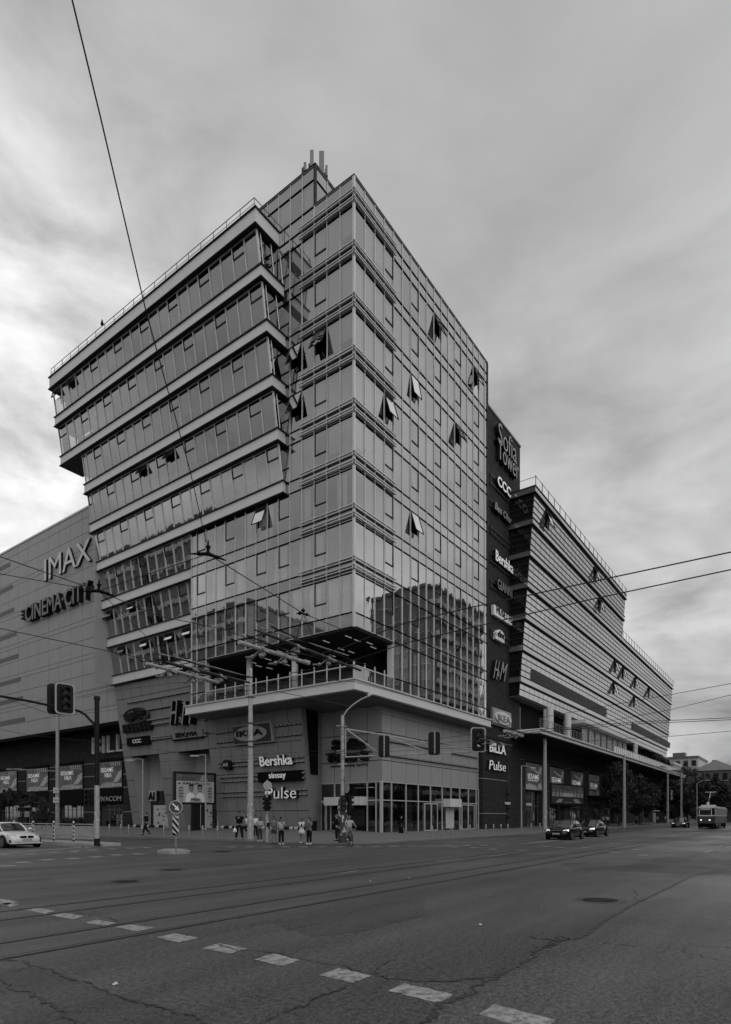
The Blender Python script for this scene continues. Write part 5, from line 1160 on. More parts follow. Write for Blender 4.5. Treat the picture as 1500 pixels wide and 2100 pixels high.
def art1(t, F, q):
    m_ = MB(); m_.hexa([q(.05,.06,.01),q(.95,.06,.01),q(.95,.06,.02),q(.05,.06,.02),q(.05,.72,.01),q(.95,.72,.01),q(.95,.72,.02),q(.05,.72,.02)]); m_.build('poster_sheet', mat('bill_grey', .42, .4, var=.1), t)
    m_ = MB(); m_.hexa([q(.05,.73,.01),q(.95,.73,.01),q(.95,.73,.02),q(.05,.73,.02),q(.05,.94,.01),q(.95,.94,.01),q(.95,.94,.02),q(.05,.94,.02)]); m_.build('header_strip', K['poster_bg'], t)
    m_ = MB(); put_text(m_, 'SUSHI CUP', F, .2, .56, .61, .68, .025, .03, bold=.05); put_text(m_, 'BULGARIA', F, .57, .86, .61, .68, .025, .03, bold=.0)
    for a in (.1, .79): 
        for i, s in enumerate(('1ВО' if a > .5 else '2РО', 'МЯСТО', '2024', 'КЛАСА')): put_text(m_, s, F, a, a+.11, .49-i*.09, .53-i*.09, .04, .045, bold=.03)
    put_text(m_, 'Happy', F, .38, .62, .1, .2, .05, .055, shear=.3, bold=.03)
    m_.prism([q(.08,.64,.025),q(.12,.68,.025),q(.12,.6,.025)], q(0,0,.005)-q(0,0,0)); m_.prism([q(.12,.66,.025),q(.16,.64,.025),q(.12,.61,.025)], q(0,0,.006)-q(0,0,0)); m_.build('lettering', K['letter_dark'], t)
    m_ = MB(); 
    for a in (.12, .8): m_.prism([q(a+.05+.055*math.cos(k*math.pi/8), .3+.28*math.sin(k*math.pi/8), .022) for k in range(16)], q(0,0,.005)-q(0,0,0))
    m_.build('chopstick_badge', mat('bill_mid', .3, .5), t)
    m_ = MB()
    for a in (.4, .6): m_.prism([q(a+.065*math.cos(k*math.pi/8), .5+.13*math.sin(k*math.pi/8), .03) for k in range(16)], q(0,0,.006)-q(0,0,0))
    m_.build('portrait_faces', mat('bill_face', .2, .5, var=.5, scale=8), t)
    m_ = MB()
    for a in (.4, .6):
        m_.prism([q(a-.065,.52,.036),q(a-.05,.62,.036),q(a+.05,.62,.036),q(a+.065,.52,.036),q(a+.045,.56,.036),q(a-.045,.56,.036)], q(0,0,.006)-q(0,0,0))
        for s in (-.022,.022): m_.prism([q(a+s-.012,.5,.037),q(a+s+.012,.5,.037),q(a+s+.012,.515,.037),q(a+s-.012,.515,.037)], q(0,0,.004)-q(0,0,0))
    m_.build('portrait_hair', K['letter_dark'], t)
    m_ = MB()
    for a in (.36, .6): m_.prism([q(a-.1,.07,.032),q(a+.13,.07,.032),q(a+.11,.28,.032),q(a+.05,.36,.032),q(a-.02,.36,.032),q(a-.08,.28,.032)], q(0,0,.006)-q(0,0,0))
    m_.build('portrait_jackets', K['white'], t)
    m_ = MB(); m_.prism([q(.5+.14*math.cos(k*math.pi/8), .07+.15*max(0,math.sin(k*math.pi/8)), .04) for k in range(9)], q(0,0,.006)-q(0,0,0)); m_.build('name_badge', mat('bill_badge', .35, .5), t)
    m_ = MB(); put_text(m_, 'НАЦИОНАЛЕН ШАМПИОНАТ', F, .24, .5, .86, .88, .025, .03); m_.prism([q(.13,.9,.025),q(.17,.84,.025),q(.21,.9,.025),q(.17,.87,.025)], q(0,0,.005)-q(0,0,0)); m_.prism([q(.6,.74,.025),q(.8,.74,.025),q(.72,.93,.025),q(.66,.93,.025)], q(0,0,.005)-q(0,0,0)); m_.build('header_mark', K['grey_sign'], t)
gq = onpav(400, 1712); D = gq.x*CA+gq.y*SA
billboard(357, 443, 1582, 1650, 'street billboard with two portraits and a dark header, standing on a black stem', D*.985, D*1.03, (.42,.62), art1)
def art2(t, F, q):
    m_ = MB(); m_.hexa([q(.04,.08,.01),q(.96,.08,.01),q(.96,.08,.02),q(.04,.08,.02),q(.04,.93,.01),q(.96,.93,.01),q(.96,.93,.02),q(.04,.93,.02)]); m_.build('poster_sheet', K['steel_dark'], t)
    m_ = MB(); put_text(m_, 'CONNECT TO', F, .34, .62, .5, .57, .05, .055, bold=.03); put_text(m_, 'HOSPITALITY', F, .32, .66, .42, .49, .05, .055, bold=.03); put_text(m_, 'hotel school', F, .4, .6, .12, .15, .05, .055); m_.build('lettering', K['white'], t)
    m_ = MB(); p = random.Random(12)
    for i in range(9):
        a = .1+i*.1; h = .68+p.uniform(-.05,.05); m_.prism([q(a+.03*math.cos(k*math.pi/5), h+.055*math.sin(k*math.pi/5), .026+.001*i) for k in range(10)], q(0,0,.004)-q(0,0,0))
    m_.build('portrait_faces', K['bill_face'], t); m_ = MB()
    for i in range(9): a = .1+i*.1; m_.prism([q(a-.04,.4,.022+.001*i),q(a+.04,.4,.022+.001*i),q(a+.035,.6,.022+.001*i),q(a-.035,.6,.022+.001*i)], q(0,0,.004)-q(0,0,0))
    m_.build('portrait_clothes', K['grey_sign'], t)
    m_ = MB(); m_.prism([q(.14,.12,.023),q(.3,.12,.023),q(.36,.3,.023),q(.24,.3,.023)], q(0,0,.004)-q(0,0,0)); m_.prism([q(.7,.12,.023),q(.88,.12,.023),q(.78,.32,.023),q(.64,.3,.023)], q(0,0,.004)-q(0,0,0)); m_.build('hand_image', K['bill_mid'], t)
    m_ = MB(); m_.hexa([q(.04,.58,.012),q(.96,.58,.012),q(.96,.58,.021),q(.04,.58,.021),q(.04,.93,.012),q(.96,.93,.012),q(.96,.93,.021),q(.04,.93,.021)]); m_.build('window_image', K['poster_bg'], t)
gq = onpav(1165, 1698); D = gq.x*CA+gq.y*SA
billboard(1128, 1200, 1605.5, 1652, 'dark billboard with a row of people on it, in front of the right-hand brick wall', D*.97, D*1.07, (.2,.27), art2)
# --- pedestrian fence on the island
mat('fence_grey', .5, .5, .3, var=.3)
fpts = [(184,1729),(164,1727),(126,1722),(90,1718)]
fx = 20.1; vs_ = [34.5, 36.9, 39.3, 42, 44.7, 47.4, 50.1, 52.8, 55.5]
ft = empty('pedestrian_fence', (fx, 34.5, .15), 'low barred metal fence with striped posts running along the traffic island', 'fence')
for i in range(len(vs_)-1):
    mb = MB(); a, b_ = vs_[i]+.1-34.5, vs_[i+1]-.1-34.5; ar = [(0,a,.1),(0,a,1.0),(0,a+.1,1.08),(0,b_-.1,1.08),(0,b_,1.0),(0,b_,.1)]
    mb.tube(ar, .022, 6); mb.tube([(0,a,.2),(0,b_,.2)], .015, 5); mb.tube([(0,a,.95),(0,b_,.95)], .015, 5)
    for k in range(1, 18): v = a+(b_-a)*k/18; mb.tube([(0,v,.2),(0,v,.95)], .013, 4)
    mb.build('barred_panel', K['fence_grey'], ft)
for v in vs_:
    mb = MB(); v -= 34.5
    for k in range(9): mb.cm = k % 2; mb.lathe([(.045,k*.125),(.045,(k+1)*.125)], 8, Matrix.Translation((0,v,0)))
    mb.cm = 1; mb.lathe([(.045,1.125),(.07,1.15),(.07,1.22),(.02,1.28)], 8, Matrix.Translation((0,v,0))); mb.build('striped_post', [K['black'], K['white_dull']], ft)
# --- bollards
ORD = 'first second third fourth fifth sixth seventh eighth ninth tenth eleventh twelfth thirteenth'.split()
ORD2 = ['third-farthest','fourth-farthest','fifth-farthest','fourth-nearest','third-nearest','second-nearest','nearest','farthest']
def bollard_proto():
    t = empty('bollard', (0,0,0)); mb = MB(); mb.lathe([(.06,-.02),(.05,.0),(.05,.78)], 10); mb.build('shaft', K['steel'], t)
    mb = MB(); mb.lathe([(.052,.6),(.052,.7)], 10); mb.build('reflective_band', K['white_dull'], t); mb = MB(); mb.lathe([(.055,.78),(.05,.84),(.02,.87)], 10); mb.build('cap', K['frame_light'], t)
    return t
bp = bollard_proto(); first = True
def place_copy(proto, used, loc, label, cat, group, rz=0):
    if not used[0]: t = proto; used[0] = True
    else:
        t = proto.copy(); link(t)
        for c in proto.children:
            d = c.copy(); link(d); d.parent = t
            for e in c.children: f = e.copy(); link(f); f.parent = d
    t.location = loc; t.rotation_euler[2] = rz; return tag(t, label, cat, group)
ub = [False]
for i, x in enumerate((887,908,927.5,946,964.5,981,997,1013,1028,1042,1070.5,1090,1108)):
    u = atV(x, 1710, KV+.5).x; place_copy(bp, ub, (u, KV+.5, pav_z(u, KV+.5)), ORD[i]+' thin steel bollard along the right-hand kerb, counted from the rounded corner', 'bollard', 'bollards along the right-hand kerb')
for i, x in enumerate((248,264,290,336,388,416,446,224)):
    v = atU(x, 1712, KU+.6).y; place_copy(bp, ub, (KU+.6, v, pav_z(KU+.6, v)), ORD2[i]+' thin steel bollard along the left-hand kerb', 'bollard', 'bollards along the left-hand kerb')
# --- bins and concrete blocks
def bin_(px, py, w_, h, lab, m='steel_dark', name='litter_bin'):
    g = onpav(px, py); t = empty(name, g, lab, 'litter bin'); mb = MB(); mb.hexa([(-w_/2*.85,-w_/2*.85,0),(w_/2*.85,-w_/2*.85,0),(w_/2*.85,w_/2*.85,0),(-w_/2*.85,w_/2*.85,0),(-w_/2,-w_/2,h),(w_/2,-w_/2,h),(w_/2,w_/2,h),(-w_/2,w_/2,h)]); mb.build('bin_body', K[m], t)
    mb = MB(); mb.box(-w_/2-.04,w_/2+.04,-w_/2-.04,w_/2+.04,h,h+.09); mb.build('lid', K['black' if m != 'steel_dark' else 'steel'], t)
bin_(999, 1703, .75, 1.15, 'square grey litter bin at the foot of the brick tower'); bin_(912, 1706, .85, 1.2, 'planter-like dark bin in front of the shop entrance', 'pole_black'); bin_(641, 1717, .55, 1.2, 'tall dark bin just right of the two women by the leaning wall', 'pole_black')
bs = [(285,1698),(312,1698),(332,1698),(461,1703),(478,1703),(497,1703),(545,1704),(563,1704),(583,1705),(603,1706),(613,1706)]
wl = ['low striped concrete barrier lying against the clad wall', 'pale']
for i, (x, y) in enumerate(bs):
    v = atU(x, 1690, 37.6).y; t = empty('wheel_stop', (37.4 if x < 400 else 37.7, v, pav_z(37.5, v)), ORD[i]+' low rounded kerb block from the left along the foot of the clad wall', 'kerb block', 'kerb blocks lying along the clad wall')
    mb = MB(); mb.tube([(0,-.55,.12),(0,.1,.12)], .15, 8); mb.build('dark_section', K['pole_black'], t); mb = MB(); mb.tube([(0,.1,.12),(0,.5,.12)], .151, 8); mb.build('pale_section', K['white_dull'], t)
# ================= VEHICLES =================
def loft(mb, rings, close=True, caps=True):
    n = len(rings[0]); vs = [p for r in rings for p in r]; fs = []
    for i in range(len(rings)-1):
        for j in range(n if close else n-1): fs.append((i*n+j, i*n+(j+1)%n, (i+1)*n+(j+1)%n, (i+1)*n+j))
    if caps: fs.append(tuple(range(n))[::-1]); fs.append(tuple((len(rings)-1)*n+j for j in range(n)))
    mb.add(vs, fs)
def interp(tab, x):
    for i in range(len(tab)-1):
        if tab[i][0] <= x <= tab[i+1][0]:
            t = (x-tab[i][0])/(tab[i+1][0]-tab[i][0]); return [a+(b-a)*t for a, b in zip(tab[i][1:], tab[i+1][1:])]
    return list(tab[0][1:]) if x < tab[0][0] else list(tab[-1][1:])
def subdiv(o, lv):
    m = o.modifiers.new('subsurf', 'SUBSURF'); m.levels = lv; m.render_levels = lv
def car(x, y, heading, label, paint, L=4.3, W=1.78, Ht=1.47, style='hatch', lights=True, plate='СВ 4412', twin=False, group='cars on the road'):
    """nose points to local +x; origin on the ground under the middle"""
    t = empty('car', (x, y, .004), label, 'car', group, rz=heading); h = L/2
    # deck line: station, sill height, deck (bonnet or belt) height, half width
    if style == 'hatch': deck = [(-h,.45,.82,.60),(-h+.08,.32,.92,.76),(-h+.5,.24,.98,.87),(-.3,.22,.93,.89),(h-1.25,.22,.90,.885),(h-.75,.24,.84,.86),(h-.3,.26,.74,.80),(h-.08,.28,.64,.70),(h,.36,.52,.56)]; cab = (-h+.12, -h+.75, .35, h-1.22)
    else: deck = [(-h,.45,.86,.62),(-h+.1,.32,.93,.76),(-h+.9,.24,.97,.88),(-.3,.22,.92,.90),(h-1.45,.22,.88,.89),(h-.8,.24,.80,.86),(h-.3,.26,.70,.80),(h-.08,.28,.60,.70),(h,.36,.50,.56)]; cab = (-h+.55, -h+1.45, .25, h-1.4)
    s = W/1.78; mb = MB(); rings = []
    for st in deck:
        x_, zs, zd, hw = st; hw *= s
        rings.append([(x_,y_,z_) for y_, z_ in ((-hw*.8,zs-.03),(-hw*.97,zs),(-hw,zs+.12),(-hw*1.0,(zs+zd)/2),(-hw*.97,zd-.08),(-hw*.86,zd),(-hw*.45,zd+.035),(0,zd+.05),(hw*.45,zd+.035),(hw*.86,zd),(hw*.97,zd-.08),(hw,(zs+zd)/2),(hw,zs+.12),(hw*.97,zs),(hw*.8,zs-.03))])
    loft(mb, rings); bd = mb.build('body', K[paint], t, smooth=True); subdiv(bd, 2)
    # greenhouse
    a0, a1, a2, a3 = cab; g = MB(); rt = Ht-.02; hwb = .80*s; hwr = .60*s; zb = .90
    def ringc(x_, z_, hw_, r=.12): return [(x_-r,-hw_+.0,z_),(x_,-hw_*.8,z_),(x_+0,0,z_),(x_,hw_*.8,z_),(x_-r,hw_,z_)]
    base = [(a0,-hwb*.85),(a0-.02,0),(a0,hwb*.85),(a0+.25,hwb),(a2,hwb*1.02),(a3-.35,hwb),(a3,hwb*.75),(a3+.1,0),(a3,-hwb*.75),(a3-.35,-hwb),(a2,-hwb*1.02),(a0+.25,-hwb)]
    top = [(a1,-hwr*.85),(a1-.05,0),(a1,hwr*.85),(a1+.15,hwr*.98),((a1+a2)/2,hwr*1.02),(a2-.15,hwr),(a2,hwr*.85),(a2+.06,0),(a2,-hwr*.85),(a2-.15,-hwr),((a1+a2)/2,-hwr*1.02),(a1+.15,-hwr*.98)]
    zbf = lambda x_: interp([(d[0], d[2]) for d in deck], x_)[0]-.02
    B_ = [(p[0],p[1],zbf(p[0])) for p in base]; T_ = [(p[0],p[1],rt-.06 if abs(p[1]) > .3 else rt-.03) for p in top]
    M1 = [tuple(b_+(c-b_)*.5+(0 if i != 1 else (.05 if abs(b_) > .2 else 0)*(1 if b_ > 0 else -1)) for i, (b_, c) in enumerate(zip(p, q))) for p, q in zip(B_, T_)]
    loft(g, [B_, M1, T_]); gh = g.build('windows', K['car_glass'], t, smooth=False)
    r = MB(); R0 = [(p[0]*1+(.02 if p[0] > 0 else -.02), p[1]*1.03, p[2]-.015) for p in T_]; R1 = [(p[0]*.97+.0, p[1]*.9, p[2]+.045) for p in T_]; R2 = [(p[0]*.8-.03, p[1]*.5, rt+.01) for p in T_]
    loft(r, [R0, R1, R2]); r.build('roof', K[paint], t, smooth=True)
    pl = MB()
    for i in (0, 2, 3, 5, 6, 8, 9, 11): pl.tube([B_[i], M1[i], T_[i]], .035, 5)
    for i, j in ((10, 10), (4, 4)): pl.tube([B_[i], M1[i], T_[i]], .03, 5)
    pl.build('pillars', K[paint], t)
    # wheels, and black discs painted in for the shaded arch openings
    for wx in (h-.82, -h+.80):
        for sy in (-1, 1):
            yy = sy*(.885*s); ar = MB(); n = 18; M = Matrix.Translation((wx, yy-sy*.0, .31)) @ Matrix.Rotation(R(90), 4, 'X')
            ar.lathe([(.375,-.03),(.375,.012*1)], 24, Matrix.Translation((wx, sy*(.9*s), .33)) @ Matrix.Rotation(R(90), 4, 'X')); ar.build('arch_shade_disc', K['black'], t)
            wm = MB(); M = Matrix.Translation((wx, sy*(.83*s), .31)) @ Matrix.Rotation(R(90), 4, 'X'); wm.lathe([(.22,-.10),(.29,-.105),(.315,-.07),(.315,.07),(.29,.105),(.22,.10)], 24, M); wh = wm.build('wheel', K['rubber'], t, smooth=True)
            rm = MB(); rm.lathe([(.225,-.09),(.225,.09)], 20, M); rm.build('wheel_well', K['black'], wh); rm = MB()
            for k in range(5):
                a = 2*math.pi*k/5; q = [M @ Vector((rr*math.cos(a+da), rr*math.sin(a+da), zz_)) for rr, da in ((.04,-.6),(.215,-.17),(.215,.17),(.04,.6)) for zz_ in (-.1,)]; q2 = [M @ Vector((rr*math.cos(a+da), rr*math.sin(a+da), .1)) for rr, da in ((.04,-.6),(.215,-.17),(.215,.17),(.04,.6))]
                rm.prism(q, M.to_3x3() @ Vector((0,0,-.012))); rm.prism(q2, M.to_3x3() @ Vector((0,0,.012)))
            for zz_ in (-.1, .1):
                for k in range(20): a, b_ = 2*math.pi*k/20, 2*math.pi*(k+1)/20; rm.quad(*[M @ Vector((rr*math.cos(c), rr*math.sin(c), zz_*1.1)) for rr, c in ((.2,a),(.23,a),(.23,b_),(.2,b_))])
            rm.build('rim', K['steel'], wh, recalc=False)
    # lamps, grille, plate, mirrors
    for sy in (-1, 1):
        lm = MB(); y0, y1 = sy*.50*s, sy*.80*s
        lm.hexa([(h-.10,y0,.60),(h-.36,y1,.62),(h-.42,y1,.62),(h-.2,y0,.60),(h-.13,y0,.70),(h-.42,y1,.76),(h-.46,y1,.76),(h-.25,y0,.72)]); hl = lm.build('headlight', K['headlight' if lights else 'lens'], t)
        lm = MB(); lm.hexa([(-h+.02,sy*.45*s,.72),(-h+.22,sy*.80*s,.72),(-h+.3,sy*.78*s,.72),(-h+.1,sy*.45*s,.72),(-h+.03,sy*.45*s,.86),(-h+.22,sy*.80*s,.9),(-h+.3,sy*.78*s,.9),(-h+.1,sy*.45*s,.86)]); lm.build('tail_light', K['panel_dark'], t)
        mm = MB(); mm.lathe([(.04,-.1),(.1,-.06),(.11,.04),(.05,.1)], 8, Matrix.Translation((a3-.42, sy*(.98*s), 1.0)) @ Matrix.Rotation(R(90), 4, 'X') @ Matrix.Scale(.7, 4, (0,1,0))); mm.build('wing_mirror', K[paint], t, smooth=True)
        fg = MB(); fg.hexa([(h-.02,sy*.42*s,.30),(h-.22,sy*.78*s,.30),(h-.3,sy*.78*s,.30),(h-.1,sy*.42*s,.30),(h-.02,sy*.42*s,.38),(h-.2,sy*.78*s,.44),(h-.3,sy*.78*s,.44),(h-.1,sy*.42*s,.38)]); fg.build('air_intake', K['black'], t)
    gr = MB()
    if twin:
        for sy in (-1, 1): gr.prism([(h-.02+.0,sy*.04,.53),(h-.06,sy*.36,.53),(h-.09,sy*.38,.60),(h-.07,sy*.30,.66),(h-.03,sy*.04,.66)], (.035,0,0))
    else: gr.prism([(h-.03,-.34,.52),(h-.03,.34,.52),(h-.1,.46,.63),(h-.1,.44,.67),(h-.1,-.44,.67),(h-.1,-.46,.63)], (.05,0,0))
    go = gr.build('grille', K['black'], t)
    if not twin: gr = MB(); gr.tube([(h-.06,-.46,.67),(h-.02,0,.68),(h-.06,.46,.67)], .014, 5); gr.build('chrome_strip', K['steel'], go)
    pt = MB(); pt.box(h+.0, h+.03, -.26, .26, .40, .51); po = pt.build('number_plate', K['white_dull'], t)
    pt = MB(); put_text(pt, plate, lambda a, z, o=0: Vector((h+.03+o, a, z)), -.22, .22, .42, .49, .001, .004, bold=.02); pt.build('plate_characters', K['letter_dark'], po)
    bm_ = MB(); bm_.box(h-.32, h-.04, -.78*s, .78*s, .235, .29); bm_.build('bumper_lip', K[paint if twin else 'black'], t)
    un = MB(); un.box(-h+.3, h-.35, -.75*s, .75*s, .14, .3); un.build('underbody', K['black'], t)
    return t
car(46.2, 14.9, math.pi+R(1), 'dark hatchback with lit headlights waiting at the stop line, the nearer of the two cars', 'paint_black', plate='СВ 4417 КН')
car(54.2, 15.2, math.pi, 'black sedan right behind the dark hatchback', 'paint_black', L=4.7, Ht=1.44, style='sedan', plate='СВ 9012 ТМ')
car(16.1, 36.6, R(-90), 'white coupe with a double grille at the left frame edge', 'paint_white', lights=False, L=4.65, W=1.84, Ht=1.40, style='sedan', plate='СА 3671 НР', twin=True)
car(102, 15.6, math.pi, 'dark car with bright headlights coming up next to the tram', 'paint_black', Ht=1.62, W=1.9, plate='СВ 2205 АХ')
car(117.5, 8.6, math.pi, 'pale car half hidden behind the tram at the right frame edge', 'paint_white', plate='СА 8104 ВН')
# tram
tr = empty('tram', (97.5, 11.5, .01), 'two-tone tram with pale window band running toward the camera at the far right', 'tram', rz=math.pi)
mat('tram_dark', .045, .35, var=.15); mat('tram_light', .68, .4, var=.08)
mb = MB(); prof = lambda x_, hw, z0, z1: [(x_,-hw,z0),(x_,-hw,z1),(x_,hw,z1),(x_,hw,z0)]
fr = [(2.25,.75),(2.15,.95),(1.6,1.08),(0,1.1),(-13,1.1),(-13.8,1.0)]
loft(mb, [prof(x_, hw, .75, 1.75) for x_, hw in fr]); mb.build('lower_body', K['tram_dark'], tr)
mb = MB(); loft(mb, [prof(x_, hw+.01, 1.75, 1.9) for x_, hw in fr]); loft(mb, [prof(x_-(.12 if i < 3 else 0), hw*.98, 2.85, 3.0) for i, (x_, hw) in enumerate(fr)]); loft(mb, [prof(x_-(.2 if i < 3 else 0), hw*.85, 3.0, 3.12) for i, (x_, hw) in enumerate(fr)]); mb.build('upper_body', K['tram_light'], tr)
mb = MB(); loft(mb, [prof(x_-.08, hw*.97, 1.9, 2.85) for x_, hw in fr]); wi = mb.build('windows', K['car_glass'], tr)
mb = MB()
for y_ in (-.74, .74): mb.tube([(2.24,y_,1.9),(2.12,y_*.98,2.86)], .05, 5)
for k in range(14): 
    for sy in (-1, 1): mb.box(1.4-k*1.15-.05, 1.4-k*1.15+.05, sy*1.06, sy*1.1, 1.9, 2.85)
mb.build('window_pillars', K['tram_light'], wi)
mb = MB(); mb.box(2.12,2.19,-.6,.6,2.62,2.8); mb.build('destination_board', K['white_dull'], tr)
for sy in (-1, 1):
    for yy, rr in ((.52,.11),(.8,.08)): mb = MB(); mb.lathe([(rr,0),(rr*.8,.05)], 12, Matrix.Translation((2.24 if yy < .6 else 2.12, sy*yy, 1.22)) @ Matrix.Rotation(R(90), 4, 'Y')); mb.build('headlight', K['headlight'], tr)
mb = MB(); mb.box(-13.2,1.9,-.95,.95,.18,.75)
for x_ in (.2,-1.7,-9.5,-11.4):
    for sy in (-1, 1): mb.lathe([(.34,-.06),(.34,.06)], 16, Matrix.Translation((x_, sy*.98, .35)) @ Matrix.Rotation(R(90), 4, 'X'))
mb.build('bogies', K['black'], tr)
mb = MB(); mb.box(-1.6,-.1,1.05,1.12,.35,.72); mb.box(-4.6,-3.3,1.05,1.12,.35,.72); mb.box(-1.6,-.1,-1.12,-1.05,.35,.72); mb.build('side_skirt', K['steel'], tr)
mb = MB(); mb.box(.2,1.5,-.6,.2,3.12,3.3); mb.box(-1.2,-.9,-.2,.1,3.12,3.75); mb.box(-6,-5,-.4,.4,3.12,3.4); mb.tube([(-3,-.4,3.15),(-2,0,4.3),(-3.2,0,5.2)], .04, 5); mb.tube([(-3.3,-.7,5.22),(-3.3,.7,5.22)], .04, 5); mb.build('roof_equipment', K['tram_light'], tr)
# ================= PEOPLE =================
for n_, v_ in (('skin',.22),('hair_dark',.012),('cloth_white',.62),('cloth_light',.36),('cloth_mid',.14),('cloth_dark',.009),('denim',.05),('shoe_white',.6),('shoe_dark',.012)): mat(n_, v_, .85, var=.15, scale=5, spec=.1)
def skin_mesh(chains, name, m, parent, lv=1):
    """chains: list of lists of (point, radius); the first point of a later chain may repeat an earlier point"""
    vs, rs, es = [], [], []; idx = {}
    for ch in chains:
        prev = None
        for p, r in ch:
            key = tuple(round(c, 4) for c in p)
            if key not in idx: idx[key] = len(vs); vs.append(p); rs.append(r)
            i = idx[key]
            if prev is not None and prev != i: es.append((prev, i))
            prev = i
    me = bpy.data.meshes.new(name); me.from_pydata([tuple(v) for v in vs], es, [])
    o = bpy.data.objects.new(name, me); scene.collection.objects.link(o)
    o.modifiers.new('skin', 'SKIN'); bm = bmesh.new(); bm.from_mesh(me); ly = bm.verts.layers.skin.verify(); bm.verts.ensure_lookup_table()
    for i, v in enumerate(bm.verts):
        r = rs[i]; v[ly].radius = r if isinstance(r, tuple) else (r, r); v[ly].use_root = (i == 0)
    bm.to_mesh(me); bm.free()
    s = o.modifiers.new('sub', 'SUBSURF'); s.levels = lv; s.render_levels = lv
    bpy.context.view_layer.update(); me2 = bpy.data.meshes.new_from_object(o.evaluated_get(bpy.context.evaluated_depsgraph_get()))
    bpy.data.objects.remove(o); bpy.data.meshes.remove(me); me2.materials.clear(); me2.materials.append(m)
    for p in me2.polygons: p.use_smooth = True; p.material_index = 0
    me2.name = name; q = bpy.data.objects.new(name, me2); link(q, parent); return q
def person(px, py, H, face, label, arms=('down','down'), legs='stand', top='cloth_white', bottom='denim', hair='short', sleeve='short', shoes='shoe_white', skirt=None, build=1.0, loc=None, cap=None, stride=.0, hold=None, bag=None, group='people on the pavement'):
    """local +y is the way the person faces"""
    g = loc if loc is not None else onpav(px, py)
    t = empty('person', g, label, 'person', group, rz=R(face)); k = H/1.72; b = build
    V = lambda x, y, z: (x*k, y*k, z*k)
    pel = V(0,0,.94); sp = V(0,0,1.12); ch = V(0,.01,1.30); nk = V(0,.0,1.45); hd0 = V(0,.01,1.53); hd1 = V(0,.02,1.62); hd2 = V(0,.0,1.69)
    sit = legs == 'ride'
    hips = [V(s*.09,0,.90) for s in (-1,1)]
    if legs == 'stand': kn = [V(s*.10,.02,.50) for s in (-1,1)]; an = [V(s*.11,0,.09) for s in (-1,1)]
    elif legs == 'apart': kn = [V(s*.15,.02,.50) for s in (-1,1)]; an = [V(s*.20,-.02,.09) for s in (-1,1)]
    elif legs == 'walk': kn = [V(-.09,.20,.52), V(.09,-.02,.49)]; an = [V(-.09,.30,.10), V(.09,-.32,.16)]
    elif legs == 'cross': kn = [V(-.06,.05,.50), V(.07,.02,.50)]; an = [V(.03,.06,.09), V(.05,-.04,.09)]
    else: kn = [V(-.11,.33,.62), V(.11,.30,.80)]; an = [V(-.11,.18,.22), V(.11,.10,.42)]
    toe = [(a[0], a[1]+.15*k, a[2]-.06*k) for a in an]
    sh = [V(s*.17*b,0,1.39) for s in (-1,1)]; el, wr = [], []
    for i, s in enumerate((-1, 1)):
        a = arms[i]
        E, W_ = {'down':(V(s*.23*b,-.02,1.12),V(s*.24*b,.06,.86)), 'phone':(V(s*.23*b,.02,1.12),V(s*.10,.26,1.18)), 'cross':(V(s*.24*b,.05,1.13),V(-s*.08,.18,1.15)), 'ear':(V(s*.27*b,.12,1.20),V(s*.12,.10,1.48)), 'eyes':(V(s*.34*b,.18,1.42),V(s*.06,.16,1.58)),
                 'mouth':(V(s*.22*b,.16,1.18),V(s*.04,.18,1.42)), 'bar':(V(s*.26,.22,1.20),V(s*.28,.48,1.12)), 'hip':(V(s*.33*b,-.05,1.14),V(s*.17,.06,.98)), 'back':(V(s*.25*b,-.12,1.14),V(s*.08,-.18,.96)), 'swing':(V(s*.24*b,.10,1.13),V(s*.22,.28,.95)), 'point':(V(s*.30*b,.22,1.30),V(s*.32,.5,1.38))}[a]
        el.append(E); wr.append(W_)
    ch_ = [[(pel,(.15*k*b,.11*k)),(sp,(.125*k*b,.10*k)),(ch,(.15*k*b,.105*k)),(nk,.055*k),(hd0,(.07*k,.085*k)),(hd1,(.078*k,.095*k)),(hd2,(.055*k,.065*k))]]
    for i, s in enumerate((-1, 1)):
        ch_.append([(pel,(.15*k*b,.11*k)),(hips[i],.085*k*b),(kn[i],.056*k),(an[i],.036*k),(toe[i],(.04*k,.03*k))])
        d = (Vector(wr[i])-Vector(el[i])).normalized(); side = d.cross(Vector((0,0,1))); side = side.normalized() if side.length > .1 else Vector((1,0,0)); up = side.cross(d)
        palm = Vector(wr[i])+d*.07*k
        ch_.append([(ch,(.15*k*b,.105*k)),(sh[i],.055*k),(el[i],.038*k),(wr[i],.026*k),(tuple(palm),(.034*k,.018*k))])
        for j in range(4): 
            f0 = palm+side*(j-1.5)*.018*k+d*.035*k; f1 = f0+d*(.03+.008*(j in (1,2)))*k-up*.008*k; f2 = f1+d*.022*k-up*.018*k; ch_.append([(tuple(palm),(.034*k,.018*k)),(tuple(f0),.0085*k),(tuple(f1),.008*k),(tuple(f2),.007*k)])
        th0 = Vector(wr[i])+d*.035*k+side*.03*k; ch_.append([(tuple(palm),(.034*k,.018*k)),(tuple(th0+d*.03*k+side*.012*k),.009*k),(tuple(th0+d*.055*k+side*.014*k-up*.01*k),.008*k)])
    ch_.append([(hd1,(.078*k,.095*k)),(V(0,.118,1.595),.016*k)])     # nose
    body = skin_mesh(ch_, 'body', K['skin'], t)
    e = .014*k
    tp = [[(V(0,0,.95 if not skirt == 'dress' else .9),(.195*k*b,.155*k)),(sp,(.178*k*b,.142*k)),(ch,(.178*k*b,.14*k)),(V(0,.0,1.43),.08*k)]]
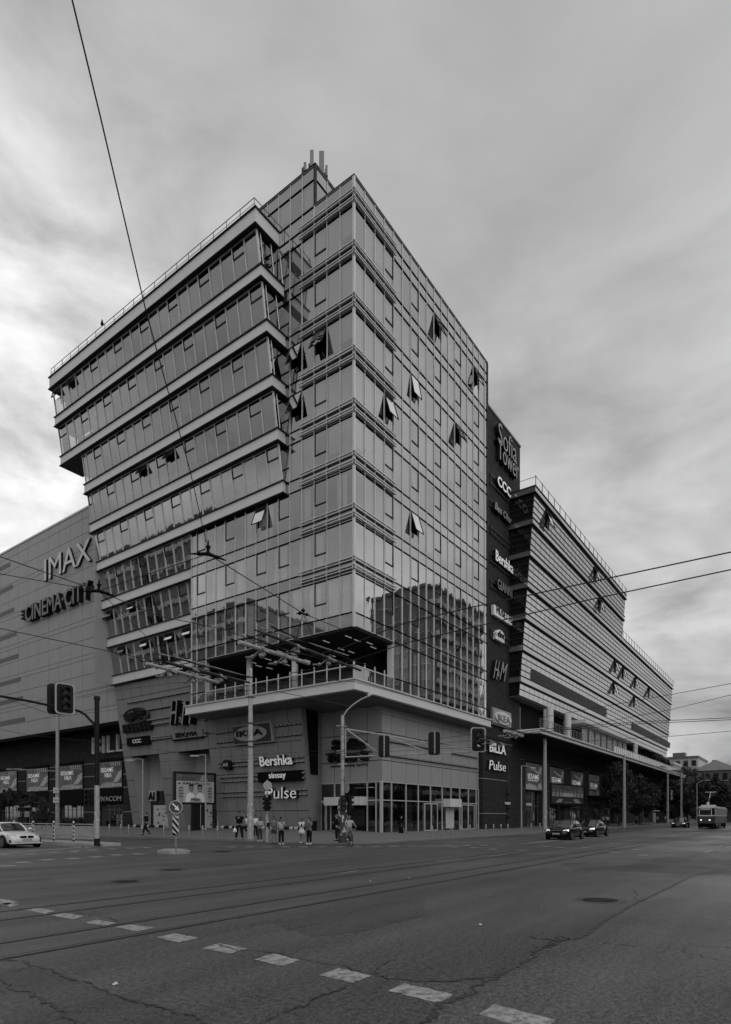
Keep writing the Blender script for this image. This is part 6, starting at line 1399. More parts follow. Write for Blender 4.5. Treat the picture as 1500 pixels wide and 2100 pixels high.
    for i in range(2):
        q = el[i] if sleeve != 'none' else None; mid = tuple((Vector(sh[i])+Vector(el[i]))/2)
        tp.append([(ch,(.178*k*b,.14*k)),(sh[i],.08*k),(mid,.068*k)]+([(el[i],.054*k),(tuple(Vector(el[i]).lerp(Vector(wr[i]),.85)),.038*k)] if sleeve == 'long' else []))
    skin_mesh(tp, 'shirt', K[top], t)
    if skirt:
        mb = MB(); z1, z0, r0 = {'short':(1.0,.62,.24),'dress':(1.0,.55,.26),'long':(1.0,.20,.25)}[skirt]; n = 20; rg = []
        for z, r in ((z1,.14*b),(z1-.12,.17*b),((z1+z0)/2,(r0+.17)/2*b),(z0,r0*b)): rg.append([V(r*math.cos(2*math.pi*j/n)*(1+.05*math.sin(7*j)), r*.85*math.sin(2*math.pi*j/n), z) for j in range(n)])
        loft(mb, rg, True, True); mb.build('skirt', K[bottom], t, smooth=True)
    elif bottom:
        bt_ = [[(V(0,0,.99),(.18*k*b,.14*k)),(pel,(.188*k*b,.148*k))]]; sh_ = bottom == 'shorts'
        for i in range(2):
            a2 = tuple(Vector(kn[i]).lerp(Vector(an[i]),.93)); bt_.append([(pel,(.188*k*b,.148*k)),(hips[i],.112*k*b),(kn[i] if not sh_ else tuple(Vector(hips[i]).lerp(Vector(kn[i]),.75)),.085*k)]+([] if sh_ else [(a2,.066*k)]))
        skin_mesh(bt_, 'shorts' if sh_ else 'trousers', K['denim' if sh_ else bottom], t)
    for i in range(2):
        a = Vector(an[i]); mb = MB(); x_, y_, z_ = a
        z_ -= .09*k
        loft(mb, [[(x_+sx*w_*k, y_+yy*k, z_+zz_*k) for sx, zz_ in ((-1,0),(-1,hh*.7),(-.5,hh),(.5,hh),(1,hh*.7),(1,0))] for yy, w_, hh in ((-.09,.03,.05),(-.06,.042,.1),(.0,.045,.11),(.08,.048,.07),(.15,.045,.05),(.19,.025,.03))]); mb.build('shoe', K[shoes], t, smooth=True)
    # hair
    mb = MB(); n = 14; rg = []
    for a in range(7): 
        th = math.pi/2*a/6; z = 1.60+.125*math.cos(th)*1.0; r = .098*math.sin(th)+.004; rg.append([V(r*.92*math.cos(2*math.pi*j/n), -.012+r*1.08*math.sin(2*math.pi*j/n)-(.02 if math.sin(2*math.pi*j/n) > 0 and a > 4 else 0), z+(.03 if math.sin(2*math.pi*j/n) > .3 and a > 4 else 0)) for j in range(n)])
    loft(mb, rg, True, True)
    if hair != 'short' and hair != 'cap':
        zl = 1.22 if hair == 'long' else 1.42; rg = []
        for z, w_, d_ in ((1.60,.092,.08),(1.5,.098,.075),((zl+1.5)/2,.10,.055),(zl,.085,.03)): rg.append([V(w_*math.cos(math.pi+math.pi*j/9), -.035+(-d_*math.sin(math.pi*j/9)), z) for j in range(10)]+[V(w_*.8*math.cos(-math.pi*j/9), -.03-d_*.3*math.sin(math.pi*j/9), z) for j in range(10)])
        loft(mb, rg, True, True)
    if hair == 'bun': mb.lathe([(.01,-.05),(.05,-.02),(.05,.02),(.01,.05)], 10, Matrix.Translation(V(0,-.07,1.74)))
    hm = 'hair_dark' if hair != 'cap' else (cap or 'cloth_white'); ho = mb.build('hair' if hair != 'cap' else 'cap', K[hm], t, smooth=True)
    if hair == 'cap': mb = MB(); mb.hexa([V(-.07,.06,1.64),V(.07,.06,1.64),V(.05,.19,1.63),V(-.05,.19,1.63),V(-.07,.06,1.655),V(.07,.06,1.655),V(.05,.19,1.64),V(-.05,.19,1.64)]); mb.build('cap_peak', K[hm], ho)
    mb = MB()
    for s in (-1, 1): mb.lathe([(.011*k,-.006),(.011*k,.006)], 8, Matrix.Translation(V(s*.033,.105,1.625)) @ Matrix.Rotation(R(90), 4, 'X'))
    mb.build('eyes', K['hair_dark'], body); mb = MB(); mb.hexa([V(-.025,.098,1.55),V(.025,.098,1.55),V(.025,.108,1.55),V(-.025,.108,1.55),V(-.02,.098,1.56),V(.02,.098,1.56),V(.02,.11,1.56),V(-.02,.11,1.56)]); mb.build('mouth', K['cloth_mid'], body)
    t['_w'] = [list(w_) for w_ in wr][0]; t['_w1'] = list(wr[1]); 
    return t
def held(pt, which, name, label, cat, m, build_fn):
    w_ = Vector(pt['_w' if which == 0 else '_w1']); M = Matrix.Translation(pt.location) @ Matrix.Rotation(pt.rotation_euler[2], 4, 'Z'); loc = M @ w_
    mb = MB(); build_fn(mb); o = mb.build(name, K[m], None, label, cat); o.location = loc; o.rotation_euler[2] = pt.rotation_euler[2]; return o
def bagfn(mb):
    mb.lathe([(.02,.0),(.03,-.1),(.11,-.22),(.14,-.35),(.10,-.42),(.02,-.43)], 12)
def phonefn(mb): mb.box(-.04,.04,.09,.10,-.02,.13)
TC = 215-90   # facing the camera: local +y toward it
def fc(deg): return math.degrees(math.atan2(-SA, -CA))-90+deg   # 0 = toward the camera, + turns to its own left
P_ = person
a = P_(457,1711,1.78,fc(150),'person in a pale shirt and white cap walking away beside the clad wall', arms=('down','down'), legs='walk', top='cloth_light', bottom='cloth_dark', hair='cap', sleeve='long', build=1.1)
b_ = P_(491,1723,1.85,fc(15),'tall person all in black with a raised hand at the face, holding a white bag', arms=('eyes','down'), legs='apart', top='cloth_dark', bottom='cloth_dark', shoes='shoe_dark', build=1.1)
held(b_, 1, 'carrier_bag', 'white carrier bag hanging from the hand of the person all in black', 'bag', 'cloth_white', bagfn)
P_(506.5,1716,1.75,fc(60),'person in a white shirt standing half behind the tall grey pole, on its left', top='cloth_white', bottom='cloth_dark', arms=('down','phone'))
P_(524,1718,1.68,fc(20),'person in a white top with a dark bag strap, right beside the tall grey pole', top='cloth_white', bottom='cloth_dark', hair='bob', arms=('phone','down'), shoes='shoe_white')
P_(533,1726,1.6,fc(10),'person in a pale sweater with arms crossed and light sneakers', top='cloth_light', bottom='denim', hair='bob', arms=('cross','cross'), sleeve='long', legs='stand', build=1.1)
P_(562,1731,1.66,fc(-5),'long-haired person in a cropped top and black shorts, right of the thin signal post', top='cloth_mid', bottom='shorts', hair='long', arms=('down','down'), shoes='shoe_dark')
c = P_(577,1732,1.58,fc(25),'person with a hand at the mouth in a pale shirt and wide black trousers', top='cloth_light', bottom='cloth_dark', hair='bun', arms=('mouth','down'), build=1.15)
d = P_(619,1729,1.56,fc(-10),'young person in a short white dress looking at a phone', top='cloth_white', bottom='cloth_white', hair='bob', arms=('phone','cross'), skirt='short', legs='cross')
held(d, 0, 'mobile_phone', 'dark phone in the hand of the person in the white dress', 'phone', 'black', phonefn)
P_(634.5,1732,1.62,fc(-25),'person in a light open shirt and wide dark trousers drinking, next to the white dress', top='cloth_mid', bottom='cloth_dark', hair='bob', arms=('mouth','phone'), sleeve='long', build=1.1)
P_(691,1725,1.60,fc(-80),'person in dark clothes with a pale cap left of the corner mast', top='cloth_dark', bottom='cloth_dark', hair='cap', cap='cloth_mid', arms=('phone','phone'), sleeve='long', shoes='shoe_dark', build=1.1)
P_(698,1722,1.62,fc(-60),'person in a white top almost hidden by the sheathed foot of the corner mast', top='cloth_white', bottom='denim', arms=('mouth','down'))
P_(741,1711,1.86,fc(95),'person in a pale short-sleeved shirt and dark trousers striding left past the shop doors', top='cloth_light', bottom='cloth_dark', arms=('swing','down'), legs='walk', shoes='shoe_dark', build=1.1)
P_(823,1714,1.64,fc(80),'person all in dark clothes walking past the corner of the shop window', top='cloth_dark', bottom='cloth_dark', arms=('phone','down'), sleeve='long', legs='walk', hair='bob', skirt='long')
P_(899,1708,1.7,fc(-60),'person in shorts with one arm out beside the dark bin', top='cloth_dark', bottom='shorts', arms=('point','down'))
P_(971.5,1704,1.62,fc(60),'slim person in pale trousers by the right-hand shop door', top='cloth_mid', bottom='cloth_light', arms=('down','phone'), hair='bob')
for px, py, lab, tp_, bt__, ar in ((1073,1700,'person in a pale top next to the slender lamp right of the brick tower','cloth_light','cloth_dark',('phone','down')),(1083,1700,'person in dark clothes with a white collar beside the pale-topped one','cloth_mid','cloth_dark',('down','hip')),(1091,1699,'person in a dark jacket, third of the group right of the brick tower','cloth_dark','cloth_dark',('down','down')),
    (1138,1697,'person behind the dark hatchback, facing the shops','cloth_light','denim',('phone','down')),(1163,1696,'person with a white top behind the roof of the dark hatchback','cloth_white','denim',('phone','down')),(1238,1695,'person in white, left one of a pair behind the black sedan','cloth_white','denim',('down','phone')),(1247,1695,'person in white, right one of a pair behind the black sedan','cloth_white','cloth_dark',('down','down')),
    (1306,1693,'stooping figure in dark clothes under the dark tree','cloth_mid','cloth_dark',('phone','phone')),(1349,1691,'far person in a pale top at the tram stop','cloth_light','denim',('down','down')),(1365,1690,'far person in white next to the overhead-line pole','cloth_white','denim',('down','phone'))):
    P_(px, py, 1.72, fc(rnd.uniform(-70,70)), lab, top=tp_, bottom=bt__, arms=ar, hair=rnd.choice(('short','bob')))
for px, py, lab, tp_, bt__ in ((236,1698,'person in dark clothes by the shop entrance under the black sign','cloth_dark','cloth_dark'),(242,1698,'person in a patterned top in the doorway group at the left','cloth_mid','cloth_mid'),(250,1698,'person in pale trousers, rightmost of the doorway group','cloth_light','cloth_light')):
    P_(px, py, 1.72, fc(rnd.uniform(-90,90)), lab, top=tp_, bottom=bt__, arms=('down','phone'))
P_(300,1713,1.78,fc(-45),'person all in black walking past the left niche, arms folded in front', top='cloth_dark', bottom='cloth_dark', arms=('cross','cross'), legs='walk', sleeve='long', shoes='shoe_dark', build=1.15)
g = atU(68, 1690, 33.5); P_(0,0,1.7,fc(180),'person in a white shirt between the two storefront posters at the far left', loc=Vector((33.5, g.y, pav_z(33.5, g.y))), top='cloth_white', bottom='cloth_light', arms=('down','down'))
# bicycle and its rider
bc = atZ(718, 1735.5, .02); bc.z = .02
brz = fc(12)
bike = empty('bicycle', bc, 'dark bicycle being ridden across the kerb at the corner mast', 'bicycle', rz=R(brz)); tlen = 1.06
mat('bike_paint', .02, .3, .3)
for yy, in ((.53,),(-.53,)):
    mb = MB(); mb.tube([(0, yy+.33*math.cos(2*math.pi*k/24), .34+.33*math.sin(2*math.pi*k/24)) for k in range(25)], .022, 6); wh = mb.build('wheel', K['rubber'], bike)
    mb = MB(); [mb.tube([(0,yy,.34),(0,yy+.32*math.cos(math.pi*k/7),.34+.32*math.sin(math.pi*k/7))], .003, 3) for k in range(14)]; mb.build('spokes', K['steel'], wh)
mb = MB(); bb = (0,-.05,.32); st_ = (0,-.22,.82); hdp = (0,.36,.82); hb_ = (0,.40,.66)
for p, q in ((bb,st_),(st_,hdp),(bb,hb_),(hdp,hb_),(bb,(0,-.53,.34)),((0,-.19,.74),(0,-.53,.34)),(hb_,(0,.53,.34)),(hdp,(0,.33,.95))): mb.tube([p, q], .02, 6)
mb.build('frame', K['bike_paint'], bike)
mb = MB(); mb.tube([(-.3,.26,1.0),(-.2,.34,.97),(.2,.34,.97),(.3,.26,1.0)], .014, 6); mb.build('handlebar', K['steel'], bike)
mb = MB(); mb.hexa([(-.08,-.38,.86),(.08,-.38,.86),(.03,-.1,.86),(-.03,-.1,.86),(-.08,-.38,.92),(.08,-.38,.92),(.03,-.1,.91),(-.03,-.1,.91)]); mb.build('saddle', K['rubber'], bike)
mb = MB(); mb.tube([(-.08,-.05,.20),(.08,-.05,.44)], .012, 5); mb.box(-.16,-.06,-.1,0,.18,.21); mb.box(.06,.16,-.1,0,.43,.46); mb.build('pedals', K['black'], bike)
Mb = Matrix.Translation(bc) @ Matrix.Rotation(R(brz), 4, 'Z'); rl = Mb @ Vector((0,-.22,.02))
P_(0,0,1.72,brz,'cyclist in a pale top riding toward the crossing at the corner mast', loc=rl, arms=('bar','bar'), legs='ride', top='cloth_light', bottom='cloth_mid', hair='cap', cap='cloth_mid', sleeve='short')
# ================= TREES =================
mat('leaf_dark', .034, .7, var=.6, scale=1.2); mat('leaf_mid', .055, .7, var=.5, scale=.8); mat('bark', .03, .9, var=.3, scale=6, bump=.4)
def tree(x, y, z, h, rx, name, label, cat='tree', m='leaf_dark', seed=0, n=9000, ls=.16, trunk=.16, zb=.22, ry=None, group='street trees', clumps=34):
    p = random.Random(seed); t = empty(name, (x, y, z), label, cat, group); ry = ry or rx
    mb = MB(); tops = []; base = h*zb
    mb.tube([(0,0,-.1),(.05,.02,base*.6),(0,.05,base),(0.1,0,h*.6),(.05,.05,h*.85)], trunk, 8, r2=trunk*.25)
    cl = []
    for i in range(clumps):
        while True:
            a, b_, c = p.uniform(-1,1), p.uniform(-1,1), p.uniform(-1,1)
            if .15 < a*a+b_*b_+c*c < 1: break
        cz = base+(h-base)*(.5+.5*c*.95); wz = 1-.35*max(0,c)
        cl.append((a*rx*.85*wz, b_*ry*.85*wz, cz, p.uniform(.16,.34)*min(rx,(h-base)/2)))
        if i % 3 == 0: mb.tube([(0,0,base+(cz-base)*.25),(cl[-1][0]*.5,cl[-1][1]*.5,base+(cz-base)*.7),cl[-1][:3]], trunk*.35, 5, r2=trunk*.08)
    mb.build('trunk', K['bark'], t)
    vs = []; fs = []
    for i in range(n):
        c = cl[int(p.random()**1.2*len(cl))]
        d = Vector((p.gauss(0,1), p.gauss(0,1), p.gauss(0,1))).normalized()*c[3]*p.uniform(.45,1.12); o = Vector(c[:3])+d
        u = Vector((p.gauss(0,1), p.gauss(0,1), p.gauss(0,1))).normalized(); v = u.cross(Vector((p.gauss(0,1), p.gauss(0,1), p.gauss(0,1)))).normalized(); s = ls*p.uniform(.6,1.4)
        k = len(vs); vs += [tuple(o-u*s), tuple(o+v*s*.45), tuple(o+u*s), tuple(o-v*s*.45)]; fs.append((k,k+1,k+2,k+3))
    me = bpy.data.meshes.new('crown'); me.from_pydata(vs, [], fs); me.materials.append(K[m]); o = bpy.data.objects.new('crown', me); link(o, t); return t
def gz(u, v): return pav_z(u, v) if u > KU and v > KV else 0
tree(99,23.6,.4,9.6,4.6,'street_tree','broad dark tree hiding the middle of the canopy on the right',seed=1,n=16000,ls=.2,ry=2.4,zb=.2,clumps=60)
tree(84,23.2,.4,2.4,.9,'shrub','low dark shrub at the foot of the right-hand poles','shrub',seed=22,n=1500,ls=.1,trunk=.04,zb=.05)
tree(112,23.4,.4,8.0,3.6,'street_tree','second dark tree behind the broad one along the right kerb',seed=2,n=9000,ls=.2)
for i, (x, y, h, r, lab) in enumerate(((150,24,9,4.5,'tree beside the pale board with slanted letters'),(162,30,11,6,'dark tree behind the tram, left of the gabled roof'),(175,22,12,7,'large dark tree behind the tram, under the gabled roof'),(180,10,10,6,'dark tree above the tram roof'),(205,30,17,9,'tall far tree below the flat pale building'),(215,14,16,9,'tall far tree at the right frame edge'),(190,2,12,7,'dark tree at the right frame edge behind the pale car'))):
    tree(x, y, .3, h, r, 'street_tree', lab, m='leaf_mid' if i > 3 else 'leaf_dark', seed=30+i, n=9000, ls=.42, trunk=.3, zb=.12, clumps=44, group='trees at the end of the street')
g = atU(85, 1690, 32.5); tree(32.5, g.y, .3, 3.1, 1.25, 'shrub', 'round dark clipped shrub left of the grey pole', 'shrub', seed=50, n=4500, ls=.09, trunk=.06, zb=.12, group='shrubs on the left pavement')
for i, (px, lab) in enumerate(((18,'leafy dark crown hiding the top of the first storefront sign'),(42,'leafy dark crown between the first two storefront signs'),(66,'leafy dark crown just left of the partly hidden storefront sign'))):
    g = atU(px, 1690, 35.5); tree(35.5, g.y, .5, 4.6-(i==2)*.5, 1.9, 'small_tree', lab, 'tree', seed=60+i, n=4500, ls=.12, trunk=.08, zb=.55, group='small trees on the left pavement')
for i, px in enumerate((115,140,162)): g = atU(px, 1690, 37.5); tree(37.5, g.y, .5, 1.1, 1.2, 'hedge', ('low dark hedge left of the slender street lamp','low dark hedge behind the slender street lamp','low dark hedge left of the black mast')[i], 'hedge', seed=70+i, n=1800, ls=.08, trunk=.03, zb=.05, ry=1.6, group='hedges on the left pavement')
# tram stop shelter and kiosk under the canopy
g = atV(1337, 1690, 23.2); t = empty('tram_stop_shelter', (g.x, 23.2, .2), 'small tram stop shelter with a pale roof and a poster, beyond the dark tree', 'shelter')
mb = MB(); mb.box(-2.2,3.2,-.8,1.2,2.5,2.62); mb.build('roof', K['panel_light'], t); mb = MB(); mb.box(-2,-1.9,.9,1.0,0,2.5); mb.box(2.9,3,.9,1,0,2.5); mb.box(-2,-1.9,-.6,-.5,0,2.5); mb.build('frame', K['steel'], t)
mb = MB(); mb.box(-2,2.9,1.0,1.03,.4,2.4); mb.build('rear_panel', K['car_glass'], t); mb = MB(); mb.box(-1.4,.6,-.62,-.56,.5,2.2); mb.build('poster', K['bill_mid'], t)
# parked bicycles suggested by the planters on the right pavement
g = onpav(1045, 1702); t = empty('flower_trough', g, 'low trough with small plants at the side entrance of the brick tower', 'planter'); mb = MB(); mb.box(-1.2,1.2,-.25,.25,0,.35); mb.build('trough', K['steel_dark'], t)
mb = MB(); p = random.Random(1)
for i in range(160): c = Vector((p.uniform(-1.1,1.1), p.uniform(-.2,.2), .35+p.random()*.35)); mb.add([c+Vector((p.uniform(-.08,.08),p.uniform(-.08,.08),p.uniform(-.08,.08))) for _ in range(3)], [(0,1,2)])
mb.build('plants', K['leaf_mid'], t, recalc=False)
# ================= FAR BUILDINGS =================
def house(x0, x1, y0, y1, h, label, m='panel_mid', roof='flat', rows=4, cols=8, faces=('u','v','w'), group=None, rh=3, name='apartment_building'):
    t = empty(name, ((x0+x1)/2, (y0+y1)/2, 0), label, 'building', group); cx, cy = t.location.x, t.location.y
    mb = MB(); mb.box(x0-cx, x1-cx, y0-cy, y1-cy, 0, h); mb.build('wall', K[m], t); win = MB(); fr = MB()
    for f in faces:
        for i in range(cols):
            for j in range(rows):
                a = (i+.5)/cols; z = h*(j+.5)/rows; hh = h/rows*.28
                if f == 'u': c = y0-cy+(y1-y0)*a; ww = (y1-y0)/cols*.28; win.box(x0-cx-.03, x0-cx+.1, c-ww, c+ww, z-hh, z+hh); fr.box(x0-cx-.15, x0-cx-.03, c-ww*1.15, c+ww*1.15, z-hh-.15, z-hh)
                if f == 'v': c = x0-cx+(x1-x0)*a; ww = (x1-x0)/cols*.28; win.box(c-ww, c+ww, y0-cy-.03, y0-cy+.1, z-hh, z+hh); fr.box(c-ww*1.15, c+ww*1.15, y0-cy-.15, y0-cy-.03, z-hh-.15, z-hh)
                if f == 'w': c = x0-cx+(x1-x0)*a; ww = (x1-x0)/cols*.28; win.box(c-ww, c+ww, y1-cy-.1, y1-cy+.03, z-hh, z+hh); fr.box(c-ww*1.3, c+ww*1.3, y1-cy+.03, y1-cy+1.0, z-hh-.9, z-hh)
                if f == 'x': c = y0-cy+(y1-y0)*a; ww = (y1-y0)/cols*.28; win.box(x1-cx-.1, x1-cx+.03, c-ww, c+ww, z-hh, z+hh); fr.box(x1-cx+.03, x1-cx+.9, c-ww*1.2, c+ww*1.2, z-hh-.9, z-hh)
    wo_ = win.build('windows', K['car_glass'], t); fr.build('sills', K['panel_light'], wo_)
    if roof == 'gable':
        mb = MB(); a, b_, c, d = x0-cx-.5, x1-cx+.5, y0-cy-.6, y1-cy+.6; mb.add([(a,c,h),(b_,c,h),(b_,d,h),(a,d,h),(a,0,h+rh),(b_,0,h+rh)], [(0,1,2,3),(0,3,4),(1,5,2),(0,4,5,1),(3,2,5,4)]); ro = mb.build('roof', K['panel_mid' if m != 'panel_mid' else 'panel_dark'], t)
        mb = MB(); mb.box(-1,-.2,2,2.8,h+rh*.4,h+rh+1.2); mb.build('chimney', K['panel_dark'], ro)
    else: mb = MB(); mb.box(x0-cx-.3, x1-cx+.3, y0-cy-.3, y1-cy+.3, h, h+.7); mb.box(-2,2,-2,2,h+.7,h+3); mb.build('roof', K['panel_dark'], t)
    return t
house(238,262,31,46,22,'pale flat-roofed building above the trees at the far right', 'panel_mid', rows=6, cols=6)
house(226,258,18,30.5,16.6,'gabled old building above the trees at the right frame edge', 'panel_dark', 'gable', rows=4, cols=5, rh=3.4); house(232,256,-12,17,17,'dark roofline at the right frame edge beyond the trees','panel_dark',rows=5,cols=8)
house(200,225,36,60,19,'dark building just beyond the end of the striped block', 'panel_dark', rows=5, cols=6)
# across the streets, beside and behind the camera: these are what the glass walls mirror
house(112,136,-28,-12,50,'tall apartment block across the right-hand street, mirrored in the glass tower', 'panel_dark', rows=15, cols=8, faces=('u','w'), name='apartment_building')
house(60,108,-40,-16,22,'lower block across the right-hand street', 'panel_dark', rows=6, cols=14, faces=('u','w')); house(140,190,-40,-14,26,'long block farther down the right-hand street', 'panel_mid', rows=7, cols=14, faces=('u','w')); house(8,52,-52,-26,17,'low block diagonally behind the camera', 'panel_mid', rows=5, cols=12, faces=('u','w'))
house(-50,-22,97,121,47,'tall block across the left-hand street, mirrored low in the left glass', 'panel_podium', rows=13, cols=8, faces=('v','x')); house(-46,-20,60,92,33,'mid-height block across the left-hand street', 'panel_dark', rows=8, cols=10, faces=('v','x')); house(-50,-22,126,175,47,'long block farther down the left-hand street', 'panel_podium', rows=10, cols=14, faces=('v','x')); house(-52,-24,24,54,18,'low block to the left behind the camera', 'panel_mid', rows=5, cols=9, faces=('v','x'))
# ================= OVERHEAD WIRES =================
def W3(x, y, z):   # the point seen at a pixel of the photograph that hangs z metres up
    c = (HY-y)/FPX; d = (z-CH)/c; a, b, _ = ray(x, y); return Vector((a*d, b*d, z))
def wire(pts, r, lab, sag=0, m='wire', group='overhead wires', name='overhead_wire'):
    P = [W3(*p) if len(p) == 3 else Vector(p[0]) for p in pts]; Q = []
    for i in range(len(P)-1):
        n = 10
        for k in range(n): q = P[i].lerp(P[i+1], k/n); q.z -= sag*math.sin(math.pi*k/n); Q.append(q)
    Q.append(P[-1]); mb = MB(); mb.tube(Q, r, 5); o = mb.build(name, K[m], None, lab, 'wire', group, origin=tuple(P[0])); return o
NA_ = (427,1136,7.6); NB_ = (203,1212,7.4); NC_ = (622,1258,7.3)
wire([(147,-5,9.3),(205,235,9.0),(300,640,8.4),(390,965,7.95),(423,1112,7.6)], .0085, 'thick wire dropping steeply from the top left of the sky to the three-way node')
wire([NA_,NB_], .009, 'short wire from the three-way node leftward to the second node')
wire([NA_,NC_,(700,1290,7.3)], .012, 'wire from the three-way node down right to the hanging bridle')
wire([(-5,1140,7.6),NB_], .012, 'upper wire from the left edge to the second node'); wire([(-5,1176,7.2),NB_], .010, 'lower wire from the left edge to the second node')
wire([NB_,(320,1262,7.0),(455,1290,6.9),(540,1320,6.5),(700,1362,6.5)], .012, 'wire from the second node running right across the glass')
wire([NB_,(300,1305,6.8),(400,1382,6.5)], .009, 'thin wire from the second node down to the left switch frame')
wire([(-5,1288,6.6),(230,1337,6.5),(300,1352,6.4),(420,1380,6.4),(512,1408,6.4)], .012, 'wire from the left edge over the lowest office windows to the tall pole')
wire([(1505,1131,6.6),(1200,1196,6.5),(960,1247,6.4),(820,1281,6.4),(700,1330,6.2),(640,1345,6.2)], .014, 'upper thick wire crossing the right-hand sky')
wire([(1505,1167,6.6),(1200,1232,6.5),(840,1317,6.4),(700,1362,6.2),(600,1380,6.1)], .014, 'lower thick wire crossing the right-hand sky')
wire([(1505,1401,7.0),(1380,1424,7.0),(1120,1470,7.2),(1065,1497,7.0)], .012, 'thin wire from the right edge to the right-hand pole, uppermost of the distant ones'); wire([(1505,1424,7),(1378,1455,7),(1140,1500,7)], .012, 'thin wire sloping to the canopy below the uppermost distant one')
wire([(1505,1472,6.5),(1300,1481,6.5),(1100,1497,6.4),(985,1515,6.2)], .016, 'upper of two close distant wires at the right'); wire([(1505,1476,6.5),(1300,1485,6.5),(1100,1502,6.4),(985,1521,6.2)], .016, 'lower of two close distant wires at the right'); wire([(1505,1499,6.5),(1380,1510,6.5),(1200,1520,6.4)], .014, 'lowest distant wire at the right edge')
wire([(0,1428,7),(118,1470,7),(240,1455,7.5)], .010, 'thin wire behind the grey pole'); wire([(-5,1495,6.5),(60,1508,6.5),(230,1525,6.5),(400,1548,6.4)], .010, 'thin sagging wire across the left niches')
wire([(150,1425,7),(240,1405,7),(370,1386,6.8)], .008, 'thin wire between the rimmed signal and the left switch frame'); wire([(150,1435,6.8),(240,1416,6.8),(400,1395,6.6)], .008, 'second thin wire between the rimmed signal and the left switch frame')
wire([(515,1408,6.5),(640,1432,6.5),(760,1458,6.5),(980,1512,6.4)], .012, 'dark wire from the tall pole down to the right signal'); wire([(400,1440,6.0),(620,1392,6.2),(727,1398,6.2),(905,1445,6.2),(1060,1497,6.2)], .010, 'thin wire sweeping under the terrace slab')
wire([(0,1585,5.2),(300,1565,5.2),(520,1548,5.2),(700,1538,5.2),(985,1505,5.2)], .008, 'thin low wire in front of the leaning wall, above the signal heads'); wire([(350,1570,5),(520,1556,5),(700,1546,5),(985,1532,5)], .008, 'lower of the thin wires in front of the leaning wall')
wire([(703,1545,5.4),(820,1532,5.4),(985,1518,5.3),(1110,1500,5.3)], .008, 'thin wire through the truss toward the brick tower')
# insulators where the wires meet
def node(p, lab, s=1.0):
    q = W3(*p); t = empty('wire_insulator', q, lab, 'insulator', 'insulators of the overhead wires'); mb = MB()
    for d in ((.35,-.2,-.08),(-.3,.25,-.04),(.02,.02,.32)):
        v = Vector(d)*s; mb.tube([(0,0,0), tuple(v*.35), tuple(v*.7), tuple(v)], .045*s, 6, r2=.012)
        mb.lathe([(.02,-.04),(.055,-.02),(.055,.02),(.02,.04)], 8, Matrix.Translation(v*.5))
    mb.build('insulator_body', K['black'], t)
node(NA_, 'three-way black insulator where the steep wire ends'); node(NB_, 'black insulator cluster in front of the cinema wall', 1.0); node(NC_, 'small insulator above the hanging bridle', .5)
wire([NC_,(645,1312,6.7)], .010, 'right leg of the hanging bridle'); wire([NC_,(608,1310,6.7)], .010, 'left leg of the hanging bridle')
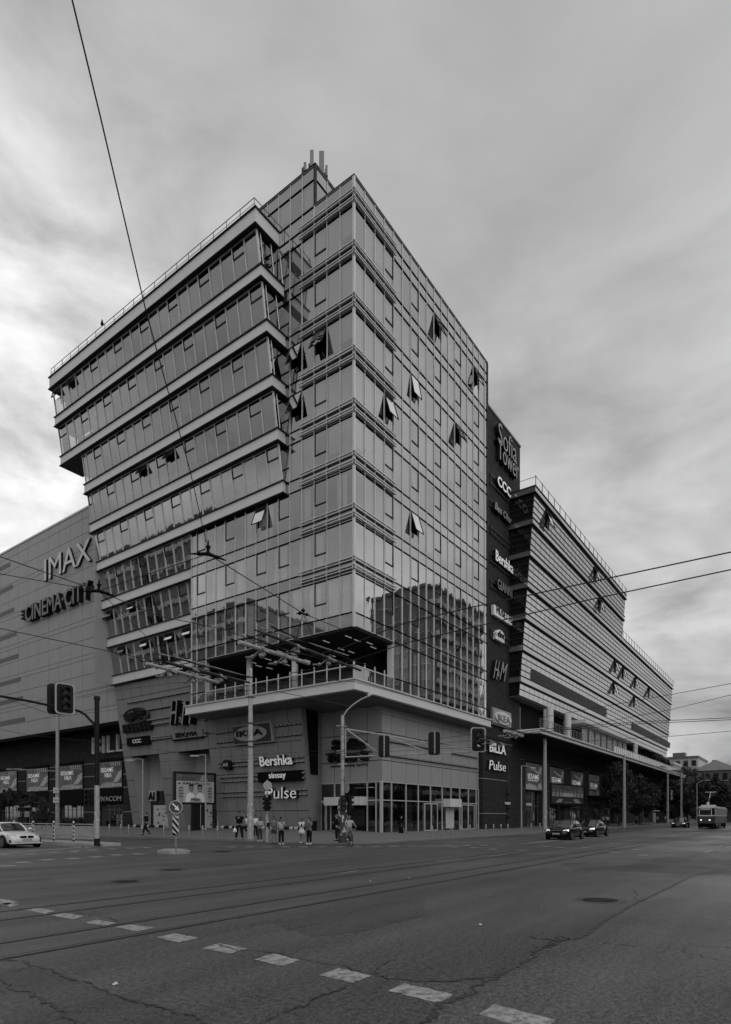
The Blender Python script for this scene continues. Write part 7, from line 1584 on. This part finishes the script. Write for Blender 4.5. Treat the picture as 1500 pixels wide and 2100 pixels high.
# switch frames hanging in the wires
def frame(pA, pB, z, rad, lab, seed, m='pole_paint'):
    A, B = W3(*pA, z), W3(*pB, z); t = empty('trolley_wire_frame', A, lab, 'overhead gear', 'overhead gear hanging in the wires'); B = B-A; mb = MB(); mb.tube([(0,0,0), tuple(B)], rad, 10); mb.build('main_tube', K[m], t)
    p = random.Random(seed); e = B.normalized(); n = Vector((-e.y, e.x, 0)); mb = MB(); L_ = B.length
    for s in (.3, .62):
        c = e*L_*s; mb.lathe([(rad*1.5,-.06),(rad*1.5,.06)], 8, Matrix.Translation(c) @ e.to_track_quat('Z','Y').to_matrix().to_4x4())
        mb.tube([c, c+n*.3+Vector((0,0,-.16)), c+n*.6+Vector((0,0,-.12))], .03, 5); mb.tube([c, c-n*.3+Vector((0,0,-.14))], .03, 5); mb.lathe([(.03,-.08),(.08,-.03),(.08,.03),(.03,.08)], 8, Matrix.Translation(c+Vector((0,0,-.16)))); mb.lathe([(.03,-.05),(.06,0),(.03,.05)], 8, Matrix.Translation(c+n*.35+Vector((0,0,-.15))))
        for k in range(4): d = c+Vector((p.uniform(-.2,.2),p.uniform(-.2,.2),-.1-.1*p.random())); mb.tube([c, d], .018, 4)
    mb.build('clamps', K['steel'], t)
    mb = MB()
    for k in (-1, 1): q0 = n*.28*k+Vector((0,0,.12)); mb.tube([q0, q0+B*.5+Vector((0,0,-.06)), q0+B], .02, 5)
    for k in range(7): c = e*L_*(k+.5)/7; mb.tube([c+n*.28+Vector((0,0,.12)), c-n*.28+Vector((0,0,.1))], .014, 4); mb.lathe([(.02,-.05),(.04,0),(.02,.05)], 6, Matrix.Translation(c+n*.28+Vector((0,0,.05))))
    mb.build('runner_wires', K['black'], t); return t
frame((300,1361), (448,1400), 6.1, .05, 'pale tube with clamps of the left overhead switch frame', 1); frame((490,1317), (634,1361), 6.1, .055, 'pale tube with clamps of the right overhead switch frame, before the terrace', 2)
frame((340,1358), (512,1400), 6.35, .035, 'thinner dark runner between the left frame and the tall pole', 3, 'steel_dark'); frame((540,1298), (740,1375), 6.6, .04, 'dark runner above the right switch frame', 4, 'steel_dark')
frame((1035,1499), (1072,1510), 5.8, .08, 'far pale overhead tube in front of the brick tower foot', 5); frame((985,1515), (1050,1530), 5.9, .05, 'tangled far overhead switch right of the hanging signal', 6, 'steel_dark')
def bow(pts, z, lab): 
    wire([(x, y, z) for x, y in pts], .018, lab, m='steel', group='stay tubes of the overhead gear', name='stay_tube')
bow([(325,1367),(325,1345),(328,1341),(400,1358),(510,1388)], 6.5, 'bent pale stay tube above the left switch frame'); bow([(534,1310),(534,1290),(538,1288),(600,1308),(715,1345)], 6.7, 'bent pale stay tube above the right switch frame')
fixl = [o for o in bpy.data.objects if '_w' in o.keys()]
for o in fixl:
    del o['_w']; del o['_w1']
